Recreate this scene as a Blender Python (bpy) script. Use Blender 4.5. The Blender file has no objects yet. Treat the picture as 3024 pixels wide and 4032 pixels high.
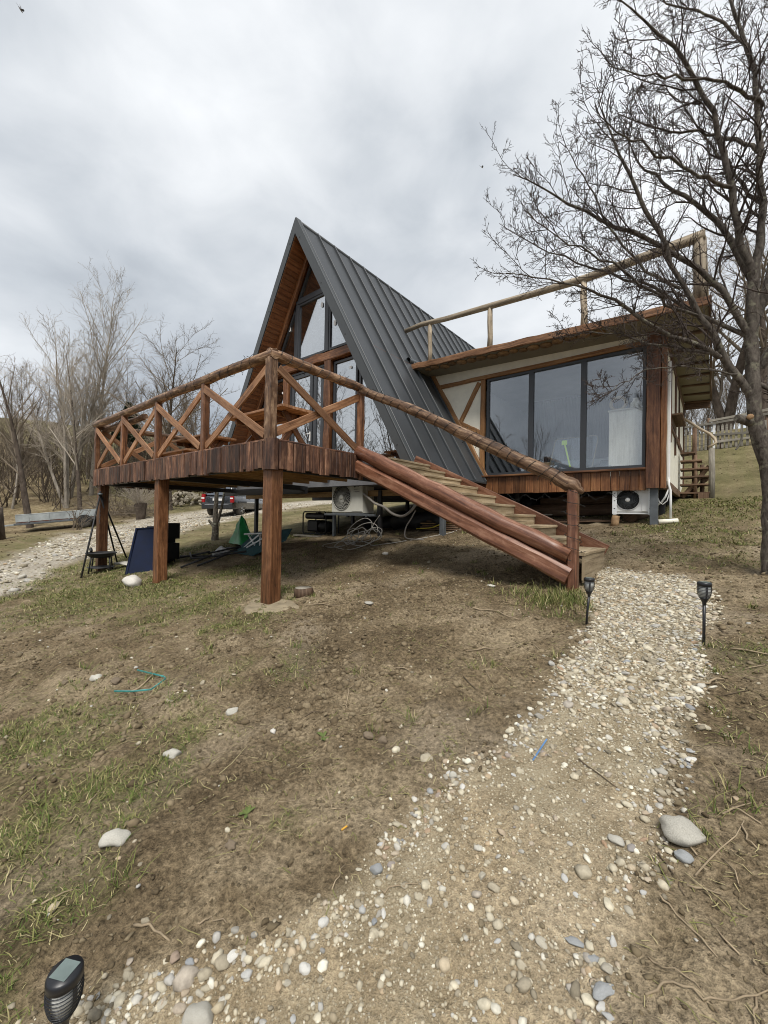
import bpy, math, random
import numpy as np
from mathutils import Vector, Matrix
rng = np.random.default_rng(7)
random.seed(7)
S = bpy.context.scene
COL = S.collection
R3 = math.sqrt(3.0)

# ------------------------------------------------------------------ camera
cam = bpy.data.cameras.new('camera')
cam_o = bpy.data.objects.new('camera', cam)
COL.objects.link(cam_o)
YAW, PITCH, ROLL = math.radians(129.2), math.radians(0.486), math.radians(1.0215)
fw = Vector((math.cos(PITCH) * math.cos(YAW), math.cos(PITCH) * math.sin(YAW), math.sin(PITCH)))
rt = fw.cross(Vector((0, 0, 1))).normalized()
up_ = rt.cross(fw)
r2 = math.cos(ROLL) * rt + math.sin(ROLL) * up_
u2 = -math.sin(ROLL) * rt + math.cos(ROLL) * up_
CAM = Vector((4.368, -3.043, 0.0))
m = Matrix((r2, u2, -fw)).transposed().to_4x4()
m.translation = CAM
cam_o.matrix_world = m
cam.sensor_fit = 'VERTICAL'
cam.sensor_height = 36.0
cam.sensor_width = 27.0
cam.lens = 36.0 * 1584.3 / 4032.0
cam.clip_start = 0.05
cam.clip_end = 600
S.camera = cam_o

# ------------------------------------------------------------------ sky, sun, exposure
SUN_EL, SUN_AZ = math.radians(56), math.radians(-52)      # azimuth measured from +x towards +y
W = bpy.data.worlds.new('World')
S.world = W
W.use_nodes = True
wn, wl = W.node_tree.nodes, W.node_tree.links
wn.clear()
def wnode(t, **kw):
    n = wn.new(t)
    for k, v in kw.items():
        setattr(n, k, v)
    return n
wo = wnode('ShaderNodeOutputWorld')
bg = wnode('ShaderNodeBackground')
bg.inputs['Strength'].default_value = 0.05
wl.new(bg.outputs[0], wo.inputs[0])
sky = wnode('ShaderNodeTexSky', sky_type='NISHITA', sun_disc=False)
sky.sun_elevation = SUN_EL
sky.sun_rotation = math.pi / 2 - SUN_AZ
tc = wnode('ShaderNodeTexCoord')
sep = wnode('ShaderNodeSeparateXYZ')
wl.new(tc.outputs['Generated'], sep.inputs[0])
def wmath(op, a, b=None, c=None):
    n = wnode('ShaderNodeMath', operation=op)
    for i, v in enumerate((a, b, c)):
        if v is None:
            continue
        if isinstance(v, (int, float)):
            n.inputs[i].default_value = v
        else:
            wl.new(v, n.inputs[i])
    return n.outputs[0]
def wnoise(scale, detail, rough, off, dist=0.0):
    mp = wnode('ShaderNodeMapping')
    mp.inputs['Location'].default_value = off
    mp.inputs['Scale'].default_value = (1, 1, 1.7)
    wl.new(tc.outputs['Generated'], mp.inputs[0])
    n = wnode('ShaderNodeTexNoise')
    n.inputs['Scale'].default_value = scale
    n.inputs['Detail'].default_value = detail
    n.inputs['Roughness'].default_value = rough
    n.inputs['Distortion'].default_value = dist
    wl.new(mp.outputs[0], n.inputs['Vector'])
    return n.outputs['Fac']
SKY1 = (4.4, 8.8, 1.1)
n1 = wnoise(1.9, 3, 0.5, SKY1, 0.1)
n2 = wnoise(5.0, 5, 0.55, (7.3, 2.2, 1.0), 0.3)
dot = wmath('ADD', wmath('ADD', wmath('MULTIPLY', sep.outputs[0], -0.20), wmath('MULTIPLY', sep.outputs[1], 0.55)), wmath('MULTIPLY', sep.outputs[2], 0.62))
ld = wmath('ADD', wmath('ADD', wmath('MULTIPLY', sep.outputs[0], -0.85), wmath('MULTIPLY', sep.outputs[1], -0.45)), wmath('MULTIPLY', sep.outputs[2], 0.27))
lm = wnode('ShaderNodeMapRange', interpolation_type='SMOOTHSTEP')
wl.new(ld, lm.inputs['Value'])
lm.inputs['From Min'].default_value = 0.72
lm.inputs['From Max'].default_value = 0.98
lobe = lm.outputs[0]      # brighter gap in the clouds, mirrored by the gable glass
bright = wmath('ADD', wmath('ADD', wmath('MULTIPLY', wmath('MAXIMUM', dot, 0.58), 1.05), wmath('MULTIPLY', n1, 1.35)), wmath('ADD', wmath('MULTIPLY', n2, 0.5), wmath('MULTIPLY', lobe, 0.45)))
mr = wnode('ShaderNodeMapRange')
wl.new(bright, mr.inputs['Value'])
mr.inputs['From Min'].default_value = 1.20
mr.inputs['From Max'].default_value = 1.98
cr = wnode('ShaderNodeValToRGB')
wl.new(mr.outputs[0], cr.inputs[0])
e = cr.color_ramp.elements
e[0].position = 0.0; e[0].color = (2.8, 3.15, 3.6, 1)
e[1].position = 1.0; e[1].color = (8.3, 8.5, 8.7, 1)
k = e.new(0.45); k.color = (5.2, 5.55, 5.95, 1)
mx = wnode('ShaderNodeMix', data_type='RGBA')
mx.inputs[0].default_value = 0.94
wl.new(sky.outputs[0], mx.inputs[6])
wl.new(cr.outputs[0], mx.inputs[7])
wl.new(mx.outputs[2], bg.inputs[0])

sun = bpy.data.lights.new('sun', 'SUN')
sun.energy = 1.5
sun.angle = math.radians(22)
sun.color = (1.0, 0.96, 0.9)
sun_o = bpy.data.objects.new('sun', sun)
COL.objects.link(sun_o)
sd = Vector((math.cos(SUN_EL) * math.cos(SUN_AZ), math.cos(SUN_EL) * math.sin(SUN_AZ), math.sin(SUN_EL)))
sun_o.rotation_euler = sd.to_track_quat('Z', 'Y').to_euler()
sun_o.location = (0, 0, 30)

S.view_settings.view_transform = 'Standard'
S.view_settings.look = 'None'
S.view_settings.exposure = 1.3
S.view_settings.gamma = 1.0
S.view_settings.use_curve_mapping = False
S.render.engine = 'CYCLES'
S.cycles.filter_width = 1.0
S.cycles.max_bounces = 8
S.cycles.transparent_max_bounces = 24

# ------------------------------------------------------------------ helpers
def ss(a, b, t):
    t = np.clip((t - a) / (b - a), 0, 1)
    return t * t * (3 - 2 * t)
def sp(t, k=1.0):
    return np.logaddexp(0, t * k) / k
def _hash(ix, iy, s):
    h = (ix.astype(np.int64) * 374761393 + iy.astype(np.int64) * 668265263 + s * 974634777) & 0x7fffffff
    h = ((h ^ (h >> 13)) * 1274126177) & 0x7fffffff
    return ((h ^ (h >> 16)) & 0xffff) / 65535.0
def vnoise(x, y, s=0):
    x = np.asarray(x, float); y = np.asarray(y, float)
    ix = np.floor(x); iy = np.floor(y)
    fx = x - ix; fy = y - iy
    fx = fx * fx * fx * (fx * (fx * 6 - 15) + 10); fy = fy * fy * fy * (fy * (fy * 6 - 15) + 10)
    a = _hash(ix, iy, s); b = _hash(ix + 1, iy, s); c = _hash(ix, iy + 1, s); d = _hash(ix + 1, iy + 1, s)
    return (a * (1 - fx) + b * fx) * (1 - fy) + (c * (1 - fx) + d * fx) * fy
def fbm(x, y, s=0, o=4):
    v = 0; a = 0.5; t = 0
    for i in range(o):
        v = v + a * vnoise(np.asarray(x) * 2 ** i + 17.3 * i, np.asarray(y) * 2 ** i - 9.1 * i, s + i)
        t += a; a *= 0.5
    return v / t
def gbase(x, y):
    x = np.asarray(x, float); y = np.asarray(y, float)
    z = -1.2 + .05 * x + .15 * y
    z = z + .15 * np.exp(-((x + 1.5) ** 2 + (y - 4.5) ** 2) / 8.)
    z = z + .05 * sp(-x - 4, 2.) + .2 * sp(-x - 25, .6)
    r = ss(-8, 0, x)
    return z + (.21 * r) * sp(y - 11.5) - (.30 * r + .1 * (1 - r)) * sp(y - 22) - .04 * (1 - r) * sp(y - 14)
PATH_L = [(3.22,2.76),(3.26,2.41),(3.53,0.86),(3.59,0.37),(3.57,-0.06),(3.58,-0.46),(3.55,-0.83),(3.56,-1.04),(3.45,-1.23),(3.37,-1.44),(3.36,-1.64),(3.38,-1.83),(3.43,-1.95),(3.35,-2.08),(3.28,-2.18),(3.23,-2.29),(3.10,-2.40),(2.95,-2.58),(2.8,-2.9),(2.7,-3.6)]
PATH_R = [(4.14,2.52),(4.40,1.98),(4.35,1.18),(4.31,0.43),(4.30,-0.10),(4.28,-0.57),(4.28,-0.91),(4.21,-1.11),(4.20,-1.28),(4.18,-1.49),(4.15,-1.63),(4.17,-1.75),(4.16,-1.88),(4.2,-2.6),(4.5,-3.6)]
ROAD_U = [(-14,-8),(-11.6,-3.5),(-11.53,-1.02),(-13.54,-0.09),(-16.40,1.23),(-18.46,3.05),(-20.8,6.09),(-21.5,9.15),(-20.5,13.5),(-17,19)]
ROAD_L = [(-7,-8),(-5.2,-4),(-5.48,-1.78),(-6.77,-1.19),(-7.96,-0.49),(-8.83,0.28),(-9.53,1.26),(-10.44,2.64),(-12.07,5.03),(-13.7,8.22),(-14,13),(-11,19)]
def poly_sd(poly, x, y):
    """signed distance, positive inside"""
    x = np.asarray(x, float); y = np.asarray(y, float)
    d = np.full(x.shape, 1e9); ins = np.zeros(x.shape, bool)
    n = len(poly)
    for i in range(n):
        ax, ay = poly[i]; bx, by = poly[(i + 1) % n]
        ex, ey = bx - ax, by - ay
        t = np.clip(((x - ax) * ex + (y - ay) * ey) / (ex * ex + ey * ey + 1e-12), 0, 1)
        d = np.minimum(d, np.hypot(x - ax - t * ex, y - ay - t * ey))
        c = ((ay > y) != (by > y)) & (x < (bx - ax) * (y - ay) / (by - ay + 1e-12) + ax)
        ins ^= c
    return np.where(ins, d, -d)
PATH_POLY = PATH_L + PATH_R[::-1]
ROAD_POLY = ROAD_U + ROAD_L[::-1]
def path_mask(x, y):
    d = poly_sd(PATH_POLY, x, y) + (fbm(np.asarray(x) * 3.5, np.asarray(y) * 3.5, 5, 3) - .5) * .22
    return ss(-.06, .07, d)
def road_mask(x, y):
    d = poly_sd(ROAD_POLY, x, y) + (fbm(np.asarray(x) * 1.1, np.asarray(y) * 1.1, 9, 3) - .5) * 1.6
    return ss(-.35, .45, d)
BLOBS = [(-4.1,-.8,1.5,1.15),(-2.9,-.3,1.1,1.2),(-1.2,-.45,.8,1.15),(.25,-.4,.6,1.0),(-.3,.5,.5,.8),(-2.6,1.0,1.0,1.0),(1.28,-1.23,.35,.8),(1.7,-.92,.3,.75),(1.1,-2.3,.8,.85),(1.9,-1.9,.28,.7),(1.9,-2.6,.5,.95),(2.25,-2.3,.2,.55),(2.5,-2.65,.25,.8),(2.62,-2.45,.16,.55),(2.6,-3.0,.35,.9),(3.2,1.35,.33,1.),(3.42,.95,.14,.8),(4.55,.55,.28,.8),(4.6,.0,.2,.5),(4.55,-.5,.2,.4),(-.8,1.7,.8,.45),(-2.5,1.6,1.2,.75),(-1.1,3.1,.5,.45),(4.6,3.4,.8,.5),(4.4,6.5,1.4,.6),(3.0,3.6,.8,.3),(4.8,9.5,2.5,.6),(2.93,-1.88,.12,.6),(2.55,-1.6,.14,.5),(2.1,-2.1,.25,.7)]
def grass_mask(x, y):
    x = np.asarray(x, float); y = np.asarray(y, float)
    g = np.zeros(x.shape)
    for bx, by, br, bw in BLOBS:
        g = np.maximum(g, bw * np.exp(-((x - bx) ** 2 + (y - by) ** 2) / (1.3 * br * br)))
    g = np.maximum(g, .85 * ss(-3.6, -5.5, x) * (1 - .55 * ss(-17, -24, x)))
    g = np.maximum(g, .95 * ss(6.0, 9, y)); g = np.maximum(g, .72 * ss(3.2, 4.6, y) * ss(2.5, 3.5, x))
    g = np.maximum(g, .6 * ss(-2.2, -3.4, y) * ss(2.9, 2.2, x))
    g = np.maximum(g, .10)
    n = fbm(x * 1.7, y * 1.7, 21, 4)
    n2_ = fbm(x * 6, y * 6, 33, 3)
    g = np.clip(g * 1.45 - (1 - n) * 1.05 + (n2_ - .5) * 1.25, 0, 1)
    return g * (1 - path_mask(x, y)) * (1 - .93 * road_mask(x, y))
def relief(x, y):
    x = np.asarray(x, float); y = np.asarray(y, float)
    near = ss(-12, -7, x) * ss(10, 7, x) * ss(12, 8, y)
    p = path_mask(x, y)
    z = (fbm(x * .9, y * .9, 3, 3) - .5) * .11
    rough = (fbm(x * 5, y * 5, 13, 4) - .5) * .078 + (np.abs(fbm(x * 9, y * 9, 43, 3) - .5)) * .05
    # muddy ruts left of the corner post
    t = (x * .55 + y * .83)
    rut = np.exp(-((x - .0) ** 2 / 2.2 + (y + 1.9) ** 2 / .5))
    z = z + rut * (np.abs(np.sin((y + .25 * x) * 9 + 2 * fbm(x * 2, y * 2, 77, 2))) - .5) * .06
    soil = np.exp(-((x - 1.9) ** 2 / 2.2 + (y + .1) ** 2 / 2.0))
    z = z + soil * (1 - p) * ((np.abs(fbm(x * 3.2, y * 3.2, 51, 3) - .5)) * -.16 + (fbm(x * 7.5, y * 7.5, 57, 2) - .5) * .05)
    z = z + rough * (1 - .75 * p) - .012 * p
    return z * near
def gz(x, y):
    return gbase(x, y) + relief(x, y)
def G(x, y, dz=0.0):
    return Vector((x, y, float(gz(np.array([x]), np.array([y]))[0]) + dz))

def tag(o, label=None, cat=None, group=None, kind=None):
    if label: o['label'] = label
    if cat: o['category'] = cat
    if group: o['group'] = group
    if kind: o['kind'] = kind
    return o
LOC = {}
def thing(name, label, cat, loc=(0, 0, 0), rz=0.0, group=None):
    o = bpy.data.objects.new(name, None)
    o.empty_display_size = .2
    o.location = loc
    o.rotation_euler = (0, 0, rz)
    COL.objects.link(o)
    LOC[o.name] = Vector(loc) if rz == 0.0 else Vector((0, 0, 0))
    return tag(o, label, cat, group)
def link(name, mesh, parent=None):
    o = bpy.data.objects.new(name, mesh)
    COL.objects.link(o)
    if parent is not None:
        o.parent = parent
        LOC[o.name] = LOC.get(parent.name, Vector((0, 0, 0)))
    return o
def copy_tree(o, parent=None):
    c = o.copy()
    COL.objects.link(c)
    c.parent = parent
    LOC[c.name] = LOC.get(o.name, Vector((0, 0, 0)))
    for ch in list(o.children):
        copy_tree(ch, c)
    return c
def mesh_np(name, V, quads=None, tris=None, mat=None, attr=None, smooth=False, attrs=None):
    me = bpy.data.meshes.new(name)
    V = np.asarray(V, np.float32)
    me.vertices.add(len(V))
    me.vertices.foreach_set('co', V.ravel())
    nq = 0 if quads is None else len(quads); nt_ = 0 if tris is None else len(tris)
    parts = []
    if nq: parts.append(np.asarray(quads, np.int32).ravel())
    if nt_: parts.append(np.asarray(tris, np.int32).ravel())
    idx = np.concatenate(parts)
    me.loops.add(len(idx))
    me.loops.foreach_set('vertex_index', idx)
    me.polygons.add(nq + nt_)
    st = np.concatenate([np.arange(nq) * 4, nq * 4 + np.arange(nt_) * 3]).astype(np.int32)
    me.polygons.foreach_set('loop_start', st)
    if smooth:
        me.polygons.foreach_set('use_smooth', np.ones(nq + nt_, bool))
    if attr is not None:
        attrs = dict(attrs or {}); attrs['rnd'] = attr
    for k_, a_ in (attrs or {}).items():
        at = me.attributes.new(k_, 'FLOAT', 'POINT')
        at.data.foreach_set('value', np.asarray(a_, np.float32))
    me.update(calc_edges=True)
    if mat: me.materials.append(mat)
    return me

class MB:
    """collects shapes with uv (u along the grain in metres) and builds ONE mesh object"""
    def __init__(s):
        s.V = []; s.F = []; s.UV = []; s.SM = []
    def _add(s, V, F, UV, sm=False):
        b = len(s.V)
        s.V += [tuple(v) for v in V]
        for f, uv in zip(F, UV):
            s.F.append([i + b for i in f]); s.UV.append(uv); s.SM.append(sm)
        return s
    def beam(s, p0, p1, w, h, n=1, jit=0.0, bev=.006, up=(0, 0, 1), tw=0.0, taper=1.0, sm=False, bow=0.0):
        p0 = Vector(p0); p1 = Vector(p1)
        T = p1 - p0; L = T.length; T = T / max(L, 1e-9)
        U = Vector(up)
        if abs(T.dot(U)) > .985: U = Vector((0, 1, 0)) if abs(T.y) < .9 else Vector((1, 0, 0))
        A = T.cross(U).normalized(); B = A.cross(T)
        bev = min(bev, w * .45, h * .45)
        cs = [(-w/2+bev, -h/2), (w/2-bev, -h/2), (w/2, -h/2+bev), (w/2, h/2-bev), (w/2-bev, h/2), (-w/2+bev, h/2), (-w/2, h/2-bev), (-w/2, -h/2+bev)]
        uo, vo = random.random() * 50, random.random() * 50
        V = []; per = [0]
        for i in range(8):
            a = cs[i]; b = cs[(i+1) % 8]; per.append(per[-1] + math.hypot(b[0]-a[0], b[1]-a[1]))
        for i in range(n + 1):
            t = i / n
            k_ = 1 + (taper - 1) * t
            c = p0 + T * (L * t) + A * (bow * math.sin(math.pi * t))
            jj = jit if 0 < i < n else jit * .6
            ox, oy = (random.gauss(0, jj), random.gauss(0, jj)) if jit else (0, 0)
            for (x, y) in cs:
                jx = random.gauss(0, jj * .6) if jit else 0
                jy = random.gauss(0, jj * .6) if jit else 0
                V.append(c + A * (x * k_ + ox + jx) + B * (y * k_ + oy + jy))
        F = []; UV = []
        for i in range(n):
            for j in range(8):
                j2 = (j + 1) % 8
                F.append((i*8+j, i*8+j2, (i+1)*8+j2, (i+1)*8+j))
                u0, u1 = uo + L*i/n, uo + L*(i+1)/n
                UV.append(((u0, vo+per[j]), (u0, vo+per[j+1]), (u1, vo+per[j+1]), (u1, vo+per[j])))
        F.append(tuple(range(7, -1, -1))); UV.append([(uo + cs[q][1]*.3, vo + cs[q][0]) for q in range(7, -1, -1)])
        F.append(tuple(n*8 + q for q in range(8))); UV.append([(uo + 3 + cs[q][1]*.3, vo + cs[q][0]) for q in range(8)])
        return s._add(V, F, UV, sm)
    def box(s, c, d, bev=.004, rz=0.0):
        """centre c, size d"""
        c = Vector(c); q = Matrix.Rotation(rz, 3, 'Z')
        if d[0] >= d[1] and d[0] >= d[2]:
            v = q @ Vector((d[0]/2, 0, 0)); return s.beam(c - v, c + v, d[1], d[2], bev=bev)
        if d[1] >= d[0] and d[1] >= d[2]:
            v = q @ Vector((0, d[1]/2, 0)); return s.beam(c - v, c + v, d[0], d[2], bev=bev)
        v = Vector((0, 0, d[2]/2)); a = q @ Vector((0, 1, 0))
        return s.beam(c - v, c + v, d[0], d[1], bev=bev, up=a)
    def tube(s, pts, rad, sides=8, jit=0.0, cap=True, sm=True, closed=False):
        P = [Vector(p) for p in pts]; n = len(P)
        if not hasattr(rad, '__len__'): rad = [rad] * n
        uo, vo = random.random() * 50, random.random() * 50
        A = None; V = []; us = [0]
        for i in range(n):
            if closed: T = (P[(i+1) % n] - P[i-1]).normalized()
            else: T = (P[min(i+1, n-1)] - P[max(i-1, 0)]).normalized()
            if A is None:
                A = T.cross(Vector((0, 0, 1)) if abs(T.z) < .9 else Vector((1, 0, 0))).normalized()
            else:
                A = (A - T * A.dot(T))
                A = A.normalized() if A.length > 1e-6 else T.orthogonal().normalized()
            B = T.cross(A)
            if i: us.append(us[-1] + (P[i] - P[i-1]).length)
            for j in range(sides):
                a = 2 * math.pi * j / sides
                r_ = rad[i] * (1 + (random.gauss(0, jit) if jit else 0))
                V.append(P[i] + A * (math.cos(a) * r_) + B * (math.sin(a) * r_))
        F = []; UV = []
        rm = max(rad)
        rngi = n if closed else n - 1
        for i in range(rngi):
            i2 = (i + 1) % n
            u0 = uo + us[i]; u1 = uo + (us[i2] if i2 else us[-1] + .05)
            for j in range(sides):
                j2 = (j + 1) % sides
                F.append((i*sides+j, i*sides+j2, i2*sides+j2, i2*sides+j))
                v0, v1 = vo + 6.28*rm*j/sides, vo + 6.28*rm*(j+1)/sides
                UV.append(((u0, v0), (u0, v1), (u1, v1), (u1, v0)))
        s._add(V, F, UV, sm)
        if cap and not closed:
            b = len(s.V) - len(V)
            for ring, rev in ((0, True), (n-1, False)):
                ids = [b + ring*sides + q for q in range(sides)]
                if rev: ids = ids[::-1]
                s.F.append(ids); s.UV.append([(uo + math.cos(6.28*q/sides)*.1, vo + math.sin(6.28*q/sides)*.1) for q in range(sides)]); s.SM.append(False)
        return s
    def prism(s, poly, vec, sm=False):
        P = [Vector(p) for p in poly]; vec = Vector(vec); n = len(P)
        nrm = Vector((0, 0, 0))
        for i in range(n):
            nrm += (P[i] - P[0]).cross(P[(i+1) % n] - P[0])
        if nrm.dot(vec) > 0: P = P[::-1]
        e1 = (P[1] - P[0]).normalized(); e2 = vec.normalized().cross(e1)
        uo, vo = random.random() * 50, random.random() * 50
        V = P + [p + vec for p in P]
        pl = lambda p: (uo + (p - P[0]).dot(e1), vo + (p - P[0]).dot(e2))
        F = [tuple(range(n)), tuple(range(2*n-1, n-1, -1))]
        UV = [[pl(p) for p in P], [pl(p) for p in P[::-1]]]
        hl = vec.length
        for i in range(n):
            j = (i + 1) % n
            F.append((i, n+i, n+j, j)); L = (P[j]-P[i]).length
            UV.append(((uo, vo), (uo, vo+hl), (uo+L, vo+hl), (uo+L, vo)))
        return s._add(V, F, UV, sm)
    def quad(s, a, b, c, d):
        a, b, c, d = map(Vector, (a, b, c, d))
        L = (b-a).length; H = (d-a).length
        return s._add([a, b, c, d], [(0, 1, 2, 3)], [((0, 0), (L, 0), (L, H), (0, H))])
    def lathe(s, prof, c=(0, 0, 0), sides=20, axis='z', sm=True):
        """prof: list of (r, z)"""
        c = Vector(c); V = []; n = len(prof)
        for (r, z) in prof:
            for j in range(sides):
                a = 2*math.pi*j/sides
                p = Vector((math.cos(a)*r, math.sin(a)*r, z))
                if axis == 'x': p = Vector((p.z, p.x, p.y))
                elif axis == 'y': p = Vector((p.y, p.z, p.x))
                V.append(c + p)
        F = []; UV = []
        for i in range(n-1):
            for j in range(sides):
                j2 = (j+1) % sides
                F.append((i*sides+j, i*sides+j2, (i+1)*sides+j2, (i+1)*sides+j))
                UV.append(((j/sides, prof[i][1]), ((j+1)/sides, prof[i][1]), ((j+1)/sides, prof[i+1][1]), (j/sides, prof[i+1][1])))
        s._add(V, F, UV, sm)
        b = len(s.V) - len(V)
        for ring, rev in ((0, True), (n-1, False)):
            if prof[ring][0] > 1e-4:
                ids = [b + ring*sides + q for q in range(sides)]
                if rev: ids = ids[::-1]
                s.F.append(ids); s.UV.append([(math.cos(6.28*q/sides)*.1, math.sin(6.28*q/sides)*.1) for q in range(sides)]); s.SM.append(False)
        return s
    def mesh(s, name, mat, off=Vector((0, 0, 0))):
        me = bpy.data.meshes.new(name)
        me.from_pydata([(v[0]-off[0], v[1]-off[1], v[2]-off[2]) for v in s.V], [], s.F)
        uv = me.uv_layers.new(name='UVMap')
        flat = [c for f in s.UV for p in f for c in p]
        uv.data.foreach_set('uv', flat)
        me.polygons.foreach_set('use_smooth', s.SM)
        me.materials.append(mat)
        me.update()
        return me
    def build(s, name, mat, parent=None, local=False):
        off = Vector((0, 0, 0))
        if parent is not None and not local: off = LOC.get(parent.name, off)
        return link(name, s.mesh(name, mat, off), parent)
    def solo(s, name, mat, label, cat, group=None, loc=None):
        """a one-mesh thing whose origin sits at its own base"""
        vs = np.array(s.V)
        off = Vector((vs[:, 0].mean(), vs[:, 1].mean(), vs[:, 2].min())) if loc is None else Vector(loc)
        o = link(name, s.mesh(name, mat, off)); o.location = off
        return tag(o, label, cat, group)
# ------------------------------------------------------------------ materials
class NT:
    def __init__(s, name):
        s.m = bpy.data.materials.new(name); s.m.use_nodes = True
        s.t = s.m.node_tree; s.t.nodes.clear()
        s.out = s.n('ShaderNodeOutputMaterial')
    def n(s, t, ins=None, **kw):
        x = s.t.nodes.new(t)
        for k_, v in kw.items(): setattr(x, k_, v)
        for k_, v in (ins or {}).items(): s.set(x, k_, v)
        return x
    def set(s, x, k_, v):
        i = x.inputs[k_]
        if hasattr(v, 'is_output') or isinstance(v, bpy.types.NodeSocket): s.t.links.new(v, i)
        elif isinstance(v, bpy.types.Node): s.t.links.new(v.outputs[0], i)
        else:
            if isinstance(v, tuple) and len(v) == 3 and i.type == 'RGBA': v = v + (1,)
            i.default_value = v
    def math(s, op, a, b=0.0, c=None):
        x = s.n('ShaderNodeMath', operation=op)
        s.set(x, 0, a); s.set(x, 1, b)
        if c is not None: s.set(x, 2, c)
        return x.outputs[0]
    def mix(s, f, a, b, blend='MIX'):
        x = s.n('ShaderNodeMix', data_type='RGBA', blend_type=blend)
        s.set(x, 0, f); s.set(x, 6, a); s.set(x, 7, b)
        return x.outputs[2]
    def map(s, src, scale=(1, 1, 1), loc=(0, 0, 0), rot=(0, 0, 0)):
        return s.n('ShaderNodeMapping', {'Vector': src, 'Scale': scale, 'Location': loc, 'Rotation': rot}).outputs[0]
    def noise(s, vec, scale=5., detail=4., rough=.55, dist=0., col=False):
        x = s.n('ShaderNodeTexNoise', {'Vector': vec, 'Scale': scale, 'Detail': detail, 'Roughness': rough, 'Distortion': dist})
        return x.outputs['Color' if col else 'Fac']
    def ramp(s, f, stops):
        x = s.n('ShaderNodeValToRGB', {'Fac': f})
        el = x.color_ramp.elements
        while len(el) < len(stops): el.new(.5)
        for q, (p, c) in zip(el, stops):
            q.position = p; q.color = (c[0], c[1], c[2], 1) if hasattr(c, '__len__') else (c, c, c, 1)
        return x.outputs[0]
    def range(s, f, a, b, c=0., d=1.):
        return s.n('ShaderNodeMapRange', {'Value': f, 'From Min': a, 'From Max': b, 'To Min': c, 'To Max': d}).outputs[0]
    def bump(s, h, strength=.3, dist=.01):
        return s.n('ShaderNodeBump', {'Height': h, 'Strength': strength, 'Distance': dist}).outputs[0]
    def bsdf(s, col, rough=.6, metal=0., bump=None, spec=.5, **kw):
        x = s.n('ShaderNodeBsdfPrincipled')
        s.set(x, 'Base Color', col); s.set(x, 'Roughness', rough); s.set(x, 'Metallic', metal); s.set(x, 'Specular IOR Level', spec)
        for k_, v in kw.items(): s.set(x, k_.replace('_', ' '), v)
        if bump is not None: s.set(x, 'Normal', bump)
        s.t.links.new(x.outputs[0], s.out.inputs[0])
        return s.m
    def uv(s): return s.n('ShaderNodeUVMap').outputs[0]
    def obj(s): return s.n('ShaderNodeTexCoord').outputs['Object']
    def pos(s): return s.n('ShaderNodeNewGeometry').outputs['Position']
    def rnd(s): return s.n('ShaderNodeObjectInfo').outputs['Random']
    def attr(s, k_): return s.n('ShaderNodeAttribute', attribute_name=k_).outputs['Fac']

def wood(name, dark, mid, light, rough=.55, gs=(1.6, 38.), blotch=(1.1, 5.), var=.35, bmp=.35, knots=True, spec=.35, patch=None):
    t = NT(name); uv = t.uv()
    g = t.noise(t.map(uv, (gs[0], gs[1], 1)), 1., 5., .6, .4)
    b = t.noise(t.map(uv, (blotch[0], blotch[1], 1), (4.1, 2.3, 0)), 1., 3., .6)
    iso = t.noise(t.map(uv, (7., 16., 1), (2., 7., 0)), 1., 5., .7, .8)
    f = t.math('ADD', t.math('MULTIPLY', g, .45), t.math('ADD', t.math('MULTIPLY', b, .3), t.math('MULTIPLY', iso, .25)))
    c = t.ramp(f, [(.37, dark), (.5, mid), (.62, light)])
    crk = t.noise(t.map(uv, (.9, 60., 1), (5., 3., 0)), 1., 3., .5, .2)
    c = t.mix(t.range(crk, .36, .30, 0., .8), c, tuple(q * .4 for q in dark))
    if knots:
        v = t.n('ShaderNodeTexVoronoi', {'Vector': t.map(uv, (2.2, 9., 1)), 'Scale': 1.})
        c = t.mix(t.range(v.outputs['Distance'], .10, .0, 0., .75), c, tuple(q * .35 for q in dark))
    if patch:
        pn = t.noise(t.map(uv, (3.5, 12., 1), (9., 1., 0)), 1., 4., .65)
        c = t.mix(t.range(pn, .53, .60), c, patch)
    r_ = t.rnd()
    c = t.mix(1.0, c, t.ramp(r_, [(0., 1 - var), (1., 1 + var)]), 'MULTIPLY')
    bp = t.bump(t.math('ADD', t.math('MULTIPLY', g, .7), t.math('MULTIPLY', b, .5)), bmp, .012)
    return t.bsdf(c, t.math('ADD', t.math('MULTIPLY', g, .25), rough - .12), 0., bp, spec)
M_POST = wood('stained_post_wood', (.026, .011, .005), (.120, .050, .021), (.25, .12, .055), rough=.45)
M_FASC = wood('weathered_fascia_wood', (.014, .009, .007), (.080, .037, .022), (.25, .135, .078), gs=(1.3, 22.), blotch=(2.6, 9.), var=.6, bmp=.9, patch=None)
M_BRACE = wood('brace_plank_wood', (.080, .036, .016), (.25, .122, .058), (.40, .23, .125), rough=.6)
M_RAIL = wood('bark_rail_wood', (.020, .012, .008), (.145, .078, .042), (.44, .29, .175), gs=(2.5, 22.), blotch=(3.5, 9.), bmp=.8)
M_LOG = wood('stained_log_wood', (.048, .018, .010), (.145, .060, .032), (.28, .15, .095), rough=.38, gs=(1.2, 20.), spec=.5)
M_EAVE = wood('dark_eave_board', (.045, .020, .009), (.14, .068, .032), (.25, .135, .07), rough=.55)
M_RAW = wood('raw_pole_wood', (.15, .115, .080), (.33, .265, .185), (.52, .44, .33), rough=.65, gs=(1.5, 18.))
M_TIMB = wood('golden_timber', (.12, .052, .018), (.25, .125, .050), (.36, .20, .085), rough=.5)
M_WFASC = wood('red_brown_planks', (.052, .019, .007), (.155, .064, .025), (.27, .13, .055), rough=.45, gs=(1.2, 30.), var=.4)
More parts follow.
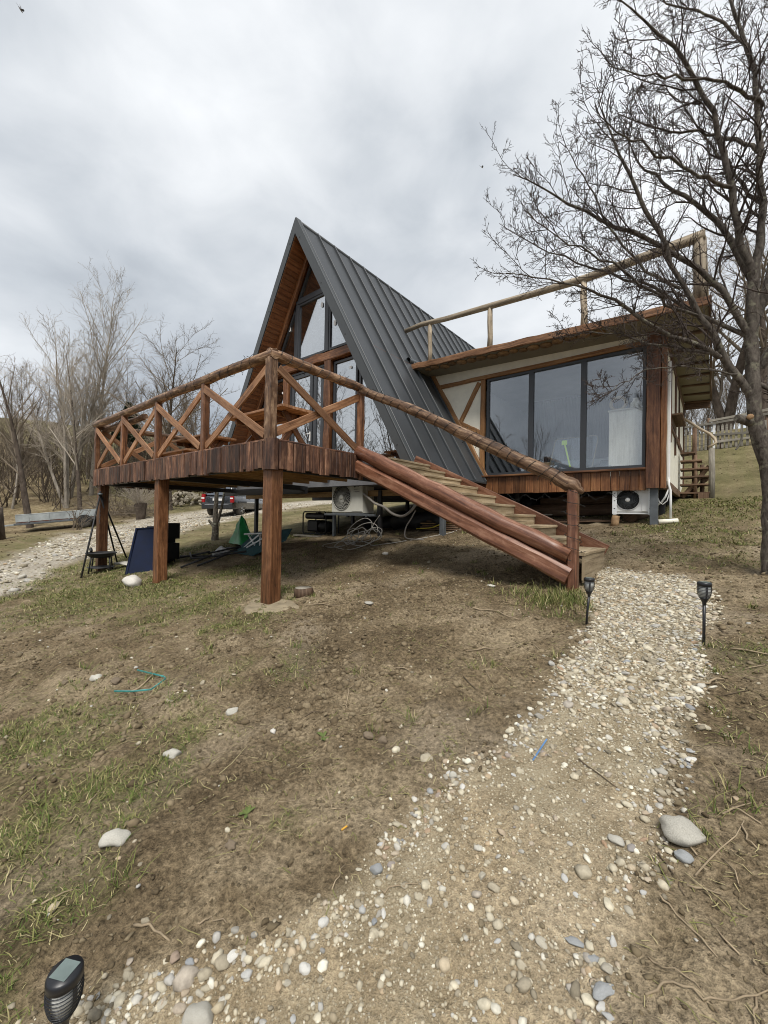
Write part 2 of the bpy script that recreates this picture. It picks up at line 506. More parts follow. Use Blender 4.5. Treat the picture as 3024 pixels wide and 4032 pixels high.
M_CPOST = wood('corner_post_wood', (.026, .011, .006), (.085, .036, .018), (.155, .075, .036), rough=.5)
M_SOFF = wood('soffit_planks', (.10, .036, .014), (.20, .082, .032), (.29, .135, .058), rough=.5, gs=(1., 24.), var=.25)
M_TREAD = wood('dirty_tread_wood', (.20, .145, .085), (.36, .28, .175), (.50, .41, .28), rough=.75, gs=(1.5, 30.))
M_JOIST = wood('joist_wood', (.22, .12, .045), (.36, .22, .095), (.46, .31, .15), rough=.7, var=.2)
M_GREYW = wood('grey_fence_wood', (.11, .098, .078), (.20, .182, .15), (.31, .285, .24), rough=.8, var=.35)
M_WHITEW = wood('white_fence_wood', (.5, .5, .48), (.68, .68, .66), (.8, .8, .78), rough=.7, var=.1, knots=False)
M_OLDW = wood('old_brown_wood', (.045, .025, .014), (.11, .066, .040), (.19, .125, .080), rough=.75)
M_CUT = wood('cut_log_end', (.13, .075, .035), (.25, .155, .08), (.36, .24, .135), rough=.8, gs=(8., 8.), knots=False)

def paint(name, col, rough=.5, metal=0., n_amt=.12, nscale=9., spec=.5, bmp=0., **kw):
    t = NT(name); p = t.obj()
    n = t.noise(p, nscale, 4., .6)
    c = t.mix(1.0, col, t.ramp(n, [(.3, 1 - n_amt), (.7, 1 + n_amt)]), 'MULTIPLY')
    r_ = t.math('ADD', t.math('MULTIPLY', n, .16), rough - .08)
    return t.bsdf(c, r_, metal, t.bump(t.noise(p, nscale * 6, 3.), bmp, .004) if bmp else None, spec, **kw)
M_ROOF = paint('charcoal_sheet_metal', (.043, .047, .051), .46, 0., .13, 1.6, .45, .10)
M_BARGE = paint('charcoal_trim_metal', (.052, .057, .060), .5, 0., .06, 3., .4)
M_FRAME = paint('anthracite_frame', (.034, .037, .042), .42, 0., .05, 6.)
M_STEEL = paint('grey_steel', (.10, .11, .118), .55, .2, .22, 7.)
M_BSTEEL = paint('black_steel', (.014, .014, .015), .55, 0., .3, 9.)
M_PLAST = paint('cream_plaster', (.82, .785, .665), .9, 0., .07, 5., .2, .35)
M_SOFW = paint('pale_soffit_board', (.235, .215, .17), .8, 0., .1, 3., .2)
M_ACW = paint('appliance_cream', (.58, .57, .50), .45, 0., .06, 5.)
M_ACW2 = paint('appliance_white', (.78, .78, .76), .4, 0., .05, 5.)
M_GALV = paint('white_bracket_metal', (.78, .79, .78), .4, .1, .06, 6.)
M_BLACK = paint('black_plastic', (.010, .0105, .012), .45, 0., .25, 12.)
M_TORCH = paint('torch_black_plastic', (.012, .013, .016), .38, 0., .2, 14.)
M_DIFF = paint('torch_diffuser', (.62, .63, .60), .4, 0., .05, 8.)
M_SOLAR = paint('solar_cell', (.13, .165, .155), .3, 0., .2, 20.)
M_BLUE = paint('navy_fabric', (.004, .010, .034), .7, 0., .2, 6., .3, .2)
M_GREEN = paint('green_plastic_sheet', (.012, .22, .06), .38, 0., .25, 5.)
M_TEAL = paint('teal_fabric', (.022, .075, .085), .8, 0., .25, 6., .3)
M_WHITEP = paint('white_plastic', (.75, .75, .73), .4, 0., .05, 5.)
M_CABLE = paint('white_cable', (.38, .36, .32), .55, 0., .12, 8.)
M_GREYH = paint('grey_hose', (.26, .235, .205), .65, 0., .12, 8.)
M_YELL = paint('yellow_hose', (.60, .47, .04), .5, 0., .1, 8.)
M_RED = paint('red_paint', (.38, .02, .018), .4, 0., .1, 8.)
M_TAIL = paint('red_lamp_glass', (.30, .010, .012), .15, 0., .12, 30.)
M_CARB = paint('black_car_paint', (.010, .011, .013), .16, 0., .1, 4., .6, Coat_Weight=1.0)
M_CARG = paint('grey_bumper', (.018, .019, .021), .5, 0., .12, 6.)
M_CHROME = paint('bright_metal', (.62, .63, .64), .25, .9, .08, 6.)
M_TYRE = paint('dusty_tyre', (.075, .067, .056), .9, 0., .35, 5.)
M_TRAIL = paint('galvanised_sheet', (.36, .385, .385), .5, .35, .25, 3.)
M_RUST = paint('rusty_inner_sheet', (.15, .055, .035), .8, 0., .3, 4.)
M_WIRE = paint('dark_wire', (.012, .012, .011), .6, 0., .2, 10.)
M_TURQ = paint('turquoise_strap', (.035, .22, .21), .5, 0., .6, 14.)
M_BLUP = paint('blue_plastic_strip', (.09, .19, .36), .5, 0., .2, 20.)
M_BUTT = paint('orange_paper', (.62, .34, .05), .8, 0., .1, 20.)
M_BIRDD = paint('dark_feathers', (.05, .05, .055), .8)
M_BIRDL = paint('pale_feathers', (.36, .36, .38), .8)
M_CONC = paint('sandy_concrete', (.26, .215, .145), .95, 0., .25, 9., .2, .8)
M_CABI = wood('pale_cabinet_wood', (.58, .54, .46), (.74, .70, .61), (.82, .79, .70), rough=.6, knots=False)
M_DARKIN = paint('dark_interior', (.16, .16, .165), .9, 0., .15, 2.)
M_BLIND = paint('grey_blind', (.30, .31, .33), .8, 0., .1, 4.)
M_SHEET = paint('white_sheet', (.72, .75, .76), .9, 0., .06, 6.)
M_CARD = paint('cardboard', (.30, .20, .105), .9, 0., .12, 7.)
M_LIME = paint('lime_plastic', (.42, .62, .12), .4, 0., .05, 7.)
M_TEXT = paint('dark_print', (.02, .02, .022), .6, 0., .0, 5.)
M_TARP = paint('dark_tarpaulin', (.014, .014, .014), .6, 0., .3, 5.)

def glass(name, tint, refl, rough=0.0):
    t = NT(name)
    tr = t.n('ShaderNodeBsdfTransparent', {'Color': tint})
    w_ = t.bump(t.noise(t.obj(), 1.3, 2., .5), .02, .02)
    gl = t.n('ShaderNodeBsdfGlossy', {'Color': (.95, .97, 1.0), 'Roughness': rough, 'Normal': w_})
    lw = t.n('ShaderNodeLayerWeight', {'Blend': .5})
    f = t.math('ADD', t.math('MULTIPLY', t.math('POWER', lw.outputs['Facing'], 4.), .55), refl)
    mx_ = t.n('ShaderNodeMixShader', {0: f, 1: tr, 2: gl})
    t.t.links.new(mx_.outputs[0], t.out.inputs[0])
    return t.m
M_GLASS = glass('window_glass', (.95, .97, .98), .15)
M_GLASSG = glass('gable_glass', (.75, .78, .78), .36)
M_CARGL = glass('car_glass', (.10, .11, .12), .3)
M_CLEAR = glass('clear_plastic', (.80, .84, .86), .08, .2)

def stone_mat(name, stops, attr=True, bmp=.5, rough=.85):
    t = NT(name)
    f = t.attr('rnd') if attr else t.rnd()
    c = t.ramp(f, stops)
    n = t.noise(t.pos() if attr else t.obj(), 38., 4., .65)
    c = t.mix(1.0, c, t.ramp(n, [(.3, .72), (.7, 1.2)]), 'MULTIPLY')
    return t.bsdf(c, rough, 0., t.bump(n, bmp, .004), .3)
PEB = [(0., (.18, .155, .11)), (.14, (.30, .26, .19)), (.40, (.44, .39, .29)), (.60, (.56, .51, .39)), (.70, (.40, .30, .19)), (.80, (.37, .355, .325)), (1., (.70, .66, .54))]
M_PEB = stone_mat('river_pebbles', PEB)
M_PEBO = stone_mat('river_pebble_single', [(0., (.24, .24, .24)), (.2, (.36, .33, .27)), (.45, (.50, .455, .36)), (.6, (.36, .245, .155)), (.72, (.27, .28, .29)), (1., (.62, .60, .55))], attr=False)
M_GRIT = stone_mat('sand_grit', [(0., (.20, .16, .10)), (.4, (.38, .32, .22)), (.8, (.52, .46, .34)), (1., (.64, .60, .49))])
M_CLOD = stone_mat('dirt_clods', [(0., (.085, .063, .036)), (.5, (.145, .112, .066)), (1., (.215, .172, .108))], rough=.95)
M_ROCKP = stone_mat('pale_rock', [(0., (.38, .36, .31)), (1., (.50, .48, .42))], attr=False)
M_ROCKW = stone_mat('white_rock', [(0., (.56, .53, .47)), (1., (.64, .61, .55))], attr=False)
M_ROCKG = stone_mat('grey_rock', [(0., (.24, .245, .245)), (1., (.34, .35, .35))], attr=False)
M_ROCKB = stone_mat('brown_rock', [(0., (.15, .115, .08)), (1., (.21, .165, .115))], attr=False)
M_PILE = stone_mat('heap_stone', [(0., (.24, .205, .15)), (.5, (.36, .315, .235)), (1., (.46, .41, .32))], attr=False)

def leaf_mat(name, stops, rough=.75, trans=True):
    t = NT(name)
    c = t.ramp(t.attr('rnd'), stops)
    return t.bsdf(c, rough, 0., None, .25)
M_GRASS = leaf_mat('short_grass', [(0., (.060, .090, .018)), (.35, (.110, .140, .034)), (.58, (.18, .185, .058)), (.76, (.29, .25, .115)), (1., (.42, .36, .20))])
M_LEAF = leaf_mat('fallen_leaves', [(0., (.08, .055, .032)), (.5, (.16, .115, .068)), (1., (.30, .235, .15))])
M_WEED = leaf_mat('weed_leaf', [(0., (.075, .105, .030)), (1., (.15, .18, .055))])

def bark(name, dark, light, lichen=None, sc=14.):
    t = NT(name); p = t.obj()
    n = t.noise(t.map(p, (1, 1, .45)), sc, 6., .65, .6)
    c = t.ramp(n, [(.35, dark), (.65, light)])
    if lichen:
        l_ = t.noise(p, sc * .55, 4., .6)
        c = t.mix(t.range(l_, .56, .68, 0., .85), c, lichen)
    return t.bsdf(c, .9, 0., t.bump(n, .7, .02), .2)
M_BARK = bark('plum_bark', (.040, .033, .027), (.145, .125, .105), (.21, .20, .145), 22.)
M_TWIG = paint('dark_twigs', (.062, .048, .041), .85, 0., .3, 3., .25)
M_TRUNKF = bark('grey_far_bark', (.16, .14, .115), (.38, .335, .275), None, 2.5)
M_TWIGF = paint('pale_far_twigs', (.34, .295, .24), .9, 0., .25, .6, .15)
M_TWIGM = paint('brown_far_twigs', (.17, .138, .104), .9, 0., .25, .6, .15)
M_TWIGD = paint('dark_undergrowth_twigs', (.105, .082, .060), .9, 0., .35, .5, .15)
M_TRUNKD = bark('dark_far_bark', (.045, .034, .026), (.12, .095, .075), None, 5.)
M_STICK = paint('dry_stick', (.30, .235, .155), .85, 0., .3, 12., .2, .4)
M_STICKD = paint('dark_stick', (.13, .098, .066), .85, 0., .3, 12., .2, .4)
M_CONIF = leaf_mat('conifer_needles', [(0., (.012, .022, .010)), (1., (.038, .050, .022))])

def ground_mat():
    t = NT('soil_grass_gravel'); p = t.pos()
    a_path, a_grass, a_road, a_leaf = t.attr('path'), t.attr('grass'), t.attr('road'), t.attr('leaf')
    n_big = t.noise(p, 1.1, 5., .6); n_mid = t.noise(p, 6.5, 5., .65); n_fine = t.noise(p, 42., 4., .7); n_grit = t.noise(p, 150., 3., .7)
    f = t.math('ADD', t.math('MULTIPLY', n_big, .55), t.math('ADD', t.math('MULTIPLY', n_mid, .30), t.math('MULTIPLY', n_fine, .15)))
    dirt = t.ramp(f, [(.38, (.080, .058, .033)), (.49, (.165, .124, .074)), (.60, (.28, .222, .142))])
    n_pat = t.noise(t.map(p, (1, 1, 1), (3.3, 7.1, 0)), .75, 4., .6, .3)
    dirt = t.mix(t.range(n_pat, .52, .66, 0., .65), dirt, (.30, .245, .172))
    dirt = t.mix(1., dirt, t.ramp(t.math('ADD', t.math('MULTIPLY', n_fine, .65), t.math('MULTIPLY', n_grit, .35)), [(.36, .45), (.5, 1.0), (.64, 1.6)]), 'MULTIPLY')
    sand = t.ramp(t.math('ADD', t.math('MULTIPLY', n_grit, .55), t.math('MULTIPLY', n_mid, .45)), [(.33, (.18, .138, .082)), (.5, (.32, .262, .170)), (.66, (.47, .41, .295))])
    vor = t.n('ShaderNodeTexVoronoi', {'Vector': p, 'Scale': 75.})
    sand = t.mix(t.range(vor.outputs['Distance'], .32, .2, 0., .7), sand, t.ramp(vor.outputs['Color'], [(.2, (.30, .26, .18)), (.8, (.60, .55, .43))]))
    sand = t.mix(t.range(n_big, .50, .62, 0., .75), sand, t.mix(1., dirt, (1.5, 1.5, 1.5), 'MULTIPLY'))
    gr = t.ramp(t.math('ADD', t.math('MULTIPLY', n_fine, .6), t.math('MULTIPLY', n_big, .4)), [(.35, (.060, .056, .022)), (.5, (.125, .118, .048)), (.66, (.23, .20, .10))])
    straw = t.ramp(t.math('ADD', t.math('MULTIPLY', n_mid, .6), t.math('MULTIPLY', n_big, .4)), [(.38, (.10, .072, .042)), (.5, (.20, .152, .088)), (.62, (.31, .25, .15))])
    road = t.ramp(t.math('ADD', t.math('MULTIPLY', t.noise(p, 16., 5., .7), .6), t.math('MULTIPLY', n_big, .4)), [(.38, (.19, .16, .12)), (.5, (.38, .34, .275)), (.62, (.55, .51, .43))])
    c = t.mix(t.math('MULTIPLY', a_grass, .6), dirt, gr)
    c = t.mix(a_leaf, c, t.mix(t.math('MULTIPLY', a_grass, .85), straw, gr))
    c = t.mix(a_road, c, road)
    c = t.mix(a_path, c, sand)
    h = t.math('ADD', t.math('MULTIPLY', n_mid, .8), t.math('ADD', t.math('MULTIPLY', n_fine, .45), t.math('MULTIPLY', n_grit, .16)))
    return t.bsdf(c, .95, 0., t.bump(h, 1.0, .045), .15)
M_GROUND = ground_mat()
M_GROUNDC = stone_mat('turned_soil', [(0., (.10, .074, .043)), (.5, (.165, .125, .075)), (1., (.235, .185, .115))], rough=.97)
# ------------------------------------------------------------------ ground
def axis_pts(lo, a, b, hi, step, far):
    mid = np.arange(a, b + 1e-6, step)
    def side(d):
        o = [0.]; st = step
        while o[-1] < d:
            st = min(st * 1.16, far); o.append(o[-1] + st)
        return np.array(o[1:])
    return np.concatenate([(a - side(a - lo))[::-1], mid, b + side(hi - b)])
gx = axis_pts(-140, -5.5, 5.6, 90, .037, 3.5)
gy = axis_pts(-60, -3.6, 5.2, 130, .037, 3.5)
GX, GY = np.meshgrid(gx, gy)
fx_, fy_ = GX.ravel(), GY.ravel()
a_p = path_mask(fx_, fy_); a_g = grass_mask(fx_, fy_); a_r = road_mask(fx_, fy_)
a_l = np.clip(np.maximum(ss(-4.5, -9, fx_) * .85, ss(3.5, 7, fy_) * .85 * ss(2.5, 3.6, fx_)) * (.55 + .9 * fbm(fx_ * .7, fy_ * .7, 61, 3)), 0, 1) * (1 - a_p)
gzv = gbase(fx_, fy_) + relief(fx_, fy_)
nx_, ny_ = len(gx), len(gy)
ii = np.arange(nx_ * ny_).reshape(ny_, nx_)
gq = np.stack([ii[:-1, :-1], ii[:-1, 1:], ii[1:, 1:], ii[1:, :-1]], -1).reshape(-1, 4)
go = link('ground', mesh_np('ground', np.stack([fx_, fy_, gzv], 1), gq, None, M_GROUND, None, True, {'path': a_p, 'grass': a_g, 'road': a_r, 'leaf': a_l}))
tag(go, kind='structure')

# ------------------------------------------------------------------ instanced bits
def ico(sub):
    t = (1 + 5 ** .5) / 2
    v = np.array([(-1,t,0),(1,t,0),(-1,-t,0),(1,-t,0),(0,-1,t),(0,1,t),(0,-1,-t),(0,1,-t),(t,0,-1),(t,0,1),(-t,0,-1),(-t,0,1)], float)
    f = [(0,11,5),(0,5,1),(0,1,7),(0,7,10),(0,10,11),(1,5,9),(5,11,4),(11,10,2),(10,7,6),(7,1,8),(3,9,4),(3,4,2),(3,2,6),(3,6,8),(3,8,9),(4,9,5),(2,4,11),(6,2,10),(8,6,7),(9,8,1)]
    v /= np.linalg.norm(v[0])
    for _ in range(sub):
        v = list(map(tuple, v)); c = {}; nf = []
        def md(a, b):
            k_ = (min(a, b), max(a, b))
            if k_ not in c:
                q = (np.array(v[a]) + np.array(v[b])) / 2; q /= np.linalg.norm(q); c[k_] = len(v); v.append(tuple(q))
            return c[k_]
        for a, b, d in f:
            x, y, z = md(a, b), md(b, d), md(d, a)
            nf += [(a, x, z), (b, y, x), (d, z, y), (x, y, z)]
        v = np.array(v); f = nf
    return np.array(v), np.array(f)
ICO0, ICO1 = ico(0), ico(1)
def rotmats(n, tilt=.35):
    a = rng.uniform(0, 6.283, n); b = rng.normal(0, tilt, n); c = rng.normal(0, tilt, n)
    ca, sa, cb, sb, cc, sc = np.cos(a), np.sin(a), np.cos(b), np.sin(b), np.cos(c), np.sin(c)
    Z0, O = np.zeros(n), np.ones(n)
    Rz = np.stack([ca, -sa, Z0, sa, ca, Z0, Z0, Z0, O], 1).reshape(n, 3, 3)
    Rx = np.stack([O, Z0, Z0, Z0, cb, -sb, Z0, sb, cb], 1).reshape(n, 3, 3)
    Ry = np.stack([cc, Z0, sc, Z0, O, Z0, -sc, Z0, cc], 1).reshape(n, 3, 3)
    return Rx @ Ry @ Rz
def scatter(name, pts, size, base, mat, flat=(.8, .5), sink=.25, rough=.12, tilt=.3, label=None):
    n = len(pts); bv, bf = base
    zz = gz(pts[:, 0], pts[:, 1])
    sc = np.stack([size, size * rng.uniform(flat[0] - .15, flat[0] + .2, n), size * rng.uniform(flat[1] - .15, flat[1] + .2, n)], 1)
    V = bv[None] * (1 + rng.normal(0, rough, (n, len(bv), 1)))
    V = V * sc[:, None]
    V = np.einsum('nij,nkj->nki', rotmats(n, tilt), V)
    V[:, :, 0] += pts[:, 0:1]; V[:, :, 1] += pts[:, 1:2]
    V[:, :, 2] += (zz + sc[:, 2] * (1 - 2 * sink))[:, None]
    F = (bf[None] + (np.arange(n) * len(bv))[:, None, None]).reshape(-1, 3)
    o = link(name, mesh_np(name, V.reshape(-1, 3), None, F, mat, np.repeat(rng.uniform(0, 1, n), len(bv)), len(bv) > 20))
    return tag(o, label, None, None, 'stuff')
def polar(n, d0, d1, a0=-52, a1=52, pw=1.0):
    """points in front of the place where one stands on the path, thinning with distance"""
    a = YAW + np.radians(rng.uniform(a0, a1, n))
    d = d0 + (d1 - d0) * rng.uniform(0, 1, n) ** pw
    return np.stack([CAM[0] + d * np.cos(a), CAM[1] + d * np.sin(a)], 1)
def rect(n, x0, x1, y0, y1):
    return np.stack([rng.uniform(x0, x1, n), rng.uniform(y0, y1, n)], 1)
# upper path: covered in pale flat stones
p = rect(36000, 3.0, 4.7, -1.0, 3.0); pm = path_mask(p[:, 0], p[:, 1])
keep = rng.uniform(0, 1, len(p)) < pm * (.22 + .78 * ss(-1.0, .4, p[:, 1])) * (.45 + .9 * fbm(p[:, 0] * 2.5, p[:, 1] * 2.5, 71, 3))
p = p[keep]
hf = len(p) * 3 // 10
scatter('path_gravel', p[:hf], rng.lognormal(math.log(.0138), .36, hf), ICO1, M_PEB, (.75, .38), .35, label='pale flat river gravel covering the upper path')
scatter('path_gravel', p[hf:], rng.lognormal(math.log(.0072), .36, len(p) - hf), ICO0, M_PEB, (.8, .45), .3, label='finer pale gravel filling the upper path')
# lower path: sandy grit with stones along both edges
p = rect(28000, 2.6, 4.4, -3.0, .6); pm = path_mask(p[:, 0], p[:, 1])
p = p[rng.uniform(0, 1, len(p)) < pm * (.25 + 1.1 * fbm(p[:, 0] * 4, p[:, 1] * 4, 73, 3)) * ss(.9, -.6, p[:, 1])]
scatter('path_grit', p, rng.lognormal(math.log(.0036), .45, len(p)), ICO0, M_GRIT, (.8, .6), .3, label='fine sandy grit trodden into the lower path')
p = rect(17000, 2.6, 4.6, -3.0, .4)
sdp = poly_sd(PATH_POLY, p[:, 0], p[:, 1]) + (fbm(p[:, 0] * 4, p[:, 1] * 4, 5, 3) - .5) * .2
pr = np.exp(-((sdp - .03) / .07) ** 2) * .75 * (fbm(p[:, 0] * 5, p[:, 1] * 5, 79, 2) > .44) + (sdp > 0) * (.09 + .16 * ss(-1.2, -1.8, p[:, 1]))
p = p[rng.uniform(0, 1, len(p)) < pr]
scatter('edge_gravel', p, rng.lognormal(math.log(.0085), .42, len(p)), ICO1, M_PEB, (.75, .5), .36, label='rounded mixed gravel gathered along the lower path edges')
# dirt crumbs
p = polar(38000, .7, 9); g_ = grass_mask(p[:, 0], p[:, 1]); pm = path_mask(p[:, 0], p[:, 1])
p = p[(rng.uniform(0, 1, len(p)) < (1 - pm) * (1 - .8 * g_) * (.2 + 1.1 * fbm(p[:, 0] * 3, p[:, 1] * 3, 83, 3) ** 2)) & (p[:, 0] > -4)]
dd = np.hypot(p[:, 0] - CAM[0], p[:, 1] - CAM[1])
scatter('dirt_crumbs', p, rng.lognormal(math.log(.0052), .45, len(p)) * (.7 + .17 * dd), ICO0, M_CLOD, (.85, .6), .35, .3, label='loose crumbs and clods of brown soil')
p = np.concatenate([np.stack([rng.normal(1.9, 1.0, 3600), rng.normal(-.2, 1.0, 3600)], 1), polar(1500, 1, 6)]); pm = path_mask(p[:, 0], p[:, 1])
p = p[rng.uniform(0, 1, len(p)) < (1 - pm) * (1 - grass_mask(p[:, 0], p[:, 1])) * (.1 + 1.5 * (fbm(p[:, 0] * 1.6, p[:, 1] * 1.6, 107, 3) > .5)) * ss(1.7, 3.0, np.hypot(p[:, 0] - CAM[0], p[:, 1] - CAM[1]))]
scatter('soil_lumps', p, np.minimum(rng.lognormal(math.log(.015), .45, len(p)), .032), ICO0, M_GROUNDC, (.85, .55), .42, .16, .5, label='rough lumps of turned brown soil')
p = polar(2600, .8, 9); pm = path_mask(p[:, 0], p[:, 1])
p = p[rng.uniform(0, 1, len(p)) < (1 - pm) * (.12 + .5 * (fbm(p[:, 0] * 2, p[:, 1] * 2, 87, 3) > .55))]
scatter('scattered_stones', p, rng.lognormal(math.log(.0085), .5, len(p)), ICO1, M_PEB, (.75, .5), .35, label='small pale stones scattered over the soil')
# driveway gravel
p = np.concatenate([rect(9000, -16, -3.5, -4, 7), rect(7000, -24, -8, 0, 14)])
p = p[rng.uniform(0, 1, len(p)) < road_mask(p[:, 0], p[:, 1]) * (.2 + fbm(p[:, 0], p[:, 1], 91, 3))]
scatter('driveway_gravel', p, rng.lognormal(math.log(.03), .45, len(p)), ICO0, M_PEB, (.8, .45), .25, label='coarse pale gravel on the driveway')

# ------------------------------------------------------------------ grass
# straw bits pressed into the soil
def straws(name, p, L, r_, mat, label):
    n = len(p); a = rng.uniform(0, 6.283, n); d = np.stack([np.cos(a), np.sin(a), rng.normal(.04, .12, n)], 1) * L[:, None] / 2
    c = np.stack([p[:, 0], p[:, 1], gz(p[:, 0], p[:, 1]) + .004], 1); o_ = np.stack([-np.sin(a), np.cos(a), np.zeros(n)], 1) * r_[:, None]
    k_ = np.stack([rng.normal(0, .12, n) * L, rng.normal(0, .12, n) * L, rng.uniform(0, .1, n) * L], 1)
    V = np.stack([c - d + o_, c - d - o_, c + k_ + o_, c + k_ - o_, c + d + o_ * .5, c + d - o_ * .5], 1)
    b = (np.arange(n) * 6)[:, None]
    tag(link(name, mesh_np(name, V.reshape(-1, 3), np.concatenate([b + [[0, 1, 3, 2]], b + [[2, 3, 5, 4]]]), None, mat, np.repeat(rng.uniform(.5, 1, n), 6))), label, kind='stuff')
p = polar(9000, .8, 9)
p = p[rng.uniform(0, 1, len(p)) < (1 - path_mask(p[:, 0], p[:, 1])) * (.15 + .9 * (fbm(p[:, 0] * 2.2, p[:, 1] * 2.2, 99, 3) > .47))]
dd = np.hypot(p[:, 0] - CAM[0], p[:, 1] - CAM[1])
straws('straw_litter', p, rng.lognormal(math.log(.04), .5, len(p)), (.0007 + .0005 * dd), M_GRASS, 'pale dry straw bits pressed into the soil')
def blades(name, p, hgt, wid, mat, lean=.7, label=None, droop=.5):
    n = len(p)
    z0 = gz(p[:, 0], p[:, 1]) - .004
    a = rng.uniform(0, 6.283, n); L = np.abs(rng.normal(lean, .35, n))
    dx, dy = np.cos(a), np.sin(a)
    ox, oy = -dy * wid / 2, dx * wid / 2
    V = np.zeros((n, 5, 3))
    def at(t, k_):
        r_ = hgt * L * (t ** 1.6)
        return p[:, 0] + dx * r_, p[:, 1] + dy * r_, z0 + hgt * (t - droop * L * t * t * .55)
    for q, (t, s_) in enumerate(((0, 1), (0, -1), (.55, .8), (.55, -.8), (1, 0))):
        x, y, z = at(t, s_)
        V[:, q, 0] = x + ox * s_; V[:, q, 1] = y + oy * s_; V[:, q, 2] = z
    b = (np.arange(n) * 5)[:, None]
    Q = b + np.array([[0, 1, 3, 2]]); T = b + np.array([[2, 3, 4]])
    o = link(name, mesh_np(name, V.reshape(-1, 3), Q, T, mat, np.repeat(np.clip(rng.normal(.5, .27, n), 0, 1), 5)))
    return tag(o, label, None, None, 'stuff')
p = polar(420000, .75, 13, pw=1.15)
gm = grass_mask(p[:, 0], p[:, 1])
p = p[rng.uniform(0, 1, len(p)) < gm ** 1.3 * .95]
dd = np.hypot(p[:, 0] - CAM[0], p[:, 1] - CAM[1])
blades('grass', p, rng.lognormal(math.log(.024), .42, len(p)) * (.85 + .05 * dd), .0022 + .0009 * dd, M_GRASS, 1.15, 'thin short winter grass in green and straw tufts')
# loose tufts
tuft = np.concatenate([polar(330, .8, 6), polar(260, 3, 10)])
tuft = tuft[(path_mask(tuft[:, 0], tuft[:, 1]) < .2) & (rng.uniform(0, 1, len(tuft)) < .15 + grass_mask(tuft[:, 0], tuft[:, 1]))]
p = np.repeat(tuft, 26, 0) + rng.normal(0, .028, (len(tuft) * 26, 2))
dd = np.hypot(p[:, 0] - CAM[0], p[:, 1] - CAM[1])
blades('grass_tufts', p, rng.lognormal(math.log(.055), .35, len(p)), .0024 + .0008 * dd, M_GRASS, .75, 'longer green grass tufts dotted over the soil')
p = np.array([(3.2, 1.35)]) + rng.normal(0, .22, (1500, 2)) * np.array([[1.3, .9]])
p = p[path_mask(p[:, 0], p[:, 1]) < .5]
blades('foot_grass', p, rng.lognormal(math.log(.085), .3, len(p)), np.full(len(p), .006), M_GRASS, .8, 'long green grass at the foot of the stairs')
# leaf litter right and left
p = np.concatenate([rect(5200, 2.6, 9, 2.8, 22), rect(900, 4.2, 5.2, -2, 2.8), rect(3500, -30, -9, -2, 16)])
p = p[rng.uniform(0, 1, len(p)) < (1 - path_mask(p[:, 0], p[:, 1])) * (1 - road_mask(p[:, 0], p[:, 1])) * (.3 + .8 * fbm(p[:, 0] * 1.2, p[:, 1] * 1.2, 95, 3))]
n = len(p); sz = rng.lognormal(math.log(.021), .35, n) * (1 + .9 * (p[:, 0] < -8)) * np.where((p[:, 1] < 2.8) & (p[:, 0] > 0), .42, 1.)
lv = np.array([(-1, 0, .3), (-.1, .42, .12), (1, 0, .35), (.1, -.38, .2)], float)
V = np.einsum('nij,nkj->nki', rotmats(n, .5), lv[None] * sz[:, None, None])
V += np.stack([p[:, 0], p[:, 1], gz(p[:, 0], p[:, 1]) + .008], 1)[:, None]
b = (np.arange(n) * 4)[:, None]
tag(link('fallen_leaves', mesh_np('fallen_leaves', V.reshape(-1, 3), None, np.concatenate([b + [[0, 1, 2]], b + [[0, 2, 3]]]), M_LEAF, np.repeat(rng.uniform(0, 1, n), 4))), 'dry brown leaves scattered on the slope', kind='stuff')
# ------------------------------------------------------------------ trees
def tube_batch(P, R, sides):
    """P (N,K,3), R (N,K) -> verts, quads"""
    N_, K, _ = P.shape
    T = np.zeros_like(P)
    T[:, 1:-1] = P[:, 2:] - P[:, :-2]; T[:, 0] = P[:, 1] - P[:, 0]; T[:, -1] = P[:, -1] - P[:, -2]
    T /= np.linalg.norm(T, axis=2, keepdims=True) + 1e-9
    ref = np.where(np.abs(T[:, :1, 2:3]) > .9, np.array([1., 0, 0]), np.array([0, 0, 1.]))
    A = np.cross(T, np.broadcast_to(ref, T.shape)); A /= np.linalg.norm(A, axis=2, keepdims=True) + 1e-9
    B = np.cross(T, A)
    an = np.arange(sides) * 2 * np.pi / sides
    V = P[:, :, None] + R[:, :, None, None] * (np.cos(an)[None, None, :, None] * A[:, :, None] + np.sin(an)[None, None, :, None] * B[:, :, None])
    idx = np.arange(N_ * K * sides).reshape(N_, K, sides)
    a = idx[:, :-1]; c = idx[:, 1:]
    Q = np.stack([a, np.roll(a, -1, 2), np.roll(c, -1, 2), c], -1).reshape(-1, 4)
    return V.reshape(-1, 3), Q
def resample(pts, rad, K, wob=0.0, g=rng):
    P = np.array(pts, float); n = len(P)
    d = np.concatenate([[0], np.cumsum(np.linalg.norm(np.diff(P, axis=0), axis=1))])
    t = np.linspace(0, d[-1], K)
    out = np.stack([np.interp(t, d, P[:, i]) for i in range(3)], 1)
    # smooth
    for _ in range(2):
        out[1:-1] = (out[:-2] + 2 * out[1:-1] + out[2:]) / 4
    if wob: out[1:-1] += g.normal(0, wob, (K - 2, 3))
    rr = np.interp(t, d, np.linspace(rad[0], rad[1], n))
    return out, rr
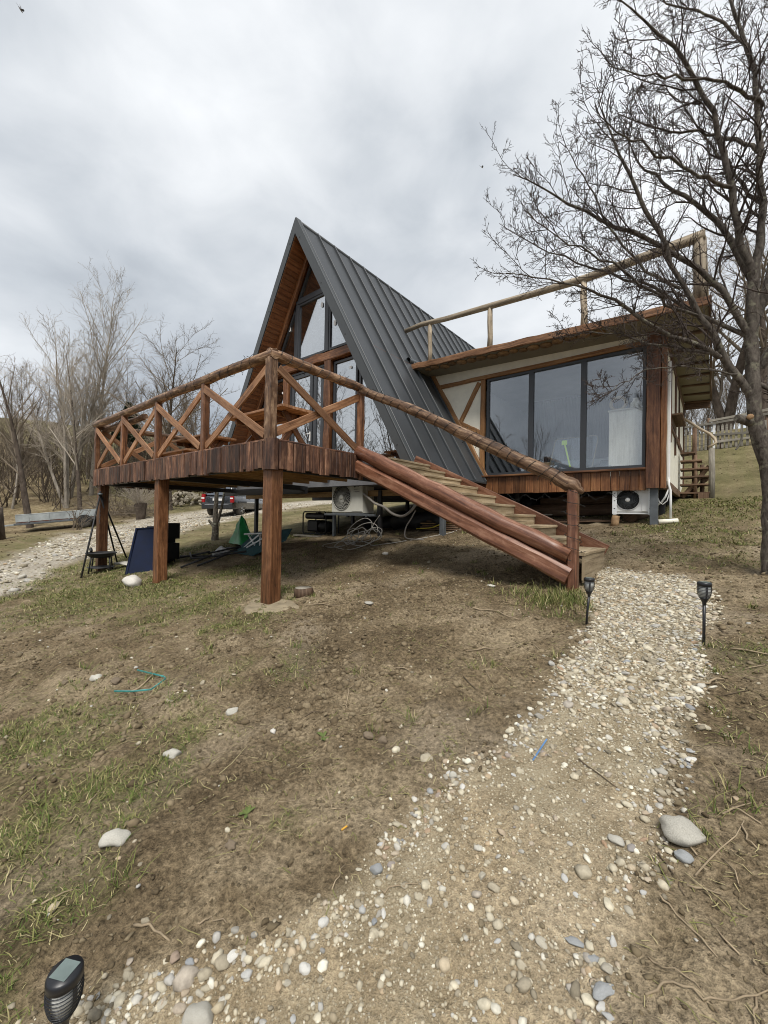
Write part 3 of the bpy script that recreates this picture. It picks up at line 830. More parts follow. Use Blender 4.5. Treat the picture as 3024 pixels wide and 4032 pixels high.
def children(P, R, n_per, t0, t1, ang, ratio, rratio, up=.1, wob=.12, K=5, rmin=.0015, g=rng, shrink=.55, bias=None, lmax=None):
    N_, K0, _ = P.shape
    L = np.linalg.norm(np.diff(P, axis=1), axis=2).sum(1)
    par = np.repeat(np.arange(N_), n_per); M_ = len(par)
    strat = (np.tile(np.arange(n_per), N_) + g.uniform(0, 1, M_)) / n_per
    t = t0 + (t1 - t0) * strat
    f = t * (K0 - 1); i0 = np.minimum(f.astype(int), K0 - 2); w_ = (f - i0)[:, None]
    p0 = P[par, i0] * (1 - w_) + P[par, i0 + 1] * w_
    r0 = R[par, i0] * (1 - w_[:, 0]) + R[par, i0 + 1] * w_[:, 0]
    T = P[par, i0 + 1] - P[par, i0]; T /= np.linalg.norm(T, axis=1, keepdims=True) + 1e-9
    q = g.normal(0, 1, (M_, 3)); q -= T * (q * T).sum(1, keepdims=True); q /= np.linalg.norm(q, axis=1, keepdims=True) + 1e-9
    a = np.radians(g.normal(ang, 10, M_))[:, None]
    d = np.cos(a) * T + np.sin(a) * q
    d[:, 2] += up
    if bias is not None: d += np.array(bias)
    d /= np.linalg.norm(d, axis=1, keepdims=True)
    Ln = L[par] * ratio * (1 - shrink * t) * g.uniform(.55, 1.25, M_)
    if lmax: Ln = np.minimum(Ln, lmax * g.uniform(.6, 1.1, M_))
    pts = [p0]; st = (Ln / (K - 1))[:, None]
    for i in range(K - 1):
        d = d + g.normal(0, wob, (M_, 3)); d[:, 2] += up * .35
        d /= np.linalg.norm(d, axis=1, keepdims=True)
        pts.append(pts[-1] + d * st)
    P2 = np.stack(pts, 1)
    rr = np.maximum(r0 * rratio, rmin)
    R2 = rr[:, None] * np.linspace(1, .35, K)[None]
    R2 = np.maximum(R2, rmin * .6)
    return P2, R2
def join(parts):
    V = []; Q = []; o = 0
    for v, q in parts:
        V.append(v); Q.append(q + o); o += len(v)
    return np.concatenate(V), np.concatenate(Q)

LIMBS = {
'T':([(4.86,2.72,-0.64),(4.85,2.71,-0.11),(4.85,2.70,0.34),(4.83,2.68,0.55),(4.76,2.62,0.81),(4.70,2.57,1.07),(4.68,2.55,1.33),(4.67,2.54,1.59),(4.67,2.54,1.98),(4.68,2.54,2.48)],0.1,0.062),
'a':([(4.68,2.55,1.27),(4.55,2.44,1.52),(4.41,2.32,1.69),(4.36,2.27,1.93),(4.24,2.16,2.11),(4.10,2.04,2.37),(3.96,1.91,2.84),(3.75,1.73,3.33),(3.66,1.64,3.59),(3.61,1.60,3.78),(3.48,1.48,4.00),(3.43,1.43,4.26)],0.05,0.006),
'b':([(4.41,2.29,1.68),(4.18,2.04,1.82),(3.98,1.83,1.88),(3.79,1.62,1.99),(3.66,1.47,2.12),(3.48,1.27,2.21),(3.26,1.03,2.28),(3.07,0.82,2.29),(2.84,0.59,2.31)],0.034,0.004),
'c':([(4.67,2.54,1.90),(4.51,2.45,2.31),(4.27,2.32,2.63),(3.94,2.10,2.90),(3.62,1.90,3.13),(3.30,1.69,3.30),(3.05,1.54,3.45),(2.84,1.42,3.75),(2.61,1.29,3.84)],0.042,0.005),
'd':([(4.39,2.24,1.71),(4.13,2.07,1.77),(3.84,1.88,1.82),(3.72,1.82,1.90),(3.56,1.74,1.98),(3.30,1.57,1.97),(3.04,1.40,1.93)],0.022,0.004),
'e':([(4.67,2.54,1.90),(4.53,2.54,2.02),(4.26,2.44,2.19),(4.02,2.36,2.43),(3.81,2.31,2.65),(3.43,2.12,2.81),(3.07,1.94,3.04),(2.64,1.71,3.27),(2.33,1.58,3.58)],0.032,0.004),
'f':([(4.68,2.54,2.48),(4.61,2.56,2.65),(4.50,2.55,2.99),(4.33,2.49,3.30),(4.13,2.41,3.55),(3.89,2.29,3.72),(3.71,2.23,3.98),(3.57,2.19,4.44)],0.05,0.006),
'g':([(4.68,2.54,2.48),(4.61,2.44,2.74),(4.49,2.29,3.39),(4.44,2.21,3.86),(4.32,2.06,4.16),(4.10,1.84,4.61),(3.93,1.66,4.81),(3.76,1.48,4.93),(3.59,1.30,5.08)],0.048,0.006),
'h':([(4.68,2.54,2.48),(4.74,2.60,2.90),(4.76,2.62,3.27),(4.70,2.57,4.05),(4.68,2.55,4.75),(4.51,2.42,5.32),(4.35,2.30,5.84)],0.055,0.012),
'i':([(4.74,2.63,4.34),(4.53,2.33,4.36),(4.32,2.03,4.38),(4.04,1.67,4.32),(3.77,1.33,4.20),(3.59,1.05,4.17)],0.025,0.004),
'j':([(4.71,2.61,3.86),(4.55,2.61,4.05),(4.36,2.58,4.24),(3.99,2.41,4.33),(3.65,2.26,4.53),(3.46,2.23,4.75)],0.028,0.004),
'k':([(4.55,2.38,1.50),(4.38,2.20,1.52),(4.21,2.03,1.56),(4.01,1.82,1.52),(3.92,1.72,1.53),(3.83,1.61,1.44),(3.64,1.42,1.30),(3.50,1.27,1.19)],0.014,0.003),
'l':([(4.70,2.62,2.13),(4.89,2.96,2.90),(4.95,3.19,4.14),(4.90,3.33,5.74),(4.77,3.40,7.14)],0.055,0.015),
'm':([(4.74,2.66,1.61),(4.90,2.60,1.81),(5.01,2.49,2.36),(5.03,2.30,3.22),(4.94,2.02,4.22)],0.06,0.012),
'n':([(4.68,2.58,4.71),(4.59,2.63,5.17),(4.32,2.53,5.53),(3.98,2.38,5.76),(3.63,2.23,6.12)],0.025,0.005),
'o':([(4.49,2.18,3.32),(4.26,1.86,3.33),(4.00,1.52,3.43),(3.85,1.27,3.47),(3.70,1.02,3.38),(3.55,0.76,3.59)],0.022,0.004),
'p':([(4.77,2.66,3.30),(4.61,2.74,3.56),(4.46,2.82,4.03),(4.33,2.91,4.29),(4.08,2.91,4.98),(3.83,2.91,5.42)],0.026,0.005),
'q':([(4.24,2.12,2.09),(4.03,1.84,2.13),(3.80,1.55,2.30),(3.66,1.32,2.44),(3.48,1.06,2.48),(3.26,0.78,2.58),(3.05,0.50,2.75)],0.02,0.004),
'r':([(4.10,2.00,2.36),(3.89,1.92,2.52),(3.68,1.82,2.80),(3.49,1.76,3.16),(3.33,1.70,3.54),(3.18,1.66,3.93),(3.01,1.60,4.21)],0.02,0.004),
's':([(5.04,2.66,0.40),(4.95,2.65,0.91),(4.87,2.64,1.29),(4.71,2.57,1.45)],0.03,0.03),
}
big = thing('bare_tree', 'big bare fruit tree with dark tangled twigs beside the gravel path', 'tree', (4.86, 2.72, float(gz(np.array([4.86]), np.array([2.72]))[0])))
o3 = np.array(big.location)
gT = np.random.default_rng(11)
lim_P = []; lim_R = []
for k_, (pts, a_, b_) in LIMBS.items():
    if k_ == 'T': pts = [(4.87, 2.73, o3[2] - .15)] + pts[1:]
    Pk, Rk = resample(pts, (a_, b_), 18, .012 if k_ != 'T' else .006, gT)
    if k_ == 'T': Rk = Rk * .84; Rk[:3] *= [1.6, 1.25, 1.1]
    if k_ != 'T': Rk = Rk * .80
    mesh_v, mesh_q = tube_batch(Pk[None], Rk[None] * (1 + gT.normal(0, .05, (1, 18))), 10 if a_ > .04 else 7)
    link('trunk' if k_ == 'T' else 'limb', mesh_np('trunk' if k_ == 'T' else 'limb', mesh_v - o3, mesh_q, None, M_BARK, None, True), big)
    if k_ != 'T': lim_P.append(Pk); lim_R.append(Rk)
LP, LR = np.stack(lim_P), np.stack(lim_R)
BIA = (-.12, -.12, .04)
c1 = children(LP, LR, 19, .12, .98, 46, .30, .38, .12, .17, 7, .0040, gT, .40, BIA, .85)
c1 = (c1[0], np.minimum(c1[1], .011))
c1b = children(LP, LR, 16, .15, 1., 52, .12, .3, .10, .20, 5, .0028, gT, .3, BIA, .4)
c2 = children(c1[0], c1[1], 8, .12, .98, 46, .44, .6, .12, .20, 5, .0028, gT, .45)
c3 = children(c2[0], c2[1], 6, .15, 1., 45, .46, .7, .10, .22, 4, .0024, gT, .4)
c3b = children(c1b[0], c1b[1], 5, .15, 1., 46, .45, .7, .10, .22, 4, .0024, gT, .4)
c4 = children(c3[0][::2], c3[1][::2], 2, .3, 1., 45, .38, .8, .10, .2, 3, .0024, gT, .3)
vq = join([tube_batch(*c1, 5), tube_batch(*c1b, 4), tube_batch(*c2, 3), tube_batch(*c3, 3), tube_batch(*c3b, 3), tube_batch(*c4, 3)])
link('crown', mesh_np('crown', vq[0] - o3, vq[1], None, M_TWIG), big)
# knots and a cut stub on the trunk
mb = MB()
mb.tube([(4.70, 2.58, 1.02), (4.60, 2.50, 1.06), (4.555, 2.465, 1.07)], [.055, .045, .038], 9, .08)
mb.build('limb', M_BARK, big)
mb = MB(); mb.lathe([(.001, 0), (.03, 0), (.03, .006), (.001, .007)], (4.66, 2.46, 1.07), 10, 'y'); mb.build('cut_scar', M_CUT, big)

def grow(seed, h, lean=(0, 0), stems=1, up=.28, ang=34, dens=1.0, twr=.012, r0=None, spread=.42, crown0=.25, droop=0, shr=.5):
    """returns (trunk verts/quads, crown verts/quads) round the origin"""
    g = np.random.default_rng(seed)
    r0 = r0 or h * .012
    TP = []; TR = []
    for s_ in range(stems):
        a = g.uniform(0, 6.28); d = np.array([math.cos(a), math.sin(a), 0]) * (.16 if stems > 1 else .03)
        pts = [np.zeros(3) + d * .3 * h * .05]
        dr = np.array([lean[0], lean[1], 1.]) + d * 1.2; dr /= np.linalg.norm(dr)
        hh = h * g.uniform(.8, 1.0) if s_ else h
        for i in range(9):
            dr = dr + g.normal(0, .06, 3); dr[2] += .05; dr /= np.linalg.norm(dr)
            pts.append(pts[-1] + dr * hh / 9)
        P_, R_ = resample(pts, (r0 * (1 if s_ == 0 else .8), r0 * .08), 12, 0, g)
        TP.append(P_); TR.append(R_)
    TP, TR = np.stack(TP), np.stack(TR)
    n1 = max(4, int(20 * dens))
    a1 = children(TP, TR, n1, crown0, .97, ang + 6, spread, .5, up * .7, .10, 7, twr * 1.1, g, shr)
    a2 = children(a1[0], a1[1], max(3, int(9 * dens)), .15, .98, 40, .46, .55, up * .3 - droop, .13, 5, twr * .75, g, .45)
    a3 = children(a2[0], a2[1], max(3, int(5.6 * dens)), .12, 1., 40, .48, .7, up * .2 - droop, .15, 4, twr * .5, g, .4)
    return join([tube_batch(TP, TR, 8)]), join([tube_batch(*a1, 4), tube_batch(*a2, 3), tube_batch(*a3, 3)])
def tree(name, x, y, label, group=None, mats=(None, None), dz=-.1, rz=0., cat='tree', **kw):
    tr, crn = grow(**kw)
    z = float(gbase(x, y)) + dz
    t = thing(name, label, cat, (x, y, z), rz + 1e-6, group)
    link('trunk', mesh_np('trunk', tr[0], tr[1], None, mats[0] or M_TRUNKF, None, True), t)
    link('crown', mesh_np('crown', crn[0], crn[1], None, mats[1] or M_TWIGF), t)
    return t
DK = (M_TRUNKD, M_TWIGM)
tree('birch_tree', -32.7, 6.7, 'tallest pale bare tree rising above the wood on the left', seed=1, shr=.15, h=15.2, stems=1, dens=1.4, spread=.30, ang=30, up=.3, twr=.013, crown0=.2)
tree('birch_tree', -32.5, 5.3, 'tall bare tree with forked stems left of the tallest one', seed=2, shr=.15, h=13.2, stems=2, lean=(-.06, -.05), dens=1.2, spread=.30, ang=30, up=.3, twr=.013)
tree('willow_tree', -29.2, 4.4, 'pale willow with several thin stems arching left behind the trailer', seed=3, shr=.15, h=11.6, stems=3, lean=(-.12, -.09), dens=1.1, spread=.30, ang=30, up=.26, twr=.012)
tree('bare_tree', -26.0, 4.4, 'thin bare tree leaning left beside the pale willow', seed=4, h=11.0, stems=1, lean=(-.14, -.10), mats=(M_TRUNKD, M_TWIGF), dens=1.0, spread=.36, twr=.011)
tree('bare_tree', -23.8, 1.7, 'bare leaning tree with mossy trunk standing behind the trailer drawbar', seed=5, h=9.4, stems=1, lean=(-.12, -.10), mats=(M_TRUNKD, M_TWIGM), dens=.7, spread=.40, twr=.011, r0=.17)
tree('bare_tree', -24.0, 8.9, 'broad bare tree with spreading crown behind the deck railing', seed=6, h=10.6, stems=1, mats=(M_TRUNKD, M_TWIGM), dens=1.3, spread=.52, ang=42, up=.2, twr=.013, crown0=.3, r0=.2)
tree('bare_tree', -27.5, 13.3, 'tall bare tree close beside the left edge of the A-frame roof', seed=7, h=9.6, stems=2, mats=(M_TRUNKD, M_TWIGM), dens=1.15, spread=.45, ang=40, up=.2, twr=.013)
WOOD = [(-36.4,10.1,12.0),(-37.6,11.8,12.4),(-43.9,4.0,11.4),(-42.0,1.5,10.5),(-44.4,6.2,11.3),(-38.6,14.5,11.5),(-40,8.3,10.5),(-35,13.2,10.5),(-47,2.2,11),(-48,8.5,12),(-39,17,11.5),(-33,17.5,10),(-50,5.2,12.5),(-36.5,4.6,9.5),(-35.5,7.8,9.0),(-45.5,11.5,12),(-30.5,11.2,8.5),(-46,0,11),(-30.5,1.9,8.0),(-34,2.6,9.2),(-41,12.5,11),(-29,19,11),(-25.5,20.5,10.5),(-21,23,10)]
WOOD = [(x, y, h * .78) for x, y, h in WOOD]
protos = []
for i in range(4):
    protos.append(tree('bare_tree', WOOD[i][0], WOOD[i][1], 'thin bare grey tree of the wood behind the trailer and deck', 'thin bare trees of the wood', mats=DK if i % 2 else (M_TRUNKF, M_TWIGM), seed=20 + i, h=WOOD[i][2], stems=1 + i % 2, dens=1.0, spread=.4, up=.22, twr=.014, crown0=.12))
for i, (x, y, h) in enumerate(WOOD[4:]):
    c = copy_tree(protos[i % 4])
    k_ = h / WOOD[i % 4][2] * random.uniform(.9, 1.1)
    c.location = (x, y, float(gbase(x, y)) - .1); c.rotation_euler = (0, 0, random.uniform(0, 6.28)); c.scale = (k_, k_, k_)
# shrubs of the undergrowth: nobody could count them
gU = np.random.default_rng(31)
n = 520
ux = gU.uniform(-52, -22, n); uy = gU.uniform(-2, 24, n)
dist = np.hypot(ux - CAM[0], uy - CAM[1])
ok = (dist > 33 + 3.0 * gU.uniform(0, 1, n)) & (ux < -25.5 + 0.12 * uy)
ux, uy = ux[ok], uy[ok]; n = len(ux)
base = np.stack([ux, uy, gbase(ux, uy) - .1], 1)
P0 = []; R0 = []
for st_ in range(3):
    d = gU.normal(0, .28, (n, 3)); d[:, 2] = 1
    pts = [base + gU.normal(0, .15, (n, 3)) * [1, 1, 0]]
    hh = gU.uniform(1.8, 4.4, n)[:, None]
    for i in range(5):
        d = d + gU.normal(0, .12, (n, 3)); d /= np.linalg.norm(d, axis=1, keepdims=True)
        pts.append(pts[-1] + d * hh / 5)
    P0.append(np.stack(pts, 1)); R0.append(np.linspace(.034, .010, 6)[None].repeat(n, 0))
P0 = np.concatenate(P0); R0 = np.concatenate(R0)
u1 = children(P0, R0, 6, .1, 1., 42, .38, .5, .12, .14, 4, .010, gU, .4)
u2 = children(u1[0], u1[1], 2, .15, 1., 40, .5, .7, .08, .16, 3, .008, gU, .4)
vq = join([tube_batch(P0, R0, 3), tube_batch(*u1, 3), tube_batch(*u2, 3)])
tag(link('undergrowth', mesh_np('undergrowth', vq[0], vq[1], None, M_TWIGD)), 'tangled bare undergrowth filling the wood edge', kind='stuff')
# dark evergreen seen between the bare trees
t = thing('evergreen_tree', 'small dark evergreen among the bare trees left of the deck', 'tree', (-33.5, 9.4, float(gbase(-33.5, 9.4))), 1e-6)
gE = np.random.default_rng(41)
tp, trr = resample([(0, 0, 0), (.1, 0, 3), (0, .1, 7.2)], (.14, .03), 8, 0, gE)
v, q = tube_batch(tp[None], trr[None], 6); link('trunk', mesh_np('trunk', v, q, None, M_TRUNKD, None, True), t)
n = 2600
zz = gE.uniform(4.4, 7.2, n); rad = (7.5 - zz) * .34 * np.sqrt(gE.uniform(.1, 1, n)) * (1 + .35 * np.sin(zz * 7)); aa = gE.uniform(0, 6.28, n)
c = np.stack([np.cos(aa) * rad, np.sin(aa) * rad, zz - rad * .25], 1)
V = c[:, None] + gE.normal(0, .13, (n, 3, 3))
link('crown', mesh_np('crown', V.reshape(-1, 3), None, np.arange(n * 3).reshape(-1, 3), M_CONIF, np.repeat(gE.uniform(0, 1, n), 3)), t)
# hillside trees behind the fence on the right
tree('bare_tree', 4.87, 23.1, 'dark forked bare tree on the hill behind the wooden fence', mats=(M_TRUNKD, M_TWIGM), seed=51, h=9.5, stems=2, dens=1.2, spread=.5, ang=42, up=.15, twr=.010, r0=.24, crown0=.18)
tree('bare_tree', 6.1, 21.5, 'grey bare tree partly behind the big trunk at the path', mats=(M_TRUNKD, M_TWIGM), seed=52, h=10, stems=1, dens=1.1, spread=.45, twr=.010, r0=.17)
hl = [(3.2,28,4.2),(4.6,30,4.6),(6.3,28,4.2),(2.4,31,5),(5.5,33,5),(7.4,31,4.6),(3.8,34,4.4),(8.6,28,4.6)]
pr = tree('small_bare_tree', hl[0][0], hl[0][1], 'small bare tree on the hilltop behind the wooden fence', 'small bare trees on the hilltop', mats=(M_TRUNKD, M_TWIGM), seed=55, h=4.2, stems=3, dens=1.0, spread=.45, twr=.009, crown0=.1)
for x, y, h in hl[1:]:
    c = copy_tree(pr); k_ = h / 4.2
    c.location = (x, y, float(gbase(x, y)) - .1); c.rotation_euler = (0, 0, random.uniform(0, 6.28)); c.scale = (k_,) * 3
# trees across the lawn behind the photographer's left, seen mirrored in the gable glass
ml = [(-15,-9),(-19,-11),(-12,-12.5),(-17,-15.5),(-9.5,-14.5),(-22,-14),(-13.5,-17),(-7.5,-16.5)]
pr = tree('willow_tree', ml[0][0], ml[0][1], 'tall bare willow across the lawn mirrored in the gable glass', 'bare willows mirrored in the glass', seed=61, h=11.5, stems=3, dens=.85, spread=.36, ang=28, up=.34, twr=.014, mats=(M_TRUNKD, M_TWIGM))
for x, y in ml[1:]:
    c = copy_tree(pr); k_ = random.uniform(.8, 1.15)
    c.location = (x, y, float(gbase(x, y)) - .1); c.rotation_euler = (0, 0, random.uniform(0, 6.28)); c.scale = (k_,) * 3
tree('sapling', .2, -4.4, 'young bare fruit tree on the lawn mirrored in the wing window', seed=66, h=3.1, stems=1, dens=.45, spread=.5, ang=45, up=.16, twr=.006, mats=(M_TRUNKD, M_TWIG), r0=.03, crown0=.3)
# slim mossy trunk under the deck with a low fork
t = thing('young_tree', 'slim lichen covered trunk on the grass beyond the deck', 'tree', (-7.8, 3.44, float(gz(np.array([-7.8]), np.array([3.44]))[0]) - .05))
gS = np.random.default_rng(71); o_ = np.array(t.location)
a_ = resample([(0, 0, 0), (.03, .02, .55), (0, 0, 1.0), (.05, .03, 1.9), (.02, .1, 3.4)], (.115, .03), 12, .008, gS)
b_ = resample([(.02, .02, .52), (.17, .10, .85), (.20, .16, 1.5), (.35, .3, 2.8)], (.06, .02), 9, .006, gS)
d_ = resample([(0, 0, .45), (-.13, -.08, .62), (-.16, -.12, .70)], (.06, .03), 6, .004, gS)
link('trunk', mesh_np('trunk', *join([tube_batch(a_[0][None], a_[1][None], 9), tube_batch(b_[0][None], b_[1][None], 7), tube_batch(d_[0][None], d_[1][None], 7)]), None, bark('lichen_bark', (.05, .042, .032), (.17, .15, .12), (.36, .37, .28), 18.), None, True), t)
c_ = children(np.stack([a_[0][::1][:9], b_[0]]), np.stack([a_[1][:9], b_[1]]), 8, .65, 1., 45, .3, .4, .15, .15, 5, .005, gS)
c__ = children(c_[0], c_[1], 6, .2, 1, 40, .4, .6, .1, .15, 4, .003, gS)
vq = join([tube_batch(*c_, 4), tube_batch(*c__, 3)])
link('crown', mesh_np('crown', vq[0], vq[1], None, M_TWIGM), t)
# pollard willow, brush heap and the little shrub by the trailer
def twig_thing(name, label, cat, x, y, n, hgt, spread, r, mat, seed, trunk=None, lie=False):
    g = np.random.default_rng(seed)
    t = thing(name, label, cat, (x, y, float(gbase(x, y))), 1e-6)
    z0 = 0
    if trunk:
        tp_, tr_ = resample([(0, 0, -.1), (.1, 0, trunk * .6), (0, 0, trunk)], (.22, .34), 8, .01, g)
        v_, q_ = tube_batch(tp_[None], tr_[None], 9); link('trunk', mesh_np('trunk', v_, q_, None, M_TRUNKD, None, True), t); z0 = trunk
    d = g.normal(0, 1, (n, 3)) * [spread, spread, .15]
    d[:, 2] = np.abs(d[:, 2]) + (.08 if lie else .7)
    d /= np.linalg.norm(d, axis=1, keepdims=True)
    p_ = g.normal(0, .12, (n, 3)) * [1, 1, 0] * (8 if lie else 1); p_[:, 2] = z0 + (np.abs(g.normal(0, .35, n)) if lie else 0)
    pts = [p_]
    for i in range(5):
        d = d + g.normal(0, .13, (n, 3)); d /= np.linalg.norm(d, axis=1, keepdims=True)
        nx = pts[-1] + d * (hgt * g.uniform(.5, 1.1, n))[:, None] / 5
        if lie: nx[:, 2] = np.maximum(nx[:, 2], .03)
        pts.append(nx)
    P_ = np.stack(pts, 1); R_ = np.linspace(r, r * .4, 6)[None].repeat(n, 0)
    k1 = children(P_, R_, 5, .2, 1., 35, .35, .6, .05, .12, 4, r * .45, g)
    vq_ = join([tube_batch(P_, R_, 4), tube_batch(*k1, 3)])
    link('crown' if not lie else 'branches', mesh_np('crown', vq_[0], vq_[1], None, mat), t)
    return t
twig_thing('pollard_willow', 'pollarded willow stump with a fan of thin straw shoots behind the deck post', 'tree', -21.0, 6.0, 110, 1.9, .8, .009, M_TWIGF, 81, .85)
twig_thing('brush_heap', 'low heap of cut brown branches behind the trailer tail', 'brush heap', -23.6, 6.2, 200, 2.2, 1., .014, M_TWIGM, 82, None, True)
twig_thing('shrub', 'small bare shrub growing in front of the trailer', 'shrub', -19.6, 2.75, 16, 1.5, .45, .014, M_TWIGM, 83)
mb = MB(); x, y = -19.96, -.10
mb.tube([(x, y, float(gbase(x, y)) - .1), (x, y, float(gbase(x, y)) + .9), (x + .05, y, float(gbase(x, y)) + 1.45)], [.30, .24, .22], 9, .1)
mb.solo('tree_stump', M_TRUNKD, 'dark tree stump at the left edge of the grass', 'stump')
# ------------------------------------------------------------------ the A-frame cabin and its flat-roofed wing
AX, AZ = -3.72, 7.34            # ridge
GY, WY, BY = 3.18, 3.75, 13.1   # bargeboard face, gable wall, back
house = thing('cabin', 'A-frame timber cabin with charcoal metal roof and glazed flat-roofed wing', 'house', (-1.5, 6.5, -.4))
ro = lambda x: AZ - R3 * abs(x - AX)          # outer roof face
TH = .36
XR, XL = 0.02, -7.46
nseam = np.arange(3.30, BY, .585)
c60, s60 = .5, R3 / 2
nR = Vector((s60, 0, c60))
for i in range(len(nseam)):
    y0 = nseam[i]; y1 = min(y0 + .585, BY)
    mb = MB()
    a = Vector((AX, (y0+y1)/2, AZ)) ; b = Vector((XR, (y0+y1)/2, ro(XR)))
    mb.beam(a - nR*.02, b - nR*.02, y1 - y0 - .004, .03, up=nR, bev=.004)
    q0 = Vector((AX + .02, y0, AZ - .035)); q1 = Vector((XR, y0, ro(XR)))
    mb.beam(q0 + nR*.022, q1 + nR*.022, .030, .055, up=nR, bev=.006)
    mb.build('roof_panel', M_ROOF, house)
mb = MB(); nL = Vector((-s60, 0, c60))
mb.beam(Vector((AX, (3.3+BY)/2, AZ)) - nL*.02, Vector((XL, (3.3+BY)/2, ro(XL))) - nL*.02, BY - 3.3, .03, up=nL)
mb.build('roof_sheet', M_ROOF, house)
mb = MB(); mb.tube([(AX, GY + .025, AZ - .035), (AX, BY, AZ - .035)], .052, 8); mb.build('ridge_cap', M_BARGE, house)
mb = MB(); mb.beam((XR - .01, 3.3, ro(XR) - .02), (XR - .01, BY, ro(XR) - .02), .05, .05); mb.build('drip_edge', M_BARGE, house)
# bargeboards
for sx, xe in ((1, -.03), (-1, -7.5)):
    mb = MB()
    top_o = Vector((AX, GY, AZ + .03)); bot_o = Vector((xe, GY, ro(xe) + .03))
    top_i = Vector((AX, GY, AZ - TH)); xi = xe - sx*(.03 + TH)/R3
    bot_i = Vector((xi, GY, ro(xi) - TH)) if False else Vector((xe, GY, ro(xe) - TH))
    z_b = ro(xe) - .02
    bot_i = Vector((AX + sx*((AZ - TH - z_b)/R3), GY, z_b)); bot_o = Vector((AX + sx*((AZ + .03 - z_b)/R3), GY, z_b))
    mb.prism([top_o, bot_o, bot_i, top_i], (0, .02, 0))
    if sx > 0:   # folded return over the roof sheet
        mb.beam(Vector((AX + .01, GY + .07, AZ)) + nR*.018, Vector((xe + .03, GY + .07, ro(xe + .03))) + nR*.018, .14, .03, up=nR, bev=.004)
    brd = mb.build('bargeboard', M_BARGE, house)
    for t in (.08, .3, .52, .74, .92):
        p = top_o.lerp(bot_o, t) + Vector((-sx*.11 if 1 else 0, -.004, -.06))
        mb2 = MB(); mb2.lathe([(.001, -.006), (.013, -.004), (.013, .003), (.001, .003)], p, 8, 'y'); mb2.build('screw', M_BSTEEL, brd)
# soffit planks under the overhang, on both slopes
for sx in (-1, 1):
    nn = Vector((sx*s60, 0, c60)); d = Vector((sx*.5, 0, -s60))
    st = Vector((AX, 0, AZ)) - nn*.185
    for i in range(56):
        a = st + d*(.36 + i*.125)
        if a.z < .95: break
        if sx > 0 and a.z < .95: break
        mb = MB(); c = a + d*.0595
        mb.beam(Vector((c.x, GY + .03, c.z)), Vector((c.x, WY + .25, c.z)), .119, .016, up=nn, bev=.005)
        mb.build('soffit_plank', M_SOFF, house)
# structure between soffit and sheet, filled so no light leaks
for sx in (-1, 1):
    nn = Vector((sx*s60, 0, c60)); xe = XR - .12 if sx > 0 else XL + .12
    mb = MB(); mb.beam(Vector((AX, (3.22+BY)/2, AZ)) - nn*.105 + Vector((sx*.5, 0, -s60))*.29, Vector((xe, (3.22+BY)/2, ro(xe))) - nn*.105, BY - 3.3, .12, up=nn)
    mb.build('roof_core', M_DARKIN, house)
    mb = MB(); x1 = AX + sx*3.05
    mb.beam(Vector((AX + sx*.03, WY - .06, AZ)) - nn*.25 + Vector((sx*.5, 0, -s60))*.5, Vector((x1, WY - .06, ro(x1))) - nn*.25, .10, .12, up=nn, n=5, jit=.004, bev=.012)
    mb.build('rafter', M_POST, house)
# gable glazing --------------------------------------------------------------
ZI = AZ - .60
def clip(poly, a, b, c):
    """keep a*x+b*z<=c"""
    out = []
    for i in range(len(poly)):
        p, q = poly[i], poly[(i+1) % len(poly)]
        dp, dq = a*p[0]+b*p[1]-c, a*q[0]+b*q[1]-c
        if dp <= 0: out.append(p)
        if dp*dq < 0:
            t = dp/(dp-dq); out.append((p[0]+(q[0]-p[0])*t, p[1]+(q[1]-p[1])*t))
    return out
def win(poly, y, name='window', fw_=.055, fd=.07, gmat=M_GLASSG, extra=0.0):
    """polygon (x,z) in plane y -> window frame with a pane"""
    n = len(poly); mb = MB()
    cx = sum(p[0] for p in poly)/n; cz = sum(p[1] for p in poly)/n
    ar = sum(poly[i][0]*poly[(i+1)%n][1] - poly[(i+1)%n][0]*poly[i][1] for i in range(n))
    if ar < 0: poly = poly[::-1]
    ins = []
    for i in range(n):
        p0, p1, p2 = (Vector(poly[(i-1) % n]), Vector(poly[i]), Vector(poly[(i+1) % n]))
        e1 = (p1-p0).normalized(); e2 = (p2-p1).normalized()
        n1_, n2_ = Vector((-e1.y, e1.x)), Vector((-e2.y, e2.x))
        k_ = fw_/max(.25, (1 + n1_.dot(n2_)))
        ins.append(p1 + (n1_ + n2_)*k_)
    for i in range(n):
        j = (i+1) % n
        mb.prism([(poly[i][0], y, poly[i][1]), (poly[j][0], y, poly[j][1]), (ins[j].x, y, ins[j].y), (ins[i].x, y, ins[i].y)], (0, fd, 0))
    f = mb.build(name, M_FRAME, house)
    mb = MB()
    mb.prism([(p.x, y + fd*.45, p.y) for p in ins], (0, .012, 0))
    mb.build('pane', gmat, f)
    return f
def tri_clip(x0, x1, z0, z1):
    p = [(x0, z0), (x1, z0), (x1, z1), (x0, z1)]
    p = clip(p, R3, 1, ZI + R3*AX); p = clip(p, -R3, 1, ZI - R3*AX)
    return p
GYW = WY + .02
for x0, x1, z0, z1 in ((-6.2, -4.37, 4.08, 5.60), (-4.27, -3.17, 4.08, 5.60), (-3.07, -1.0, 4.08, 5.60), (-5.2, -2.2, 5.70, 6.9)):
    win(tri_clip(x0, x1, z0, z1), GYW)
for x0, x1, z0, z1 in ((-5.52, -4.78, 1.0, 3.74), (-7.2, -5.60, 1.0, 3.74), (-2.86, -2.06, 1.0, 3.74), (-2.0, .3, 1.0, 3.74)):
    win(tri_clip(x0, x1, z0, z1), GYW)
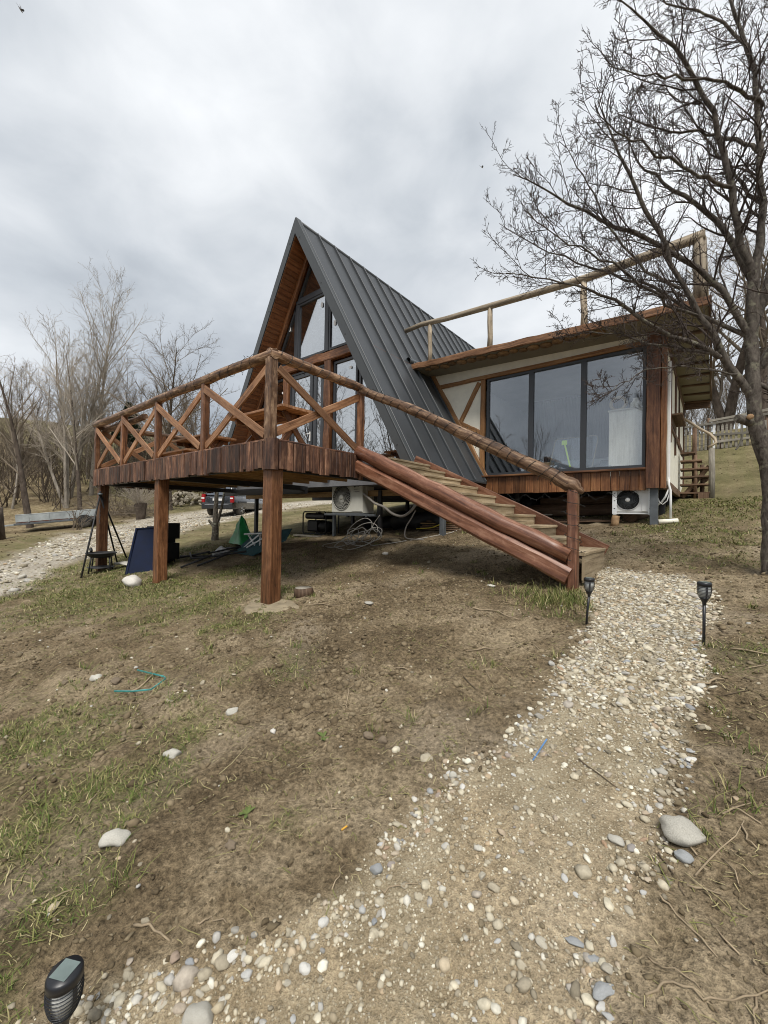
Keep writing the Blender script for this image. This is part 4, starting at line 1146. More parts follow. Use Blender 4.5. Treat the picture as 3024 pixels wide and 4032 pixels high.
# mullion between upper panes, the log beam and the posts
mb = MB(); mb.box((-4.32, GYW + .03, 4.84), (.10, .09, 1.52)); mb.box((-3.12, GYW + .03, 4.84), (.10, .09, 1.52)); mb.box((-3.72, GYW + .03, 5.65), (1.26, .09, .09)); mb.build('mullion', M_FRAME, house)
mb = MB(); mb.beam((-5.45, WY - .01, 3.91), (-2.02, WY - .01, 3.91), .13, .235, n=12, jit=.007, bev=.025); mb.build('tie_beam', M_POST, house)
for x in (-4.66, -3.01):
    mb = MB(); mb.beam((x, WY - .01, .94), (x, WY - .01, 3.79), .22, .13, n=9, jit=.006, bev=.02, up=(0, 1, 0)); mb.build('gable_post', M_POST, house)
# double door
door = win([(-4.55, .97), (-3.14, .97), (-3.14, 3.76), (-4.55, 3.76)], GYW - .01, 'door_frame', .05, .09)
for ch in list(door.children): bpy.data.objects.remove(ch)
for x0, x1 in ((-4.47, -3.62), (-3.57, -3.20)):
    mb = MB()
    lf = [(x0, 1.0), (x1, 1.0), (x1, 3.69), (x0, 3.69)]
    w_ = .10
    for a, b, c, d in ((x0, x1, 1.0, 1.0+w_), (x0, x1, 3.69-w_, 3.69), (x0, x0+w_, 1.0+w_, 3.69-w_), (x1-w_, x1, 1.0+w_, 3.69-w_)):
        mb.box(((a+b)/2, GYW + .01, (c+d)/2), (b-a, .06, d-c), bev=.006)
    lo = mb.build('door', M_FRAME, house)
    mb = MB(); mb.box(((x0+x1)/2, GYW + .015, 2.345), (x1-x0-2*w_, .012, 2.49), bev=.001); mb.build('pane', M_GLASSG, lo)
    if x1 < -3.6:
        mb = MB(); mb.box((x1-.05, GYW - .03, 2.0), (.03, .02, .24)); mb.tube([(x1-.05, GYW - .04, 2.06), (x1-.05, GYW - .075, 2.06), (x1-.17, GYW - .075, 2.06)], .010, 6); mb.build('door_handle', M_WHITEP, lo)
# pale stickers left on the glass
for x, z in ((-2.3, 3.50), (-3.0+.13, 4.72), (-4.9, 3.35), (-4.63, 5.05), (-3.35, 5.32)):
    mb = MB(); mb.box((x, GYW + .012, z), (.07, .003, .12 if z > 4 else .06), bev=.001); mb.build('sticker', M_WHITEP, house)
# interior of the A-frame: floor, back wall
mb = MB(); mb.box(((XL+XR)/2, (WY+BY)/2, .80), (XR-XL-.5, BY-WY-.1, .22)); mb.build('floor_slab', M_DARKIN, house)
mb = MB(); mb.prism([(AX, BY - .2, AZ - .2), (XR - .2, BY - .2, .9), (XL + .2, BY - .2, .9)], (0, .1, 0)); mb.build('back_wall', M_SOFF, house)
mb = MB(); mb.box((AX, 8.0, 2.3), (5.0, .1, 2.8)); mb.build('inner_wall', M_BLIND, house)
mb = MB(); mb.box((AX, 8.4, 3.9), (3.9, 9, .12)); mb.build('loft_floor', M_SOFF, house)
# floor frame beams below
for y in (3.5, 5.0, 7.0, 9.0):
    mb = MB(); mb.beam((XL + .2, y, .60), (XR - .05 if y > 4 else -3.5, y, .60), .12, .18); mb.build('floor_beam', M_BSTEEL, house)
mb = MB(); mb.beam((XR - .12, 3.3, .62), (XR - .12, 6.2, .62), .1, .36); mb.build('floor_beam', M_OLDW, house)
mb = MB(); mb.beam((XL + .2, 4.2, .52), (XR - .4, 4.2, .52), .05, .14); mb.build('floor_beam', M_JOIST, house)

# ---------------------------------------------------------------- wing
X0, X1, Y0, Y1 = -.13, 3.66, 6.3, 12.3
# front plaster: strip above the head beam and the triangle beside the roof
mb = MB()
xs = lambda z: AX + (AZ - z)/R3
mb.prism([(xs(3.52) + .02, Y0 + .03, 3.52), (3.40, Y0 + .03, 3.52), (3.40, Y0 + .03, 3.93), (xs(3.93) + .02, Y0 + .03, 3.93)], (0, .08, 0))
mb.prism([(xs(3.48) + .02, Y0 + .035, 3.48), (-.10, Y0 + .035, 3.48), (-.10, Y0 + .035, 1.0)], (0, .08, 0))
mb.build('front_wall', M_PLAST, house)
def timber(p0, p1, w, h, mat=M_TIMB, n=6, j=.004, name='timber', up=(0, 1, 0)):
    mb = MB(); mb.beam(p0, p1, w, h, n=n, jit=j, bev=.012, up=up); return mb.build(name, mat, house)
ty = Y0 + .005
timber((xs(3.50) + .03, ty, 3.495), (3.42, ty, 3.495), .10, .07, n=14, name='head_beam')
timber((-.11, ty + .004, 1.0), (-.11, ty + .004, 3.44), .12, .08)
timber((xs(3.86) + .09, ty - .012, 3.86), (xs(.98) + .07, ty - .012, .98), .115, .07, n=10)
timber((-.22, ty + .008, 3.40), (-.76, ty + .008, 2.42), .11, .06)
timber((-.74, ty + .006, 2.44), (-.17, ty + .006, 2.12), .11, .06)
# three tall windows
for a, b in ((.0, 1.09), (1.09, 2.21), (2.21, 3.34)):
    win([(a, 1.035), (b, 1.035), (b, 3.43), (a, 3.43)], Y0 - .01, 'window', .055, .08, M_GLASS)
mb = MB(); mb.beam((-.08, Y0 - .03, 1.005), (3.38, Y0 - .03, 1.005), .14, .045, n=8, jit=.002, bev=.01); mb.build('window_sill', M_WFASC, house)
# plank apron below the windows
x = -.16
while x < 3.33:
    w_ = random.uniform(.145, .19); w_ = min(w_, 3.36 - x)
    mb = MB(); mb.beam((x + w_/2, Y0 + random.uniform(-.006, .006), .585 + random.uniform(-.006, .006)), (x + w_/2, Y0 + random.uniform(-.004, .004), .98), w_ - .006, .030, n=2, jit=.001, bev=.008, up=(0, 1, 0))
    mb.build('apron_plank', M_WFASC, house); x += w_
# corner posts
timber((3.47, Y0 + .02, .62), (3.47, Y0 + .02, 3.70), .225, .24, M_CPOST, 10, .003, 'corner_post')
timber((3.635, Y0 + .03, .62), (3.635, Y0 + .03, 3.70), .095, .18, M_WFASC, 8, .003, 'corner_post')
# roof slab with its wavy front board; slightly lower at the right end
zt = lambda x: 3.95 - .035*(x + 1.72)
mb = MB(); mb.prism([(-2.1, 5.52, zt(-2.1) - .12), (4.29, 5.52, zt(4.29) - .12), (4.29, 5.52, zt(4.29) - .015), (-2.1, 5.52, zt(-2.1) - .015)], (0, 6.9, 0)); mb.build('roof_slab', M_SOFW, house)
mb = MB()
mb.beam((-1.74, 5.49, zt(-1.74) - .065), (4.31, 5.49, zt(4.31) - .065), .05, .145, n=30, jit=.006, bev=.012); mb.build('eave_board', M_EAVE, house)
mb = MB(); mb.beam((4.315, 5.47, zt(4.3) - .07), (4.315, 12.4, zt(4.3) - .07), .04, .16, n=10, jit=.004); mb.build('eave_board', M_OLDW, house)
for y in np.arange(6.6, 12.5, .95):
    mb = MB(); mb.beam((3.70, y, 3.66 - .035), (4.29, y, 3.615 - .035), .07, .05); mb.build('soffit_batten', M_OLDW, house)
mb = MB(); mb.beam((3.68, 12.35, 3.52), (4.3, 12.35, 3.50), .06, .22); mb.build('eave_board', M_OLDW, house)
# log slices nailed under the eave
x = -1.45
while x < 2.6:
    r_ = random.uniform(.08, .14)
    mb = MB(); mb.lathe([(.001, 0), (r_, 0), (r_*1.02, .03), (.001, .031)], (x + r_, 5.70 + random.uniform(-.05, .05), zt(x) - .155), 11); mb.build('log_slice', M_CUT, house)
    x += r_*2.05
# end wall on the right
mb = MB(); mb.box((3.62, (Y0 + Y1)/2 + .05, 2.16), (.08, Y1 - Y0 - .15, 2.9)); mb.build('side_wall', M_PLAST, house)
sx_ = 3.675
for p0, p1, w_ in (((sx_, 7.3, 1.65), (sx_, 7.3, 3.5), .12), ((sx_, 8.7, 1.55), (sx_, 8.7, 3.5), .13), ((sx_, 10.0, 1.9), (sx_, 10.0, 3.5), .12), ((sx_, 12.2, .62), (sx_, 12.2, 3.55), .16), ((sx_, 6.9, 2.02), (sx_, 12.1, 1.98), .12), ((sx_, 6.6, 3.45), (sx_, 12.2, 3.45), .12)):
    mb = MB(); mb.beam(p0, p1, w_ if abs(p1[2]-p0[2]) > .5 else .04, .04 if abs(p1[2]-p0[2]) > .5 else w_, n=5, jit=.003, bev=.01, up=(1, 0, 0) if abs(p1[2]-p0[2]) > .5 else (0, 0, 1)); mb.build('timber', M_CPOST, house)
mb = MB(); mb.beam((3.66, 6.55, .70), (3.66, 12.3, .70), .09, .16, n=6, jit=.004); mb.build('sill_beam', M_OLDW, house)
mb = MB(); mb.beam((3.78, 7.25, 2.22), (3.78, 8.65, 2.22), .20, .035); mb.beam((3.69, 7.3, 2.10), (3.69, 8.6, 2.10), .03, .16); mb.build('wall_shelf', M_OLDW, house)
mb = MB(); mb.box((3.705, 6.50, 1.95), (.05, .06, 2.3), bev=.01); mb.build('cable_duct', M_WHITEP, house)
mb = MB(); mb.tube([(3.71, 6.49, .84), (3.71, 6.49, .70), (3.74, 6.46, .58), (3.745, 6.45, .40), (3.75, 6.45, .05)], .022, 8); mb.tube([(3.52, 6.55, .50), (3.56, 6.50, .36), (3.62, 6.48, .31), (3.69, 6.47, .38), (3.73, 6.47, .55)], .010, 6); mb.tube([(3.52, 6.60, .30), (3.60, 6.52, .36), (3.66, 6.49, .46), (3.72, 6.48, .62)], .018, 6); mb.build('drain_pipe', M_WHITEP, house)
mb = MB(); mb.box(((X0 + X1)/2, Y1, 2.2), (X1 - X0, .1, 3.0)); mb.box(((X0 + X1)/2, (Y0 + Y1)/2 + .1, .80), (X1 - X0 - .1, Y1 - Y0 - .2, .2)); mb.build('wing_shell', M_DARKIN, house)
mb = MB(); mb.box((X0 - .6, 9.45, 2.2), (.06, 5.8, 2.9)); mb.build('wing_shell', M_BLIND, house)
# support posts
for x, y, w_, h1, mt in ((3.49, 6.36, .13, .63, M_STEEL), (3.52, 7.6, .11, .66, M_BSTEEL), (3.55, 9.0, .11, .66, M_BSTEEL), (-.2, 4.60, .11, .5, M_STEEL), (.4, 7.4, .11, .7, M_BSTEEL), (1.9, 8.6, .11, .7, M_BSTEEL), (-3.42, 4.42, .075, .58, M_STEEL), (-1.62, 4.16, .085, .58, M_BSTEEL), (-7.0, 4.4, .10, .62, M_BSTEEL), (-2.9, 7.0, .09, .6, M_BSTEEL), (-5.2, 7.0, .09, .6, M_BSTEEL), (-.3, 9.5, .1, .6, M_BSTEEL), (-7.0, 8.6, .1, .62, M_BSTEEL)):
    g_ = G(x, y, -.08)
    mb = MB(); mb.box((x, y, (g_.z + h1)/2), (w_, w_, h1 - g_.z), bev=.006); mb.build('support_post', mt, house)
mb = MB(); mb.tube([(-1.80, 5.42, 4.06), (-1.90, 6.1, 4.16)], .062, 12, cap=False); mb.tube([(-1.795, 5.40, 4.058), (-1.80, 5.44, 4.063)], .068, 12, cap=False); mb.build('roof_pipe', M_STEEL, house)

# ---------------------------------------------------------------- railing on the wing roof
ter = thing('roof_railing', 'pale peeled pole railing standing on the flat wing roof', 'railing', (1.1, 5.6, 3.9))
mb = MB()
mb.tube([(-2.02, 5.56, 4.93), (-1.5, 5.56, 4.96), (-.8, 5.57, 4.90), (.4, 5.56, 4.84), (1.4, 5.55, 4.79), (2.4, 5.56, 4.76), (3.3, 5.55, 4.79), (4.24, 5.56, 4.83)], [.058, .06, .062, .066, .07, .075, .082, .09], 10, .05); mb.build('handrail', M_RAW, ter)
for x, r_, zt_ in ((-1.25, .055, 4.92), (.38, .060, 4.82), (2.36, .064, 4.74), (4.17, .095, 4.80)):
    mb = MB(); z0_ = zt(x) - .02; h_ = zt_ - z0_
    mb.tube([(x, 5.58, z0_), (x + .01, 5.58, z0_ + h_*.3), (x - .008, 5.58, z0_ + h_*.65), (x, 5.57, zt_)], [r_, r_*.95, r_*1.02, r_*.92], 9, .07); mb.build('post', M_RAW, ter)
mb = MB(); mb.tube([(4.2, 5.6, 4.80), (4.22, 8.5, 4.82), (4.2, 12.2, 4.80)], .06, 8, .05); mb.build('handrail', M_RAW, ter)
for y in (8.5, 12.0):
    mb = MB(); mb.tube([(4.2, y, 3.72), (4.2, y, 4.8)], .06, 8, .06); mb.build('post', M_RAW, ter)

# ---------------------------------------------------------------- inside the wing
def bx(name, mat, label, cat, c, d, bev=.01, rz=0, group=None):
    mb = MB(); mb.box(c, d, bev, rz); return mb.solo(name, mat, label, cat, group)
cab = thing('cabinet', 'pale wood cabinet standing behind the right wing window', 'cabinet', (2.99, 6.75, .9))
mb = MB(); mb.box((2.99, 6.78, 1.59), (.66, .5, 1.36)); mb.build('body', M_CABI, cab)
mb = MB(); mb.box((2.99, 6.77, 2.285), (.70, .54, .03)); mb.build('top', M_CABI, cab)
mb = MB(); a = [(math.cos(t)*.14, math.sin(t)*.14) for t in np.linspace(0, 6.28, 20)[:-1]]
mb.tube([(2.80 + p[0], 6.72, 2.47 + p[1]) for p in a], .035, 8, closed=True); mb.solo('wicker_ring', M_TREAD, 'round pale ring ornament on top of the cabinet', 'ornament')
mb = MB(); mb.lathe([(.001, 0), (.08, 0), (.105, .06), (.10, .14), (.05, .20), (.06, .23), (.001, .23)], (3.12, 6.72, 2.30), 16); mb.solo('jar', M_CABI, 'pale ceramic jar on top of the cabinet', 'jar')
bed = thing('bed', 'low bed with white sheet behind the wing windows', 'bed', (1.9, 8.3, .9))
mb = MB(); mb.box((1.9, 8.3, 1.08), (2.4, 1.5, .34)); mb.build('frame', M_DARKIN, bed)
mb = MB(); mb.beam((.72, 8.3, 1.34), (3.1, 8.3, 1.36), 1.52, .2, n=10, jit=.012, bev=.06, sm=True); mb.build('sheet', M_SHEET, bed)
t = thing('storage_lid', 'clear plastic storage lid with lime clip leaning inside the window', 'lid', (1.95, 6.6, .92))
mb = MB(); pts = []
for cx, cz, a0 in ((.36, .34, 0), (-.36, .34, 90), (-.36, -.34, 180), (.36, -.34, 270)):
    for q in range(4):
        an = math.radians(a0 + q*30); pts.append((1.90 + cx + .09*math.cos(an) + (cz + .34)*.12, 6.52 + (cz + .4)*.18, 1.46 + (cz + .09*math.sin(an))*.86))
mb.tube(pts, .012, 6, closed=True); mb.build('rim', M_SOFW, t)
mb = MB(); mb.prism(pts, (0, .01, 0)); mb.build('sheet', M_CLEAR, t)
mb = MB(); mb.beam((1.80, 6.46, 1.66), (1.93, 6.42, 1.14), .05, .02); mb.box((1.79, 6.47, 1.70), (.11, .02, .10)); mb.build('clip', M_LIME, t)
bx('cardboard_box', M_CARD, 'brown cardboard box beside the clear lid', 'box', (1.28, 6.75, 1.12), (.42, .4, .36), .01, .3)
mb = MB(); mb.tube([(.85, 6.7, 1.0), (.95, 6.7, 1.2), (1.05, 6.75, 1.28), (1.2, 6.8, 1.15)], [.12, .16, .13, .06], 9, .12); mb.solo('dark_jacket', M_TARP, 'crumpled dark jacket lying inside the middle window', 'jacket')
mb = MB(); mb.tube([(2.45, 6.62, 1.0), (2.55, 6.62, 1.16), (2.72, 6.65, 1.12), (2.78, 6.65, .98)], [.09, .13, .12, .07], 8, .2); mb.solo('plastic_bag', M_CLEAR, 'crumpled clear plastic bag beside the cabinet', 'bag')
mb = MB(); mb.lathe([(.10, 0), (.15, .02), (.17, .20), (.155, .20), (.13, .03), (.001, .03)], (.42, 6.75, .92), 16); mb.solo('green_tub', M_GREEN, 'green plastic tub on the floor inside the left window', 'tub')
mb = MB(); mb.tube([(.55, 6.75, .98), (.68, 6.74, 1.12), (.82, 6.74, 1.0)], [.08, .12, .07], 8, .12); mb.solo('blue_cloth', M_BLUE, 'dark blue cloth bundle beside the green tub', 'cloth')
bl = thing('curtain', 'grey pleated curtain drawn behind the wing windows', 'curtain', (1.9, 9.3, .95))
mb = MB(); cp = []
for i in range(90):
    x = .1 + i*.038; cp.append((x, 9.3 + (.03 if i % 2 else -.03)))
V = []; F = []; UVs = []
for i, (x, y) in enumerate(cp):
    V += [(x, y, .95), (x, y, 3.5)]
    if i: F.append((2*i-2, 2*i, 2*i+1, 2*i-1)); UVs.append(((0, 0), (0, .04), (2, .04), (2, 0)))
mb._add(V, F, UVs); mb.build('cloth', M_BLIND, bl)
mb = MB(); mb.tube([(0, 9.3, 3.52), (3.5, 9.3, 3.52)], .015, 6); mb.build('rod', M_BSTEEL, bl)
# ------------------------------------------------------------------ deck
DZ, DB = .94, .58       # top and lower edge of the fascia
DX, DY = -7.02, 3.15
deck = thing('deck', 'raised timber deck on square posts with cross-braced log railing', 'deck', (-3.5, 1.5, -1.2))
def post(x, y, w_, z0, z1, mat=M_POST, name='support_post', par=deck):
    mb = MB(); mb.beam((x, y, z0), (x, y, z1), w_, w_, n=10, jit=.0022, bev=.014, up=(0, 1, 0)); return mb.build(name, mat, par)
for x in (-.10, -3.52, -6.78):
    g_ = G(x, .12, -.1); post(x, .12, .19, g_.z, DB + .12)
# fascia planks: front side along x and the right side along y
def fascia(p0, d, L, nrm):
    s_ = 0
    while s_ < L - .02:
        w_ = min(random.uniform(.06, .135), L - s_)
        c = p0 + d*(s_ + w_/2) + nrm*random.uniform(-.010, .012)
        zb = DB + random.uniform(-.022, .018)
        mb = MB(); mb.beam(Vector((c.x, c.y, zb)), Vector((c.x, c.y, DZ + random.uniform(-.012, .008))), w_ - .003, random.uniform(.04, .062), n=2, jit=.0018, bev=.014, up=nrm, taper=random.uniform(.92, 1.05))
        mb.build('fascia_plank', M_FASC, deck); s_ += w_
fascia(Vector((DX, 0, 0)), Vector((1, 0, 0)), 6.95, Vector((0, -1, 0)))
fascia(Vector((.03, .10, 0)), Vector((0, 1, 0)), 1.64, Vector((1, 0, 0)))
mb = MB(); mb.beam((-.02, .04, DB - .02), (-.02, .04, DZ + .02), .17, .16, n=1, jit=.002, bev=.045, up=(.7, -.7, 0)); mb.build('fascia_plank', M_FASC, deck)
fascia(Vector((DX - .02, .05, 0)), Vector((0, 1, 0)), 3.0, Vector((-1, 0, 0)))
# edge cap board
mb = MB(); mb.beam((DX, .03, DZ + .008), (-.02, .03, DZ + .008), .10, .03, n=10, jit=.003); mb.beam((-.02, .08, DZ + .009), (-.02, 1.74, DZ + .009), .10, .03, n=4, jit=.003); mb.build('edge_board', M_FASC, deck)
# deck boards, joists and steel frame beneath
y = .06
while y < DY:
    mb = MB(); mb.beam((DX + .05, y + .065, DZ - .045), (-.02, y + .065, DZ - .045), .126, .035, bev=.004); mb.build('deck_board', M_JOIST, deck); y += .132
for x in np.arange(-6.7, -.1, .62):
    mb = MB(); mb.beam((x, .07, DZ - .15), (x, DY, DZ - .15), .05, .16, bev=.004); mb.build('joist', M_JOIST, deck)
for x in (-6.62, -3.52, -.25):
    mb = MB(); mb.beam((x, .1, DB + .06), (x, DY + .3, DB + .06), .09, .11, bev=.004); mb.build('steel_beam', M_BSTEEL, deck)
mb = MB(); mb.beam((DX + .1, .10, DB + .045), (-.1, .10, DB + .045), .07, .08); mb.build('steel_beam', M_BSTEEL, deck)
# railing posts
PX = [-.05, -1.77, -3.52, -5.22, -6.94]
for i, x in enumerate(PX):
    w_ = .125 if i == 0 else .105
    post(x, .03, w_, DZ - .02, 1.99, M_RAIL if i == 0 else M_POST, 'railing_post')
post(-.02, 1.70, .10, DZ - .3, 1.98, M_POST, 'railing_post')
for y in (1.5, 2.95): post(-6.94, y, .11, DZ - .02, 1.98, M_POST, 'railing_post')
# log rails
def rail(pts, rad, par, name='handrail', mat=M_RAIL, seg=4, sides=10, j=.06):
    P = []; R = []
    for i in range(len(pts) - 1):
        for k_ in range(seg):
            t = k_/seg; P.append(tuple(Vector(pts[i]).lerp(Vector(pts[i+1]), t) + Vector((0, random.gauss(0, .005), random.gauss(0, .006))))); R.append((rad[i] + (rad[i+1] - rad[i])*t)*random.uniform(.94, 1.06))
    P.append(pts[-1]); R.append(rad[-1])
    mb = MB(); mb.tube(P, R, sides, j); return mb.build(name, mat, par)
rail([(.02, .03, 2.055), (-1.8, .02, 2.05), (-3.5, .03, 2.045), (-5.2, .03, 2.03), (-7.05, .02, 2.03)], [.068, .070, .074, .078, .080], deck)
rail([(-.04, -.03, 2.055), (-.03, .8, 2.045), (-.02, 1.72, 2.03)], [.070, .066, .062], deck)
rail([(-6.94, 0, 1.99), (-6.94, 1.5, 2.01), (-6.94, 3.05, 2.02)], [.075, .07, .065], deck)
rail([(-4.6, .20, 1.93), (-5.8, .20, 1.925), (-7.0, .19, 1.92)], [.06, .07, .075], deck)
# cross braces
def brace(a, b, off, par=deck, mat=M_BRACE):
    a = Vector(a); b = Vector(b); mb = MB()
    d = (b - a); nrm = Vector((d.x, d.y, 0)).normalized().cross(Vector((0, 0, 1)))
    mb.beam(a + nrm*off, b + nrm*off, .028, .112, n=4, jit=.002, bev=.005); return mb.build('brace', mat, par)
for i in range(4):
    xa, xb = PX[i] - .06, PX[i+1] + .06
    brace((xb, .02, 1.90), (xa, .02, 1.02), .035); brace((xb, .02, 1.02), (xa, .02, 1.90), -.002)
brace((-.03, .10, 1.88), (-.03, 1.66, 1.00), .035); brace((-.03, .10, 1.06), (-.03, 1.66, 1.88), -.002)
brace((-6.94, .1, 1.88), (-6.94, 1.45, 1.02), .03); brace((-6.94, .1, 1.02), (-6.94, 1.45, 1.88), -.005)
brace((-6.94, 1.55, 1.88), (-6.94, 2.9, 1.02), .03); brace((-6.94, 1.55, 1.02), (-6.94, 2.9, 1.88), -.005)

# ------------------------------------------------------------------ staircase
st = thing('staircase', 'wooden stairs with log stringers, closed risers and a peeled log handrail', 'stairs', (1.7, 2.2, -1.0))
SY0, SY1 = 1.74, 2.88
NT_ = 10
tx = [.56 + .302*i for i in range(NT_)]; tz = [.89 - .14*i for i in range(NT_)]
for i in range(NT_):
    y0 = SY0 + .02; y1 = SY1 - .02 + .0*i
    mb = MB(); mb.beam((tx[i] - .14, y0, tz[i] - .018), (tx[i] - .14, y1, tz[i] - .018), .315, .034, n=3, jit=.002, bev=.005); mb.build('tread', M_TREAD, st)
    mb = MB(); h_ = .105 if i < NT_ - 1 else .27
    mb.beam((tx[i] - .006, y0 + .01, tz[i] - .037 - h_/2), (tx[i] - .006, y1 - .01, tz[i] - .037 - h_/2), .02, h_, bev=.003); mb.build('riser', M_TREAD, st)
    if i % 2 == 1:
        mb = MB(); mb.box((tx[i] - .01, y1 + .035, tz[i] - .02), (.06, .06, .045), .008); mb.build('tread_end', M_GREYW, st)
mb = MB(); mb.box((tx[-1] - .004, (SY0 + SY1)/2, tz[-1] - .18), (.024, SY1 - SY0 - .08, .30), .004); mb.build('riser', M_TREAD, st)
# far stringer board, seen above the treads
mb = MB(); mb.beam((.2, SY1 + .0, .93), (3.27, SY1 + .0, -.49), .04, .32, n=6, jit=.003, bev=.006); mb.build('stringer', M_LOG, st)
mb = MB(); mb.beam((.1, SY0 + .06, .84), (3.1, SY0 + .06, -.55), .04, .2, n=3); mb.build('stringer', M_LOG, st)
# upper round log and squared beam below it, near side
rail([(.03, 1.62, 1.00), (1.1, 1.62, .53), (2.2, 1.62, .02), (3.17, 1.63, -.40)], [.098, .104, .104, .088], st, 'stringer_log', M_LOG, 5, 14, .02)
mb = MB(); mb.beam((.02, 1.62, .775), (3.17, 1.63, -.625), .17, .195, n=10, jit=.0035, bev=.035); mb.build('stringer_beam', M_LOG, st)
g_ = G(3.2, 1.66, -.12)
mb = MB(); mb.beam((3.20, 1.66, g_.z), (3.19, 1.66, .36), .105, .12, n=9, jit=.0025, bev=.018, up=(0, 1, 0)); mb.build('newel_post', M_LOG, st)
hr = rail([(.0, 1.67, 2.00), (1.0, 1.66, 1.53), (2.1, 1.66, .95), (3.0, 1.66, .47), (3.20, 1.66, .35), (3.29, 1.66, .28)], [.066, .070, .074, .080, .078, .02], st, 'handrail', M_RAIL, 4, 12, .05)

# ------------------------------------------------------------------ string lights wound round the rails
def winding(a, b, r_, turns, mb):
    a = Vector(a); b = Vector(b); T = (b - a).normalized(); A = T.cross(Vector((0, 0, 1))).normalized(); B = A.cross(T)
    pts = []; n = turns*9
    for i in range(n + 1):
        t = min(1., max(0., i/n + .012*math.sin(i*.37) + .008*math.sin(i*.83))); an = 6.2832*i/9
        p = a.lerp(b, t) + (A*math.cos(an) + B*math.sin(an))*(r_ + random.uniform(.0, .006))
        pts.append(p)
        if i % 4 == 0:
            o = (A*math.cos(an) + B*math.sin(an)); mb.tube([p, p + o*.035 + T*random.uniform(-.02, .02)], [.003, .0045], 4)
    mb.tube(pts, .0034, 4)
mb = MB(); winding((-.03, .1, 2.05), (-.02, 1.66, 2.035), .072, 9, mb); winding((-.3, .03, 2.055), (-3.2, .03, 2.045), .078, 11, mb)
mb.solo('string_lights', M_WIRE, 'unlit dark string lights wound round the deck rails', 'string lights')
mb = MB(); winding((.05, 1.67, 1.98), (1.0, 1.66, 1.53), .072, 6, mb); winding((1.0, 1.66, 1.53), (2.1, 1.66, .95), .077, 7, mb); winding((2.1, 1.66, .95), (3.15, 1.66, .39), .083, 8, mb); winding((3.19, 1.66, .30), (3.2, 1.66, -.45), .085, 6, mb)
mb.solo('string_lights', M_WIRE, 'unlit dark string lights wound down the stair handrail and post', 'string lights')
mb = MB(); pts = []
for i in range(60):
    x = .6 + i*.045; pts.append((x, 6.22 + random.gauss(0, .006), .56 - .14*abs(math.sin(i*.33)) + random.gauss(0, .01)))
    if i % 3 == 0: mb.tube([pts[-1], Vector(pts[-1]) + Vector((random.gauss(0, .02), -.02, -.04))], .004, 4)
mb.tube(pts, .0045, 4); mb.solo('string_lights', M_WIRE, 'unlit string lights hanging under the wing apron', 'string lights')

# ------------------------------------------------------------------ picnic tables on the deck
def picnic(label, ox, oy, bench=True):
    t = thing('picnic_table', label, 'picnic table', (ox, oy, DZ))
    L_ = 1.75; zt_ = DZ + .86
    for i in range(5):
        mb = MB(); y_ = oy - .33 + i*.165
        mb.beam((ox - L_/2, y_, zt_), (ox + L_/2, y_, zt_), .155, .045, n=4, jit=.002, bev=.006); mb.build('top_plank', M_BRACE, t)
    for sx in (-1, 1):
        x_ = ox + sx*(L_/2 - .28)
        mb = MB(); mb.beam((x_, oy - .45, DZ), (x_, oy + .22, zt_ - .03), .05, .10, n=2, jit=.002); mb.build('leg', M_POST, t)
        mb = MB(); mb.beam((x_ + .052, oy + .45, DZ), (x_ + .052, oy - .22, zt_ - .03), .05, .10, n=2, jit=.002); mb.build('leg', M_POST, t)
        mb = MB(); mb.beam((x_ - .05, oy - .36, zt_ - .07), (x_ - .05, oy + .36, zt_ - .07), .05, .09); mb.build('cross_rail', M_POST, t)
    mb = MB(); mb.beam((ox - L_/2 + .3, oy, zt_ - .09), (ox + L_/2 - .3, oy, zt_ - .09), .06, .10); mb.build('stretcher', M_POST, t)
    for sy in ((-1, 1) if bench else ()):
        mb = MB(); mb.beam((ox - L_/2, oy + sy*.68, DZ + .46), (ox + L_/2, oy + sy*.68, DZ + .46), .24, .045, n=3, jit=.002); mb.build('bench_seat', M_BRACE, t)
        for sx in (-1, 1):
            mb = MB(); mb.beam((ox + sx*(L_/2 - .25), oy + sy*.68, DZ), (ox + sx*(L_/2 - .25), oy + sy*.68, DZ + .44), .08, .18, up=(0, 1, 0)); mb.build('bench_leg', M_POST, t)
picnic('brown picnic table behind the corner post of the deck', -2.0, 1.42, False)
picnic('brown picnic table at the far left end of the deck', -5.6, 1.9)
mb = MB(); mb.tube([(-3.15, 2.0, DZ), (-3.28, 2.1, DZ + .62)], .013, 6); mb.solo('red_broom_handle', M_RED, 'thin red stick leaning behind the deck corner post', 'stick')
mb = MB(); mb.tube([(-2.95, 2.0, DZ), (-2.85, 2.1, DZ + .72)], .013, 6); mb.solo('yellow_broom_handle', M_YELL, 'thin yellow stick leaning behind the deck corner post', 'stick')
